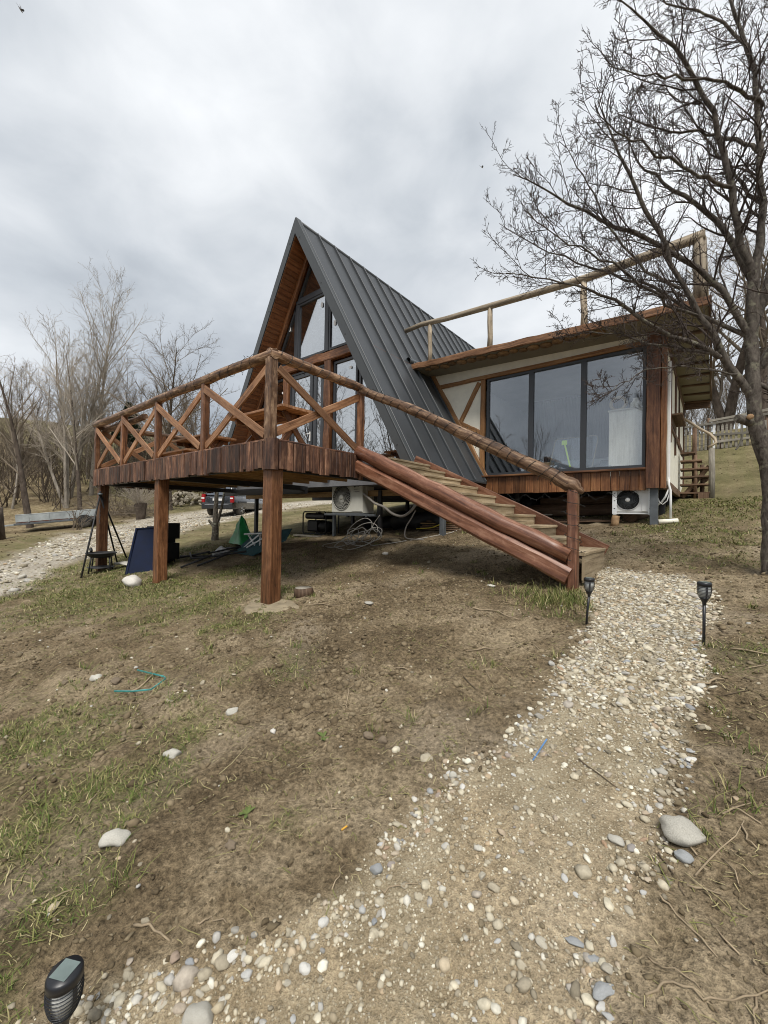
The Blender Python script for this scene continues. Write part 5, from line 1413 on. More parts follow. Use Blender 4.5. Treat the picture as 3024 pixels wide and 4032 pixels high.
# ------------------------------------------------------------------ air conditioner outdoor units
def text(body, size, loc, parent, mat, name='print', rot=(math.pi/2, 0, 0)):
    cu = bpy.data.curves.new(name, 'FONT'); cu.body = body; cu.size = size; cu.extrude = .0008; cu.align_x = 'LEFT'
    to = bpy.data.objects.new(name, cu); COL.objects.link(to)
    bpy.context.view_layer.update()
    me = bpy.data.meshes.new_from_object(to.evaluated_get(bpy.context.evaluated_depsgraph_get()))
    bpy.data.objects.remove(to); me.materials.clear(); me.materials.append(mat)
    o = link(name, me, parent)
    o.location = Vector(loc) - LOC[parent.name] if parent is not None else loc
    o.rotation_euler = rot
    return o
def acunit(label, x0, yf, z0, w, h, d, mat, swirl=1, logo=True, brackets=False):
    t = thing('air_conditioner', label, 'air conditioner', (x0 + w/2, yf + d/2, z0), 0, 'air conditioner outdoor units')
    fr = min(h*.43, w*.29); fx, fz = x0 + w*.335, z0 + h*.51
    # body with a round opening
    mb = MB(); mb.box((x0 + w/2, yf + d/2 + .012, z0 + h/2), (w, d, h), .02); body = mb.build('body', mat, t)
    mb = MB(); mb.box((x0 + w*.83, yf + .004, z0 + h/2), (w*.30, .012, h*.90), .004); mb.build('front_panel', mat, t)
    mb = MB(); mb.lathe([(.001, .012), (fr, .012), (fr, -.004), (fr*1.04, -.006), (fr*1.055, .012)], (fx, yf - .0, fz), 36, 'y'); mb.build('fan_ring', mat, t)
    mb = MB(); mb.lathe([(.001, -.001), (fr*.99, -.001), (fr*.99, .006), (.001, .006)], (fx, yf + .002, fz), 36, 'y'); mb.build('fan_well', M_BLACK, t)
    for k_ in range(34):
        a = 6.2832*k_/34; pts = []
        for q in range(5):
            r_ = fr*(.22 + .77*q/4); aa = a + swirl*.75*(q/4)**1.3
            pts.append((fx + r_*math.cos(aa), yf - .010 - .010*math.sin(3.14*q/4), fz + r_*math.sin(aa)))
        mb = MB(); mb.tube(pts, .0042 if logo else .0026, 4); mb.build('grille_blade', mat if logo else M_STEEL, t)
    mb = MB()
    for r_ in (.45, .62, .80): mb.tube([(fx + fr*r_*math.cos(q), yf - .012, fz + fr*r_*math.sin(q)) for q in np.linspace(0, 6.28, 33)[:-1]], .0022, 4, closed=True)
    mb.build('grille_rings', M_BLACK, t)
    mb = MB(); mb.lathe([(.001, -.026), (fr*.19, -.024), (fr*.22, -.012), (fr*.22, .0), (.001, .0)], (fx, yf, fz), 20, 'y'); mb.build('fan_hub', mat, t)
    mb = MB(); mb.box((x0 + w + .004, yf + d*.55, z0 + h*.62), (.02, d*.5, h*.5), .008); mb.build('service_cover', mat, t)
    mb = MB(); mb.box((x0 + w/2, yf + d/2, z0 - .02), (w*1.02, d*.9, .03)); mb.build('base_tray', M_STEEL if logo else M_GALV, t)
    if logo:
        lx, lz = x0 + w*.725, z0 + h*.83
        s_ = h*.075
        mb = MB(); mb.lathe([(.001, -.003), (s_*.62, -.003), (s_*.62, 0), (.001, 0)], (lx + s_*.6, yf - .003, lz + s_*.38), 18, 'y'); mb.build('logo_disc', M_TEXT, t)
        text('LG', s_*1.25, (lx + s_*1.55, yf - .004, lz), t, M_TEXT, 'logo_letters')
        text('INVERTER V', s_*.62, (lx + s_*.1, yf - .004, lz - s_*1.25), t, M_TEXT, 'print')
        text('Compressor', s_*.66, (lx + s_*.1, yf - .004, lz - s_*2.2), t, M_TEXT, 'print')
    if brackets:
        for bxx in (x0 + .01, x0 + w*.90):
            mb = MB(); mb.box((bxx, yf - .055, z0 + h*.46), (.082, .012, h*1.08), .002); mb.box((bxx - .036, yf - .03, z0 + h*.46), (.008, .05, h*1.08), .002); mb.box((bxx, yf + d*.45, z0 - .045), (.05, d + .08, .02), .002)
            b_ = mb.build('bracket', M_GALV, t)
            for zz in (.15, .47, .78):
                mb = MB(); mb.box((bxx, yf - .0625, z0 + h*zz), (.028, .003, .016), .001); mb.build('slot', M_BLACK, b_)
    return t
acunit('cream air conditioner unit under the deck floor with dark round fan', -3.09, 4.0, .05, 1.05, .75, .40, M_ACW, 1, True)
acunit('white air conditioner unit hung on slotted brackets under the wing corner', 2.80, 6.42, .15, .70, .50, .30, M_ACW2, -1, False, True)
# angle frame carrying the first unit
fr_ = thing('steel_frame', 'grey angle steel frame carrying the air conditioner under the deck', 'frame', (-2.5, 4.2, .0))
mb = MB(); mb.beam((-3.35, 4.02, .0), (-1.66, 4.02, .0), .05, .05); mb.build('rail', M_STEEL, fr_)
mb = MB(); mb.beam((-1.92, 4.0, -.02), (-1.92, 4.45, -.02), .05, .05); mb.beam((-1.90, 4.42, -.05), (-1.90, 4.42, .45), .04, .05); mb.build('bracket', M_STEEL, fr_)

# hoses and cables
def cable(pts, r_, mat, name, label, cat, seg=5, group=None):
    P = np.array(pts, float); n = len(P); out = []
    for i in range(n - 1):
        p0, p1, p2, p3 = P[max(i-1, 0)], P[i], P[i+1], P[min(i+2, n-1)]
        for k_ in range(seg):
            t = k_/seg
            out.append(.5*((2*p1) + (-p0+p2)*t + (2*p0-5*p1+4*p2-p3)*t*t + (-p0+3*p1-3*p2+p3)*t**3))
    out.append(P[-1])
    mb = MB(); mb.tube(out, r_, 7); return mb.solo(name, mat, label, cat, group)
cable([(-2.02, 4.02, .50), (-1.84, 4.0, .395), (-1.64, 4.0, .27), (-1.38, 4.0, .19), (-1.13, 4.0, .04), (-.86, 4.0, -.01), (-.64, 4.0, .10), (-.53, 4.05, .26), (-.45, 4.3, .5)], .030, M_GREYH, 'insulated_hose', 'thick grey hose sagging from the air conditioner under the stairs', 'hose')
g1 = lambda x, y, d=.012: tuple(G(x, y, d))
cable([(-.55, 4.05, .12), (-.62, 4.0, -.05), (-.72, 3.95, -.25), (-.70, 3.9, -.45), g1(-.50, 3.9), g1(-.2, 3.85)], .014, M_GREYH, 'hose', 'thin grey hose hanging from the stairs to the dark soil', 'hose')
gC = random.Random(5); pts = [(-1.5, 4.0, .0), g1(-1.75, 4.05, .25)]
for lp, (cx, cy, ra, rb, tilt, tr_) in enumerate(((-1.75, 3.75, .34, .30, .9, .2), (-1.95, 3.65, .26, .30, .6, 1.2), (-1.55, 3.55, .40, .34, .45, .4), (-1.85, 3.45, .22, .24, 1.1, 2.2), (-1.5, 3.75, .30, .26, .7, 2.9), (-1.75, 3.6, .30, .40, .95, .9), (-2.15, 3.35, .42, .22, .12, .5), (-1.55, 3.25, .46, .36, .35, -.2))):
    for q in range(9):
        a = q*6.2832/9 + lp*1.1
        u, v = ra*math.cos(a), rb*math.sin(a)
        x = cx + u*math.cos(tr_*.3) ; y = cy + v*math.cos(tilt)*.8 + u*.15
        pts.append(g1(x + gC.uniform(-.02, .02), y, .015 + (v + rb)*math.sin(tilt)*.75))
pts += [g1(-1.2, 3.35, .015), g1(-.9, 3.6), g1(-.57, 3.77)]
cable(pts, .0085, M_CABLE, 'cable_coil', 'tangled white cable coiled on the soil below the air conditioner', 'cable', 4)
cable([g1(-.55, 3.86), g1(-.35, 4.1), g1(-.25, 4.5, .015), g1(-.15, 4.9), g1(.0, 5.3), g1(.4, 5.6)], .009, M_CABLE, 'cable', 'white cable running along the soil behind the stairs', 'cable')
cable([g1(-1.1, 4.9, .06), g1(-.7, 4.95, .09), g1(-.5, 5.2, .16), g1(-.45, 5.6, .12)], .012, M_YELL, 'hose', 'yellow hose lying on boards under the cabin', 'hose', 5)
# generator
gen = thing('generator', 'black portable generator in a tube frame beneath the cabin', 'generator', (-4.60, 5.0, float(G(-4.60, 5.0).z)))
gz0 = gen.location.z
for yy in (4.75, 5.25):
    mb = MB(); mb.tube([(-5.07, yy, gz0 + .04), (-4.13, yy, gz0 + .04), (-4.10, yy, gz0 + .12), (-4.10, yy, gz0 + .62), (-4.15, yy, gz0 + .68), (-5.05, yy, gz0 + .68), (-5.10, yy, gz0 + .62), (-5.10, yy, gz0 + .10)], .020, 7, closed=True); mb.build('frame', M_BSTEEL, gen)
mb = MB(); mb.box((-4.65, 5.0, gz0 + .56), (.80, .42, .18), .05); mb.build('tank', M_BLACK, gen)
mb = MB(); mb.box((-4.77, 5.0, gz0 + .27), (.42, .36, .34), .04); mb.build('engine', M_BSTEEL, gen)
mb = MB(); mb.lathe([(.001, -.2), (.15, -.2), (.16, -.15), (.16, .15), (.12, .2), (.001, .2)], (-4.37, 5.0, gz0 + .26), 14, 'x'); mb.build('alternator', M_BSTEEL, gen)
mb = MB(); mb.lathe([(.001, 0), (.05, 0), (.05, .03), (.001, .03)], (-4.65, 5.0, gz0 + .65), 12); mb.build('fuel_cap', M_BLACK, gen)
mb = MB(); mb.box((-4.65, 4.62, gz0 - .02), (1.1, .3, .05), .01); mb.solo('plank', M_GREYW, 'pale board lying in front of the generator', 'plank')
# dark stores under the cabin
def log(name, label, p0, p1, r_, mat, grp=None):
    mb = MB(); mb.tube([p0, Vector(p0).lerp(Vector(p1), .35) + Vector((0, 0, .01)), Vector(p0).lerp(Vector(p1), .7), p1], [r_, r_*1.04, r_*.95, r_*.9], 10, .07)
    return mb.solo(name, mat, label, 'log', grp)
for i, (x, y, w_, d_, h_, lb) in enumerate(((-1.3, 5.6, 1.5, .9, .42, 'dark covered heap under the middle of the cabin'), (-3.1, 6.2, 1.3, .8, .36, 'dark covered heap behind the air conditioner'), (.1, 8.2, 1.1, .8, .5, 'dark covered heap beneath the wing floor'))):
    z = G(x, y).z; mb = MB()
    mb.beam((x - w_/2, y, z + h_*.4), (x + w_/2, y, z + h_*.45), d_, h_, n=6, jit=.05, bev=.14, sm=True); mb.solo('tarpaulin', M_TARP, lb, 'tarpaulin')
for i in range(5):
    y = 5.0 + i*.05; mb = MB(); x0 = -1.05 + gC.uniform(-.1, .1); z = G(-.7, y).z
    mb.beam((x0, y, z + .03 + .035*i), (x0 + 1.0 + gC.uniform(-.2, .2), y + .15, z + .04 + .035*i), .10, .03); mb.solo('plank', M_OLDW if i != 3 else M_JOIST, 'loose board stacked on the soil below the cabin edge', 'plank', 'boards below the cabin')
for i, (x0, x1, y, dz, r_, lb) in enumerate(((.5, 2.55, 7.6, .16, .15, 'thick dark log lying on the heap under the wing'), (.3, 2.4, 7.95, .12, .13, 'dark log behind the thick log under the wing'), (.9, 2.6, 7.7, .40, .12, 'topmost log of the heap under the wing'))):
    log('log', lb, (x0, y, G(x0, y).z + dz), (x1, y + .15, G(x1, y + .15).z + dz), r_, M_OLDW)
for i, (x0, x1, y, dz, lb) in enumerate(((.2, 2.5, 6.75, .03, 'long board on the soil in front of the logs'), (.5, 1.4, 6.9, .16, 'short pale board lying across the log heap'), (1.3, 2.9, 6.6, .02, 'brown board beside the white air conditioner'))):
    mb = MB(); mb.beam((x0, y, G(x0, y).z + dz), (x1, y + .1, G(x1, y + .1).z + dz), .14, .035, n=3, jit=.002); mb.solo('plank', M_OLDW if i != 1 else M_GREYW, lb, 'plank')
log('log_stump', 'upright split log chunk below the white air conditioner', G(2.82, 6.32, -.02), G(2.84, 6.36, .20), .075, M_CUT)
log('log', 'thick round log end below the white air conditioner', G(3.05, 6.62, .11), G(3.30, 7.4, .11), .125, M_OLDW)
p0, p1 = G(3.56, 6.34, .045), G(3.86, 6.46, .045)
mb = MB(); mb.tube([p0, p1], .045, 12); mb.solo('plastic_pipe', M_PLAST, 'short pale pipe lying beside the grey steel post', 'pipe')

# ------------------------------------------------------------------ things on the grass left of the deck
def at(x, y, z=0): return tuple(G(x, y, z))
tp = thing('fire_tripod', 'black steel tripod standing over the fire bowl', 'tripod', at(-6.7, .2))
apex = Vector((-6.62, .02, .38))
for i, (x, y) in enumerate(((-6.11, -.44), (-7.46, .88), (-7.05, .55))):
    f = G(x, y, -.03); mb = MB(); mb.tube([f, Vector(f).lerp(apex, .5), apex + (apex - Vector(f))*.03], [.018, .02, .018], 8); mb.build('leg', M_BSTEEL, tp)
mb = MB(); mb.lathe([(.001, -.03), (.05, -.03), (.05, .02), (.001, .02)], apex, 10); mb.build('clamp', M_STEEL, tp)
ch = MB()
for i in range(15):
    z = apex.z - .04 - i*.045
    ch.tube([(apex.x + (.010*math.cos(q) if i % 2 else 0), apex.y + (0 if i % 2 else .010*math.cos(q)), z + .026*math.sin(q)) for q in np.linspace(0, 6.28, 9)[:-1]], .0035, 4, closed=True)
ch.build('chain', M_STEEL, tp)
fb = thing('fire_bowl', 'round black fire bowl on short legs under the tripod', 'fire bowl', at(-6.38, .0))
bx_, by_, bz_ = fb.location
mb = MB(); mb.lathe([(.001, .30), (.19, .32), (.265, .365), (.285, .41), (.298, .41), (.298, .432), (.275, .432), (.25, .38), (.17, .34), (.001, .325)], (bx_, by_, bz_), 28); mb.build('bowl', M_BSTEEL, fb)
for q in range(4):
    a = .4 + q*1.571; mb = MB(); mb.tube([(bx_ + .23*math.cos(a), by_ + .23*math.sin(a), bz_ + .38), (bx_ + .29*math.cos(a), by_ + .29*math.sin(a), bz_ - .02)], .016, 7); mb.build('leg', M_BSTEEL, fb)
mb = MB(); mb.lathe([(.001, .09), (.26, .09), (.265, .105), (.001, .11)], (bx_, by_, bz_), 24); mb.build('shelf', M_BSTEEL, fb)
mb = MB(); mb.tube([(bx_ - .22, by_ - .12, bz_ + .45), (bx_ - .16, by_ - .16, bz_ + .50), (bx_ - .08, by_ - .17, bz_ + .46)], [.02, .035, .02], 8, .15); mb.solo('charcoal', M_BLACK, 'black lump of charred wood on the fire bowl rim', 'charcoal')
mb = MB(); c = G(-6.1, .55, .02); mb.beam((c.x - .5, c.y - .1, c.z), (c.x + .5, c.y + .1, c.z + .03), .28, .05, n=4, jit=.01, bev=.02); mb.solo('paving_slab', M_ROCKP, 'pale stone slab lying behind the fire bowl', 'slab')
# navy folded table leaning near the middle post
bt = thing('navy_tub', 'big navy blue tub tipped on its side behind the middle post', 'tub', at(-5.0, .35))
z0 = bt.location.z
def fr4(a, b, c, d): return [Vector(a), Vector(b), Vector(c), Vector(d)]
A0, B0 = Vector((-5.24, .13, z0 - .06)), Vector((-4.86, .62, z0 - .02))
up_v = Vector((-.10, .16, 1.0)).normalized(); hgt = 1.0
F0 = fr4(A0, B0, B0 + up_v*hgt + (A0 - B0)*.04, A0 + up_v*hgt + (B0 - A0)*.10)
nn = (F0[1] - F0[0]).cross(F0[3] - F0[0]).normalized()
if nn.y > 0: nn = -nn
mb = MB(); mb.prism(F0, -nn*.22); mb.build('shell', M_BLUE, bt)
mb = MB(); mb.tube([p - nn*.0 for p in F0], .030, 8, closed=True); mb.build('rim', M_BLUE, bt)
mb = MB()
for k_ in range(7):
    a = F0[3].lerp(F0[2], (k_ + .5)/7); mb.beam(a - nn*.03 + up_v*.012, a - nn*.20 + up_v*.012, .03, .02)
mb.build('ribs', M_BLUE, bt)
bc = thing('black_crate', 'black plastic crate standing behind the middle post', 'crate', at(-5.35, 1.0))
z0 = bc.location.z; x, y = -5.35, 1.0
mb = MB(); mb.box((x - .35, y, z0 + .42), (.62, .30, .86), .02, .3); mb.build('body', M_BLACK, bc)
for k_ in range(2):
    mb = MB(); mb.box((x + .06, y + .05, z0 + .30 + k_*.46), (.20, .34, .36), .02, .3); b_ = mb.build('side_panel', M_BLACK, bc)
    for q in (-.12, .12):
        mb = MB(); mb.lathe([(.001, -.012), (.016, -.012), (.016, .0), (.001, .0)], (x + .10, y - .13, z0 + .30 + k_*.46 + q), 8, 'y'); mb.build('bolt', M_STEEL, b_)
mb = MB(); mb.lathe([(.001, 0), (.05, 0), (.06, .07), (.03, .12), (.001, .12)], (x - .15, y, z0 + .86), 10); mb.build('knob', M_BLACK, bc)
# folded camp chairs lying on the grass
def camp(label, segs, r_, mat, name='camp_chair', cloth=None, joints=M_GALV):
    c = np.mean([p for s_ in segs for p in s_], 0)
    t = thing(name, label, 'camp chair', at(c[0], c[1]))
    for s_ in segs:
        mb = MB(); mb.tube([at(*p) for p in s_], r_, 7); mb.build('tube', mat, t)
    if cloth is not None:
        mb = MB(); P = [Vector(at(*p)) for p in cloth]
        mb.prism(P, (0, 0, .02)); mb.build('seat_cloth', M_TEAL, t)
    return t
camp('collapsed black camp chair frame lying on the grass', [[(-5.35, 1.30, .12), (-4.5, 1.72, .10)], [(-5.2, 1.45, .20), (-4.7, 1.25, .14), (-4.2, 1.65, .12)], [(-4.62, .98, .03), (-4.35, 1.55, .16)], [(-4.25, 1.16, .03), (-3.95, 1.72, .18)], [(-5.3, 1.2, .08), (-4.6, 1.62, .22)], [(-4.4, 1.5, .15), (-3.7, 2.0, .15)]], .022, M_BSTEEL)
camp('second black camp chair frame lying beyond the first one', [[(-5.4, 2.2, .06), (-4.75, 2.6, .10)], [(-5.2, 1.9, .12), (-4.6, 2.4, .16)], [(-5.1, 2.3, .18), (-4.5, 2.5, .10)], [(-4.9, 1.9, .05), (-4.4, 2.2, .10)]], .02, M_BSTEEL)
t = camp('teal folding chair with white scissor frame beside the green sheet', [[(-4.55, 2.45, .10), (-4.05, 2.55, .42)], [(-4.50, 2.55, .42), (-4.00, 2.45, .10)], [(-4.25, 2.35, .12), (-3.82, 2.65, .40)], [(-4.22, 2.7, .40), (-3.78, 2.40, .12)], [(-4.60, 2.5, .44), (-3.9, 2.6, .46)]], .020, M_GALV, cloth=[(-4.75, 2.3, .02), (-3.6, 2.1, .02), (-3.2, 2.7, .25), (-3.5, 3.1, .45), (-4.9, 3.0, .40)])
mb = MB(); mb.tube([at(-5.25, 2.05, .05), at(-5.1, 2.2, .16), at(-4.95, 2.3, .06)], [.06, .10, .05], 8, .15); mb.solo('white_bag', M_WHITEP, 'crumpled white plastic bag among the camp chairs', 'bag')
bmx = MB(); c = Vector(at(-5.62, 3.1)); H = .78; n = 14; V = []; F = []; UVs = []
gB = random.Random(9)
ringn = 7
for j in range(ringn):
    t_ = j/(ringn - 1)
    for i in range(n):
        a = 6.2832*i/n; r_ = (.42*(1 - t_)**.85 + .02)*(1 + .22*math.sin(5*a + j*.5) + gB.uniform(-.06, .06))
        V.append((c.x + r_*math.cos(a)*1.05 - .10*t_, c.y + r_*math.sin(a)*.55, c.z + .08 + H*t_ + gB.uniform(-.03, .03)))
for j in range(ringn - 1):
    for i in range(n):
        i2 = (i + 1) % n; F.append((j*n+i, j*n+i2, (j+1)*n+i2, (j+1)*n+i)); UVs.append(((0, 0), (1, 0), (1, 1), (0, 1)))
F.append(tuple((ringn-1)*n + i for i in range(n))); UVs.append([(0, 0)]*n)
bmx._add(V, F, UVs, True); bmx.solo('green_sheet', M_GREEN, 'crumpled bright green plastic bag standing in a peak on the grass', 'bag')

# ------------------------------------------------------------------ rocks
def rock_mesh(name, mat, seed, sq=(1, .8, .55), ang=.18):
    g = np.random.default_rng(seed); v, f = ico(2)
    n_ = vnoise(v[:, 0]*1.7 + 10 + seed, v[:, 1]*1.7 + v[:, 2]*1.3 + 10, seed)
    v = v*(1 + (n_ - .5)[:, None]*.55 + g.normal(0, .018, (len(v), 1)))
    for _ in range(7):     # facets
        d = g.normal(0, 1, 3); d /= np.linalg.norm(d); k_ = g.uniform(.72, .95)
        s_ = v @ d; v = v - np.where(s_ > k_, (s_ - k_)*(1 - ang), 0)[:, None]*d
    v = v*np.array(sq)*.5
    return mesh_np(name, v, None, f, mat, None, True)
def rock(x, y, w_, mat, label, seed, sq=(1, .8, .55), rz=0., sink=.25, name='rock', tilt=0.):
    o = link(name, rock_mesh(name, mat, seed, sq)); o.scale = (w_, w_, w_)
    o.location = G(x, y, w_*sq[2]*(.5 - sink)); o.rotation_euler = (tilt, tilt*.5, rz)
    return tag(o, label, 'stone')
rock(-3.84, -.22, .38, M_ROCKW, 'big chalky white rock beside the foot of the middle post', 31, (1, .8, .62), .3, .12)
rock(2.38, -2.41, .115, M_ROCKP, 'pale angular stone in the grass at lower left', 2, (1, .8, .5), 1.1, .2)
rock(2.01, -2.01, .10, M_ROCKP, 'flat pale stone in the middle of the patchy grass', 3, (1, .7, .45), .6)
rock(4.285, -1.165, .155, M_ROCKP, 'large smooth pale boulder on the right edge of the path', 4, (1, .72, .50), -.5, .12)
rock(4.30, -1.255, .060, M_ROCKG, 'small grey stone just below the large smooth boulder', 5)
rock(3.40, -1.86, .050, M_ROCKG, 'blue grey cobble on the left path edge', 6, (1, .8, .7), .9)
rock(3.26, -2.47, .10, M_ROCKP, 'half buried tan stone at the bottom edge of the gravel', 7, (1, .7, .5), .4, .3)
rock(1.90, -1.58, .09, M_ROCKP, 'light stone lying beside the brown soil slope', 8, (1, .6, .45), 1.3)
rock(.17, -1.87, .105, M_ROCKP, 'pale stone in the muddy ruts with a flat top', 9)
rock(.55, -1.84, .088, M_ROCKB, 'tan stone at the right end of the muddy ruts', 10)
rock(.04, -2.06, .085, M_ROCKB, 'brownish stone at the near side of the muddy ruts', 11)
rock(2.87, -1.31, .072, M_ROCKB, 'left one of two brown stones on the bare soil', 12)
rock(2.95, -1.28, .055, M_ROCKB, 'right one of two brown stones on the bare soil', 13, (1, .6, .9), .5, .2)
rock(2.31, -1.55, .042, M_ROCKW, 'white pebble alone on the brown soil', 14)
rock(2.33, 1.50, .11, M_ROCKW, 'whitish stone on the soil below the stairs', 15, (1, .8, .35))
rock(1.22, .57, .13, M_ROCKP, 'flat pale stone on the soil right of the tree slice', 16, (1, .6, .25))
rock(-.32, 2.76, .16, M_ROCKW, 'white broken tile piece on the shaded soil', 17, (1, .6, .45))
rock(2.84, -2.13, .05, M_ROCKB, 'dark brown stone near the grass at the path side', 18)
rock(3.41, -1.31, .042, M_ROCKP, 'upright pale pebble on the upper left path edge', 19, (1, .8, .9))
rock(3.34, -1.53, .030, M_ROCKW, 'small white pebble beside the left path edge', 20)
rock(4.20, -.82, .052, M_ROCKP, 'round pale cobble on the right side of the lower path', 21)
rock(4.15, -1.80, .080, M_ROCKG, 'slate grey shard at the right bottom edge of the path', 22, (1, .45, .25), 1.0)
rock(4.06, -1.72, .050, M_ROCKG, 'grey wedge stone among the edge gravel on the right', 23, (1, .5, .3), .3)
rock(4.11, -1.735, .042, M_ROCKG, 'flat grey stone next to the slate shard', 24, (1, .5, .3), .8)
rock(4.10, -1.30, .055, M_ROCKP, 'sandy cobble lying on the trodden path left of the boulder', 25)
rock(-.94, 3.77, .42, M_CONC, 'pale broken concrete lump on the shaded soil under the stairs', 26, (1, .6, .22))
# single cobbles large enough to pick out
shapes = [rock_mesh('pebble', M_PEBO, 40 + i, sq, .6) for i, sq in enumerate(((1, .75, .5), (1, .6, .45), (1, .85, .6), (1, .55, .35), (1, .7, .3)))]
gP = np.random.default_rng(77); cnt = 0
for _ in range(6000):
    if cnt >= 230: break
    if cnt < 60: x, y = gP.uniform(3.4, 4.5), gP.uniform(-.9, 2.6)
    else: x, y = gP.uniform(2.9, 4.35), gP.uniform(-2.75, -.6)
    sdv = float(poly_sd(PATH_POLY, np.array([x]), np.array([y]))[0])
    edge = math.exp(-((sdv - .03)/.06)**2)
    if gP.uniform() > (edge*.9 + .10*(sdv > 0)): continue
    s_ = gP.uniform(.016, .038) if cnt >= 60 else gP.uniform(.035, .06)
    o = link('pebble', shapes[cnt % 5]); o.scale = (s_,)*3; o.location = G(x, y, s_*.04); o.rotation_euler = (gP.normal(0, .25), gP.normal(0, .25), gP.uniform(0, 6.28))
    tag(o, 'rounded river pebble lying singly on the gravel path', 'pebble', 'larger pebbles on the gravel path'); cnt += 1
# concrete footing and tree slice by the corner post
mb = MB(); V = []; c = G(-.02, .05); n = 22
P = []
for i in range(n):
    a = 6.2832*i/n; r_ = .33*(1 + .16*math.sin(3*a) + random.uniform(-.07, .07)); x, y = c.x + r_*1.25*math.cos(a), c.y + r_*.9*math.sin(a); P.append((x, y, float(gz(np.array([x]), np.array([y]))[0]) - .02))
top = [(c.x + (p[0]-c.x)*.86, c.y + (p[1]-c.y)*.86, c.z*.3 + .7*p[2] + .03) for p in P]
V = P + top; F = [(i, (i+1) % n, n + (i+1) % n, n + i) for i in range(n)] + [tuple(range(n, 2*n))]
mb._add(V, F, [[(0, 0)]*len(f) for f in F]); mb.solo('footing', M_CONC, 'sandy concrete footing around the corner post', 'footing')
ts = thing('tree_slice', 'weathered round log slice beside the corner post footing', 'log slice', at(.10, .50))
cx, cy, cz = ts.location
mb = MB(); mb.tube([(cx, cy, cz - .03), (cx + .005, cy, cz + .05), (cx, cy, cz + .105)], [.125, .128, .12], 16, .04); mb.build('bark', M_OLDW, ts)
mb = MB(); mb.lathe([(.001, .106), (.112, .106), (.112, .112), (.001, .113)], (cx, cy, cz), 16); mb.build('cut_face', M_GREYW, ts)

# ------------------------------------------------------------------ sticks and litter
STICKS = {
's1':([(2.49,0.73),(2.73,0.77),(2.98,0.67)],.008),'s2':([(2.83,-0.03),(3.04,0.11)],.006),'s3':([(4.24,-1.47),(4.31,-1.50),(4.39,-1.57)],.0032),'s4':([(4.23,-1.27),(4.28,-1.35),(4.31,-1.41)],.003),
's5':([(4.24,-1.76),(4.28,-1.71),(4.36,-1.69),(4.42,-1.65),(4.52,-1.57)],.0034),'s5b':([(4.24,-1.65),(4.28,-1.67),(4.36,-1.67)],.0024),'s5c':([(4.46,-1.63),(4.46,-1.70)],.003),'s6':([(4.34,-1.31),(4.47,-1.01)],.003),
's7':([(4.32,-1.37),(4.40,-1.34)],.004),'s8':([(4.46,-1.04),(4.50,-1.12)],.004),'s9':([(2.82,-2.48),(2.88,-2.45),(2.98,-2.43)],.005),'s10':([(3.02,-2.36),(3.03,-2.32),(3.09,-2.29)],.003),
's11':([(3.33,-2.02),(3.29,-1.92)],.0025),'s12':([(0.83,-1.81),(0.64,-1.55)],.009),'s13':([(3.88,-0.92),(4.07,-1.02)],.0035),'s14':([(4.23,-0.01),(4.36,0.03),(4.43,0.10)],.009),
's15':([(4.35,0.78),(4.44,0.66)],.005),'s16':([(4.48,0.60),(4.66,0.57)],.007),'s17':([(2.48,-0.56),(2.60,-0.54)],.007),'s18':([(2.92,-1.68),(3.05,-1.76),(3.09,-1.74),(3.06,-1.67)],.003),
's19':([(2.53,-1.14),(2.38,-0.96),(2.35,-0.87)],.004),'s20':([(0.45,0.25),(0.87,0.43)],.007),'s21':([(3.46,-1.91),(3.50,-1.86),(3.56,-1.82)],.003),'s22':([(2.02,-2.41),(1.92,-2.33)],.005),'s23':([(2.43,-2.66),(2.46,-2.57)],.004),'s24':([(4.41,-1.01),(4.50,-0.87)],.0035)}
SL = {'s1':'long curved dry stick on the soil left of the stair foot','s2':'straight pale stick on the bare soil near the path','s3':'grey bent stick on the dark soil right of the path','s4':'thin twig just below the large smooth boulder','s5':'long pale root at the lower right corner','s5b':'forked twig joining the long pale root','s5c':'short twig hanging from the long pale root','s6':'long straight stick in the twig heap on the right','s9':'curved grey stick in the grass left of the gravel','s12':'pale stick lying across the turquoise strap','s14':'knotty branch at the right path edge below the torch','s16':'dry branch on the soil right of the right torch','s20':'thin stick beside the tree slice at the corner post','s13':'dark thin twig lying on the lower path','s18':'curly dry stalk on the soil beside the path'}
for k_, (pp, r_) in STICKS.items():
    pts = []; P = np.array(pp)
    for i in range(len(P) - 1):
        for q in range(4):
            t = q/4; x, y = P[i]*(1 - t) + P[i+1]*t; pts.append(at(x + random.gauss(0, .004), y + random.gauss(0, .004), r_*1.2 + random.uniform(0, .006)))
    pts.append(at(P[-1][0], P[-1][1], r_*1.1))
    mb = MB(); mb.tube(pts, list(np.linspace(r_, r_*.55, len(pts))), 6, .08)
    if k_ in SL: mb.solo('stick', M_STICKD if k_ in ('s13', 's4') else M_STICK, SL[k_], 'stick')
    else: mb.solo('stick', M_STICK, 'short dry stick lying on the bare soil', 'stick', 'short dry sticks')
gS2 = np.random.default_rng(8)
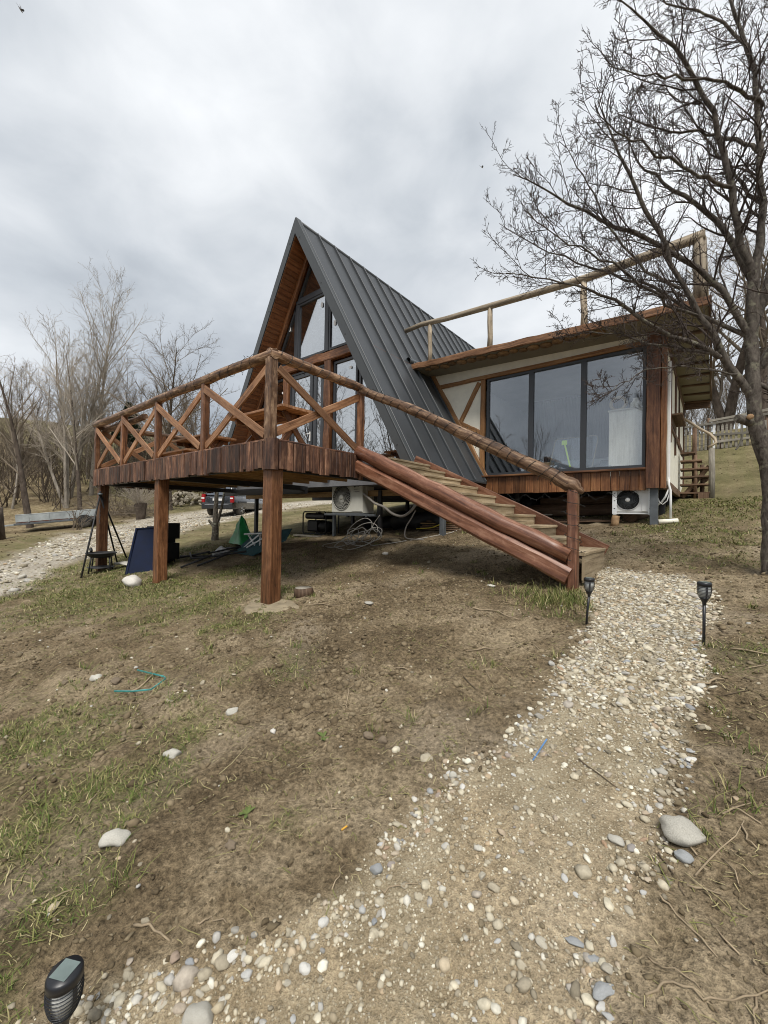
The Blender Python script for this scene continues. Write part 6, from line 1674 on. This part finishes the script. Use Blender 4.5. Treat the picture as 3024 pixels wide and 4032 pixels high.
for i in range(34):
    if i < 20: x, y = gS2.uniform(4.33, 4.75), gS2.uniform(-1.7, .9)
    else: x, y = gS2.uniform(1.2, 3.4), gS2.uniform(-2.2, 1.2)
    a = gS2.uniform(0, 6.28); L = gS2.uniform(.05, .16); r_ = gS2.uniform(.0018, .004)
    mb = MB(); q = [at(x, y, r_ + .003), at(x + L*.5*math.cos(a) + gS2.normal(0, .008), y + L*.5*math.sin(a), r_ + .006), at(x + L*math.cos(a), y + L*math.sin(a), r_ + .002)]
    mb.tube(q, [r_, r_, r_*.6], 5); mb.solo('stick', M_STICK if i % 3 else M_STICKD, 'short dry stick lying on the bare soil', 'stick', 'short dry sticks')
mb = MB(); sp_ = [(0.50,-1.66,.04),(0.69,-1.63,.05),(0.87,-1.59,.03),(0.95,-1.61,.03),(0.98,-1.73,.02),(0.90,-1.84,.03),(.78,-1.92,.02)]
for i in range(len(sp_) - 1): mb.beam(at(*sp_[i]), at(*sp_[i+1]),   .005, .013, bev=.002)
mb.solo('turquoise_strap', M_TURQ, 'bent turquoise plastic strap lying on the muddy soil', 'strap')
mb = MB(); mb.beam(at(3.70, -1.04, .008), at(3.71, -.86, .008), .008, .004, bev=.0015); mb.solo('blue_strip', M_BLUP, 'thin blue plastic strip lying on the lower path', 'strip')
for x, y, lb in ((3.18, -1.83, 'orange cigarette end on the soil left of the path'), (2.80, -2.71, 'orange cigarette end near the closest torch')):
    mb = MB(); mb.tube([at(x, y, .005), at(x + .012, y + .022, .006)], .004, 7); mb.solo('cigarette_end', M_BUTT, lb, 'cigarette end')
# dandelion rosettes
for x, y, s_, lb in ((2.62, -1.42, .055, 'green weed rosette on the bare brown soil'), (2.72, -1.98, .04, 'small green weed rosette near the path stones')):
    V = []; F = []; g = np.random.default_rng(int(x*100))
    for i in range(11):
        a = g.uniform(0, 6.28); L = s_*g.uniform(.6, 1.1); w_ = L*.16; d = np.array([math.cos(a), math.sin(a)]); o_ = np.array([-d[1], d[0]])*w_
        b = len(V)
        for t_, k_, z_ in ((.05, .3, .0), (.5, 1., .35), (.85, .8, .38), (1., .05, .30)):
            for s2 in (1, -1):
                q = d*L*t_ + o_*k_*s2; V.append((x + q[0], y + q[1], float(gz(np.array([x]), np.array([y]))[0]) + .004 + z_*L*.8))
        for j in range(3): F.append((b + 2*j, b + 2*j + 1, b + 2*j + 3, b + 2*j + 2))
    o = link('weed', mesh_np('weed', np.array(V) - np.array(at(x, y)), np.array(F), None, M_WEED, g.uniform(0, 1, len(V)))); o.location = at(x, y)
    tag(o, lb, 'weed')

# ------------------------------------------------------------------ solar torches
def torch(label, x, y, h, lean=(0, 0), k=1.0):
    t = thing('solar_torch', label, 'garden light', at(x, y), 0, 'solar torches along the path')
    ox, oy, oz = t.location
    zl = oz + h - .158*k
    mb = MB(); mb.tube([(ox - lean[0], oy - lean[1], oz - .06), (ox - lean[0]*.5, oy - lean[1]*.5, oz + (zl - oz)*.5), (ox, oy, zl)], .0095*k, 8); mb.build('pole', M_TORCH, t)
    c = (ox, oy, zl)
    mb = MB(); mb.lathe([(.001, -.006*k), (.0115*k, -.004*k), (.0125*k, .012*k), (.026*k, .040*k), (.031*k, .046*k), (.001, .046*k)], c, 18); mb.build('cup', M_TORCH, t)
    mb = MB(); mb.lathe([(.001, .045*k), (.025*k, .046*k), (.036*k, .09*k), (.036*k, .125*k), (.001, .126*k)], c, 18); mb.build('diffuser', M_DIFF, t)
    prof = [(.030, .046), (.036, .06), (.040, .075), (.0425, .09), (.043, .105), (.0425, .12), (.041, .13)]
    mb = MB()
    for q in range(4):
        a0 = .35 + q*1.571
        for j in range(5):
            aa = a0 + (j - 2)*.075
            if j < 4:
                for i in range(len(prof) - 1):
                    (ra, za), (rb, zb) = prof[i], prof[i+1]
                    mb.quad((ox + ra*k*math.cos(aa), oy + ra*k*math.sin(aa), zl + za*k), (ox + ra*k*math.cos(aa + .075), oy + ra*k*math.sin(aa + .075), zl + za*k), (ox + rb*k*math.cos(aa + .075), oy + rb*k*math.sin(aa + .075), zl + zb*k), (ox + rb*k*math.cos(aa), oy + rb*k*math.sin(aa), zl + zb*k))
    mb.build('cage_rib', M_TORCH, t)
    for i in range(8):
        z_ = .052 + i*.0100; r_ = float(np.interp(z_, [p[1] for p in prof], [p[0] for p in prof]))
        mb = MB(); mb.tube([(ox + r_*k*math.cos(q), oy + r_*k*math.sin(q), zl + z_*k) for q in np.linspace(0, 6.2832, 25)[:-1]], .0019*k, 4, closed=True); mb.build('slat', M_TORCH, t)
    mb = MB(); mb.lathe([(.038*k, .128*k), (.0435*k, .129*k), (.0435*k, .148*k), (.040*k, .156*k), (.001, .157*k)], c, 28); cap = mb.build('cap', M_TORCH, t)
    mb = MB(); mb.box((ox, oy, zl + .1578*k), (.050*k, .050*k, .002*k), .0006, .5); mb.build('solar_panel', M_SOLAR, cap)
    return t
torch('black solar torch at the foot of the stairs, left of the gravel', 3.55, .78, .40, (.02, .0))
torch('black solar torch on the right edge of the gravel path', 4.33, .60, .44)
torch('black solar torch closest to the bottom left corner, seen from above', 3.075, -2.735, .285, (0, 0), .93)
torch('small black solar torch far off beside the gravel driveway', -11.3, 5.5, .42)

# ------------------------------------------------------------------ back steps, rail branch and fence on the right
bs = thing('back_steps', 'rough brown plank steps with round posts at the back of the wing', 'steps', at(4.1, 10.4))
for i, (xr, z) in enumerate(((4.34, .73), (4.29, .945), (4.29, 1.15), (4.285, 1.36), (4.15, 1.575), (4.01, 1.785))):
    mb = MB(); mb.beam((3.70, 10.4, z), (xr, 10.4, z), .5, .045, n=3, jit=.003); mb.build('tread', M_OLDW, bs)
for x, y, z1, r_ in ((4.345, 10.2, 1.87, .066), (3.985, 10.5, 2.50, .05), (4.02, 10.2, 1.72, .04), (4.15, 10.6, 1.5, .05)):
    g_ = G(x, y, -.1); mb = MB(); mb.tube([g_, (x + .01, y, (g_.z + z1)/2), (x, y, z1)], [r_*1.05, r_, r_*.95], 9, .05); mb.build('post', M_GREYW if r_ > .06 else M_OLDW, bs)
mb = MB(); mb.beam((3.75, 10.25, .62), (4.30, 10.25, 1.42), .05, .10); mb.beam((3.8, 10.65, .7), (4.3, 10.65, 1.15), .05, .08); mb.build('brace', M_OLDW, bs)
mb = MB(); mb.box((4.19, 10.25, .60), (.22, .26, .24), .01); mb.build('block', M_OLDW, bs)
mb = MB(); mb.tube([(3.70, 10.3, 2.78), (3.90, 10.28, 2.60), (4.10, 10.24, 2.40), (4.30, 10.2, 2.24), (4.40, 10.18, 2.10), (4.43, 10.15, 2.00), (4.36, 10.15, 1.94), (4.27, 10.16, 1.90)], [.03, .032, .034, .036, .04, .036, .03, .028], 9, .07); mb.build('handrail', M_RAW, bs)
fe = thing('picket_fence', 'old grey picket fence with a few white pickets up the slope', 'fence', at(4.1, 17.2))
def fz(x): return 3.95 + .01*x
y = 17.2
for i in range(15):
    x = 3.15 + i*.125
    hh = 3.97 if x < 4.3 else 3.78
    z0_ = float(gbase(x, y)) + .02
    mt = M_WHITEW if i in (2, 5, 10) else M_GREYW
    w_ = .075; mb = MB()
    mb.prism([(x - w_/2, y, z0_), (x + w_/2, y, z0_), (x + w_/2, y, hh - .08), (x, y, hh + random.uniform(-.02, .03)), (x - w_/2, y, hh - .08)], (0, .022, 0)); mb.build('picket', mt, fe)
for i in range(8):
    x = 5.05 + i*.16; z0_ = float(gbase(x, y)) + .02; mb = MB(); mb.box((x, y, (z0_ + 3.75)/2), (.08, .022, 3.75 - z0_)); mb.build('picket', M_GREYW, fe)
for z0_, z1_, xa, xb in ((3.92, 4.16, 4.25, 6.2), (3.80, 4.0, 4.15, 6.2), (3.36, 3.33, 4.35, 6.2), (3.08, 3.18, 4.45, 6.2), (3.75, 3.82, 2.8, 4.3)):
    mb = MB(); mb.beam((xa, y - .03, z0_), (xb, y - .03, z1_), .03, .09, n=3, jit=.003); mb.build('rail', M_GREYW, fe)
for x in (4.24, 4.62, 5.05, 5.9, 2.9):
    z0_ = float(gbase(x, y)) - .1; mb = MB(); mb.tube([(x, y + .06, z0_), (x, y + .06, 4.05 if x < 4.5 or x > 5.5 else 3.2)], .05, 7, .05); mb.build('post', M_OLDW, fe)
mb = MB()
for z_ in (2.95, 3.15, 3.38, 3.55): mb.tube([(2.8, y - .05, z_), (4.3, y - .05, z_ + .05)], .006, 4)
mb.build('wire', M_WIRE, fe)
cable([(5.18, 15.9, 3.1), (5.14, 15.9, 2.9), (5.08, 15.9, 2.7), (5.0, 15.9, 2.55)], .03, M_GREYW, 'branch', 'pale crooked branch hanging beside the fence', 'branch')

# ------------------------------------------------------------------ car
car = thing('parked_car', 'black SUV with red tail lamps parked on the driveway beyond the deck', 'car', (0, 0, 0), 1e-6)
CAR_H = math.radians(121)
def loft(secs, mat, name, par, sm=True):
    """secs: list of rings (same count) of 3D points"""
    mb = MB(); n = len(secs[0]); V = [p for r_ in secs for p in r_]; F = []; UVs = []
    for i in range(len(secs) - 1):
        for j in range(n):
            j2 = (j + 1) % n; F.append((i*n+j, i*n+j2, (i+1)*n+j2, (i+1)*n+j)); UVs.append(((0, 0), (1, 0), (1, 1), (0, 1)))
    F.append(tuple(range(n-1, -1, -1))); UVs.append([(0, 0)]*n); F.append(tuple((len(secs)-1)*n + q for q in range(n))); UVs.append([(0, 0)]*n)
    mb._add(V, F, UVs, sm); return mb.build(name, mat, par, True)
def ring(x, hw, z0, z1, tum=.06, nr=.08):
    return [(x, -hw + nr, z0), (x, hw - nr, z0), (x, hw, z0 + nr), (x, hw, z0 + (z1-z0)*.55), (x, hw - tum, z1 - nr*.4), (x, hw - tum - nr, z1), (x, -hw + tum + nr, z1), (x, -hw + tum, z1 - nr*.4), (x, -hw, z0 + (z1-z0)*.55), (x, -hw, z0 + nr)]
# car local: x forward, rear axle at 0, y left
loft([ring(-.83, .74, .50, .98), ring(-.80, .86, .42, 1.03), ring(-.6, .91, .36, 1.06), ring(.6, .92, .34, 1.05), ring(1.9, .92, .34, 1.02), ring(2.4, .91, .35, 1.0), ring(3.2, .86, .40, .92), ring(3.45, .70, .45, .80)], M_CARB, 'body', car)
loft([ring(-.74, .78, 1.0, 1.04, .02), ring(-.58, .74, 1.0, 1.55, .05), ring(-.40, .70, 1.0, 1.68, .06), ring(.9, .70, 1.0, 1.72, .06), ring(1.35, .69, 1.0, 1.66, .06), ring(2.25, .74, .98, 1.04, .03)], M_CARB, 'cabin_roof', car)
def cbox(name, mat, c, d, bev=.01, par=car):
    mb = MB(); mb.box(c, d, bev); return mb.build(name, mat, par, True)
mb = MB(); mb.prism([(-.757, -.62, 1.08), (-.757, .62, 1.08), (-.618, .58, 1.50), (-.618, -.58, 1.50)], (-.02, 0, .006)); mb.build('rear_window', M_CARGL, car, True)
for sy in (-1, 1):
    for x0, x1 in ((-.42, .02), (.1, .82), (.9, 1.75)):
        mb = MB(); mb.prism([(x0, sy*.765, 1.09), (x1, sy*.765, 1.09), (x1 - (.32 if x1 > 1.5 else .03), sy*.705, 1.55), (x0 + (.10 if x0 < 0 else .03), sy*.705, 1.55)], (0, sy*.012, 0)); mb.build('side_window', M_CARGL, car, True)
    cbox('belt_strip', M_CHROME, (.55, sy*.925, .74), (2.0, .02, .035))
    cbox('belt_line', M_CHROME, (.55, sy*.80, 1.065), (2.2, .02, .02))
    for xh in (.12, 1.0): cbox('door_handle', M_CHROME, (xh, sy*.93, .97), (.16, .03, .035))
    tl = cbox('tail_lamp', M_TAIL, (-.80, sy*.785, .93), (.14, .20, .42), .04)
    cbox('clear_lens', M_WHITEP, (-.872, sy*.785, .93), (.012, .16, .07), .004, tl)
    cbox('arch_trim', M_CARG, (0, sy*.93, .74), (.86, .03, .10), .03)
    for xw in (0, 2.63):
        w_ = bpy.data.objects.new('wheel', None); COL.objects.link(w_); w_.parent = car; LOC[w_.name] = Vector((0, 0, 0))
        mb = MB(); mb.lathe([(.20, -.105), (.30, -.112), (.35, -.08), (.357, 0), (.35, .08), (.30, .112), (.20, .105)], (xw, sy*.80, .357), 24, 'y'); mb.build('tyre', M_TYRE, w_, True)
        mb = MB(); mb.lathe([(.001, .04*sy), (.04, .05*sy), (.06, .03*sy), (.19, .02*sy), (.215, .085*sy), (.22, .0)], (xw, sy*.82, .357), 20, 'y')
        for q in range(5):
            a = q*1.2566; mb.beam((xw + .04*math.cos(a), sy*.90, .357 + .04*math.sin(a)), (xw + .20*math.cos(a), sy*.905, .357 + .20*math.sin(a)), .055, .03)
        mb.build('rim', M_CHROME, w_, True)
cbox('bumper', M_CARG, (-.84, 0, .53), (.16, 1.66, .32), .05)
cbox('bumper_strip', M_CHROME, (-.925, 0, .60), (.012, 1.3, .025))
cbox('license_plate', M_WHITEP, (-.835, 0, .86), (.02, .52, .11), .004)
cbox('tailgate_grip', M_CHROME, (-.83, 0, .96), (.02, .8, .025))
mb = MB(); mb.tube([(-.93, -.5, .40), (-.75, -.5, .40)], .035, 10); mb.build('exhaust', M_BSTEEL, car, True)
for sy in (-1, 1): cbox('roof_rail', M_BSTEEL, (.3, sy*.62, 1.745), (1.7, .04, .04))
rearw = Vector((-15.0, 8.66, 0)); off = Matrix.Rotation(CAR_H, 3, 'Z') @ Vector((0, -.80, 0))
car.location = (rearw.x - off.x, rearw.y - off.y, float(gbase(-15.2, 8.8)) - .10); car.rotation_euler = (0, math.radians(-1.5), CAR_H)

# ------------------------------------------------------------------ trailer
tr = thing('trailer', 'grey galvanised flatbed trailer with rusty inside parked on the grass', 'trailer', (0, 0, 0), 1e-6)
def tbox(name, mat, c, d, bev=.008, par=tr):
    mb = MB(); mb.box(c, d, bev); return mb.build(name, mat, par, True)
L_, w_ = 3.3, 1.55      # local x towards the tail, drawbar at -x
tbox('floor', M_RUST, (L_/2, 0, .52), (L_, w_, .04))
for sy in (-1, 1):
    tbox('side_panel', M_TRAIL, (L_/2, sy*w_/2, .71), (L_, .03, .34)); tbox('side_rail', M_TRAIL, (L_/2, sy*w_/2, .895), (L_, .05, .04)); tbox('chassis_rail', M_STEEL, (L_/2 - .1, sy*w_/2*.98, .45), (L_, .05, .10))
    for x in (.5, 1.3, 2.1): tbox('stay', M_TRAIL, (x, sy*(w_/2 + .02), .70), (.05, .03, .36))
    mb = MB(); mb.lathe([(.15, -.085), (.25, -.09), (.29, -.05), (.29, .05), (.25, .09), (.15, .085)], (2.75, sy*(w_/2 + .17), .29), 20, 'y'); wh = mb.build('wheel', M_TYRE, tr, True)
    mb = MB(); mb.lathe([(.001, .03*sy), (.05, .05*sy), (.14, .02*sy), (.165, .07*sy), (.165, 0)], (2.75, sy*(w_/2 + .18), .29), 16, 'y'); mb.build('rim', M_TRAIL, wh, True)
    mb = MB(); mb.tube([(2.75 + .36*math.cos(q), sy*(w_/2 + .17), .29 + .36*math.sin(q)) for q in np.linspace(-.1, 3.24, 10)], .02, 6)
    ar = [(2.75 + .35*math.cos(q), .29 + .35*math.sin(q)) for q in np.linspace(0, 3.14, 9)]
    mb.prism([(a, sy*(w_/2 + .07), b) for a, b in ar], (0, sy*.20, 0)); mb.build('mudguard', M_BSTEEL, tr, True)
tbox('end_panel', M_TRAIL, (.0, 0, .71), (.03, w_, .34)); tbox('end_panel', M_TRAIL, (L_, 0, .71), (.03, w_, .34))
mb = MB(); mb.beam((.3, -.55, .45), (-1.1, 0, .42), .05, .08); mb.beam((.3, .55, .45), (-1.1, 0, .42), .05, .08); mb.beam((-1.0, 0, .42), (-1.35, 0, .42), .07, .08); mb.build('drawbar', M_TRAIL, tr, True)
mb = MB(); mb.box((-1.35, 0, .46), (.18, .09, .10), .03); mb.build('coupling', M_GALV, tr, True)
mb = MB(); mb.tube([(-.9, .12, .62), (-.9, .12, .10)], .025, 8); mb.lathe([(.001, -.03), (.09, -.03), (.09, .03), (.001, .03)], (-.9, .12, .09), 12, 'y'); mb.build('jockey_wheel', M_BSTEEL, tr, True)
TRH = math.radians(63.5); wx_, wy_ = -20.35, 3.25
tr.location = (wx_ - 2.75*math.cos(TRH) - .94*math.sin(TRH), wy_ - 2.75*math.sin(TRH) + .94*math.cos(TRH), float(gbase(wx_, wy_)) - .31); tr.rotation_euler = (0, math.radians(-6.5), TRH)

# ------------------------------------------------------------------ stone heap
hp = thing('stone_heap', 'heap of pale field stones beside the parked car', 'stone heap', (-25.8, 10.7, float(gbase(-25.8, 10.7))))
sh = [rock_mesh('stone', M_PILE, 90 + i, (1, .8, .6), .15) for i in range(6)]
gH = np.random.default_rng(3); c = hp.location
for i in range(170):
    a = gH.uniform(0, 6.28); r_ = math.sqrt(gH.uniform(0, 1)); x, y = r_*math.cos(a)*1.5, r_*math.sin(a)*1.0
    z = max(0, 1.15*(1 - r_**1.6))*gH.uniform(.75, 1.0)
    o = link('stone', sh[i % 6], hp); s_ = gH.uniform(.18, .38); o.scale = (s_,)*3; o.location = (x*.8 - y*.5, x*.6 + y*.8, z + .02*x); o.rotation_euler = tuple(gH.uniform(0, 6.28, 3))

# ------------------------------------------------------------------ birds in flight
def bird(label, loc, s_, fl, rz, tilt):
    b = thing('bird', label, 'bird', (0, 0, 0), 1e-6, 'birds in flight')
    mb = MB(); mb.tube([(-.5, 0, 0), (-.3, 0, .02), (0, 0, .03), (.25, 0, .03), (.38, 0, .03), (.45, 0, .02)], [.05, .10, .14, .11, .06, .015], 8); mb.build('body', M_BIRDL, b, True)
    for sy, mt in ((-1, M_BIRDD), (1, M_BIRDL)):
        mb = MB(); mb.prism([(.15, sy*.08, .05), (-.18, sy*.08, .05), (-.20, sy*.6, .05 + fl*.5), (-.34, sy*1.15, .05 + fl*.75), (-.05, sy*1.05, .05 + fl*.8), (.18, sy*.55, .05 + fl*.5)], (0, 0, .025)); mb.build('wing', mt, b, True)
    mb = MB(); mb.prism([(-.45, -.06, 0), (-.45, .06, 0), (-.95, .20, -.02), (-.80, 0, -.02), (-.95, -.20, -.02)], (0, 0, .02)); mb.build('tail', M_BIRDL, b, True)
    b.location = loc; b.scale = (s_,)*3; b.rotation_euler = (tilt, .3, rz)
bird('small bird flying near the top left corner of the sky', (-35.9, 2.42, 37.2), .38, .5, 2.2, .9)
bird('small bird flying above the cabin roof left of the tree', (-10.05, 26.19, 27.82), .27, .3, 1.0, .7)
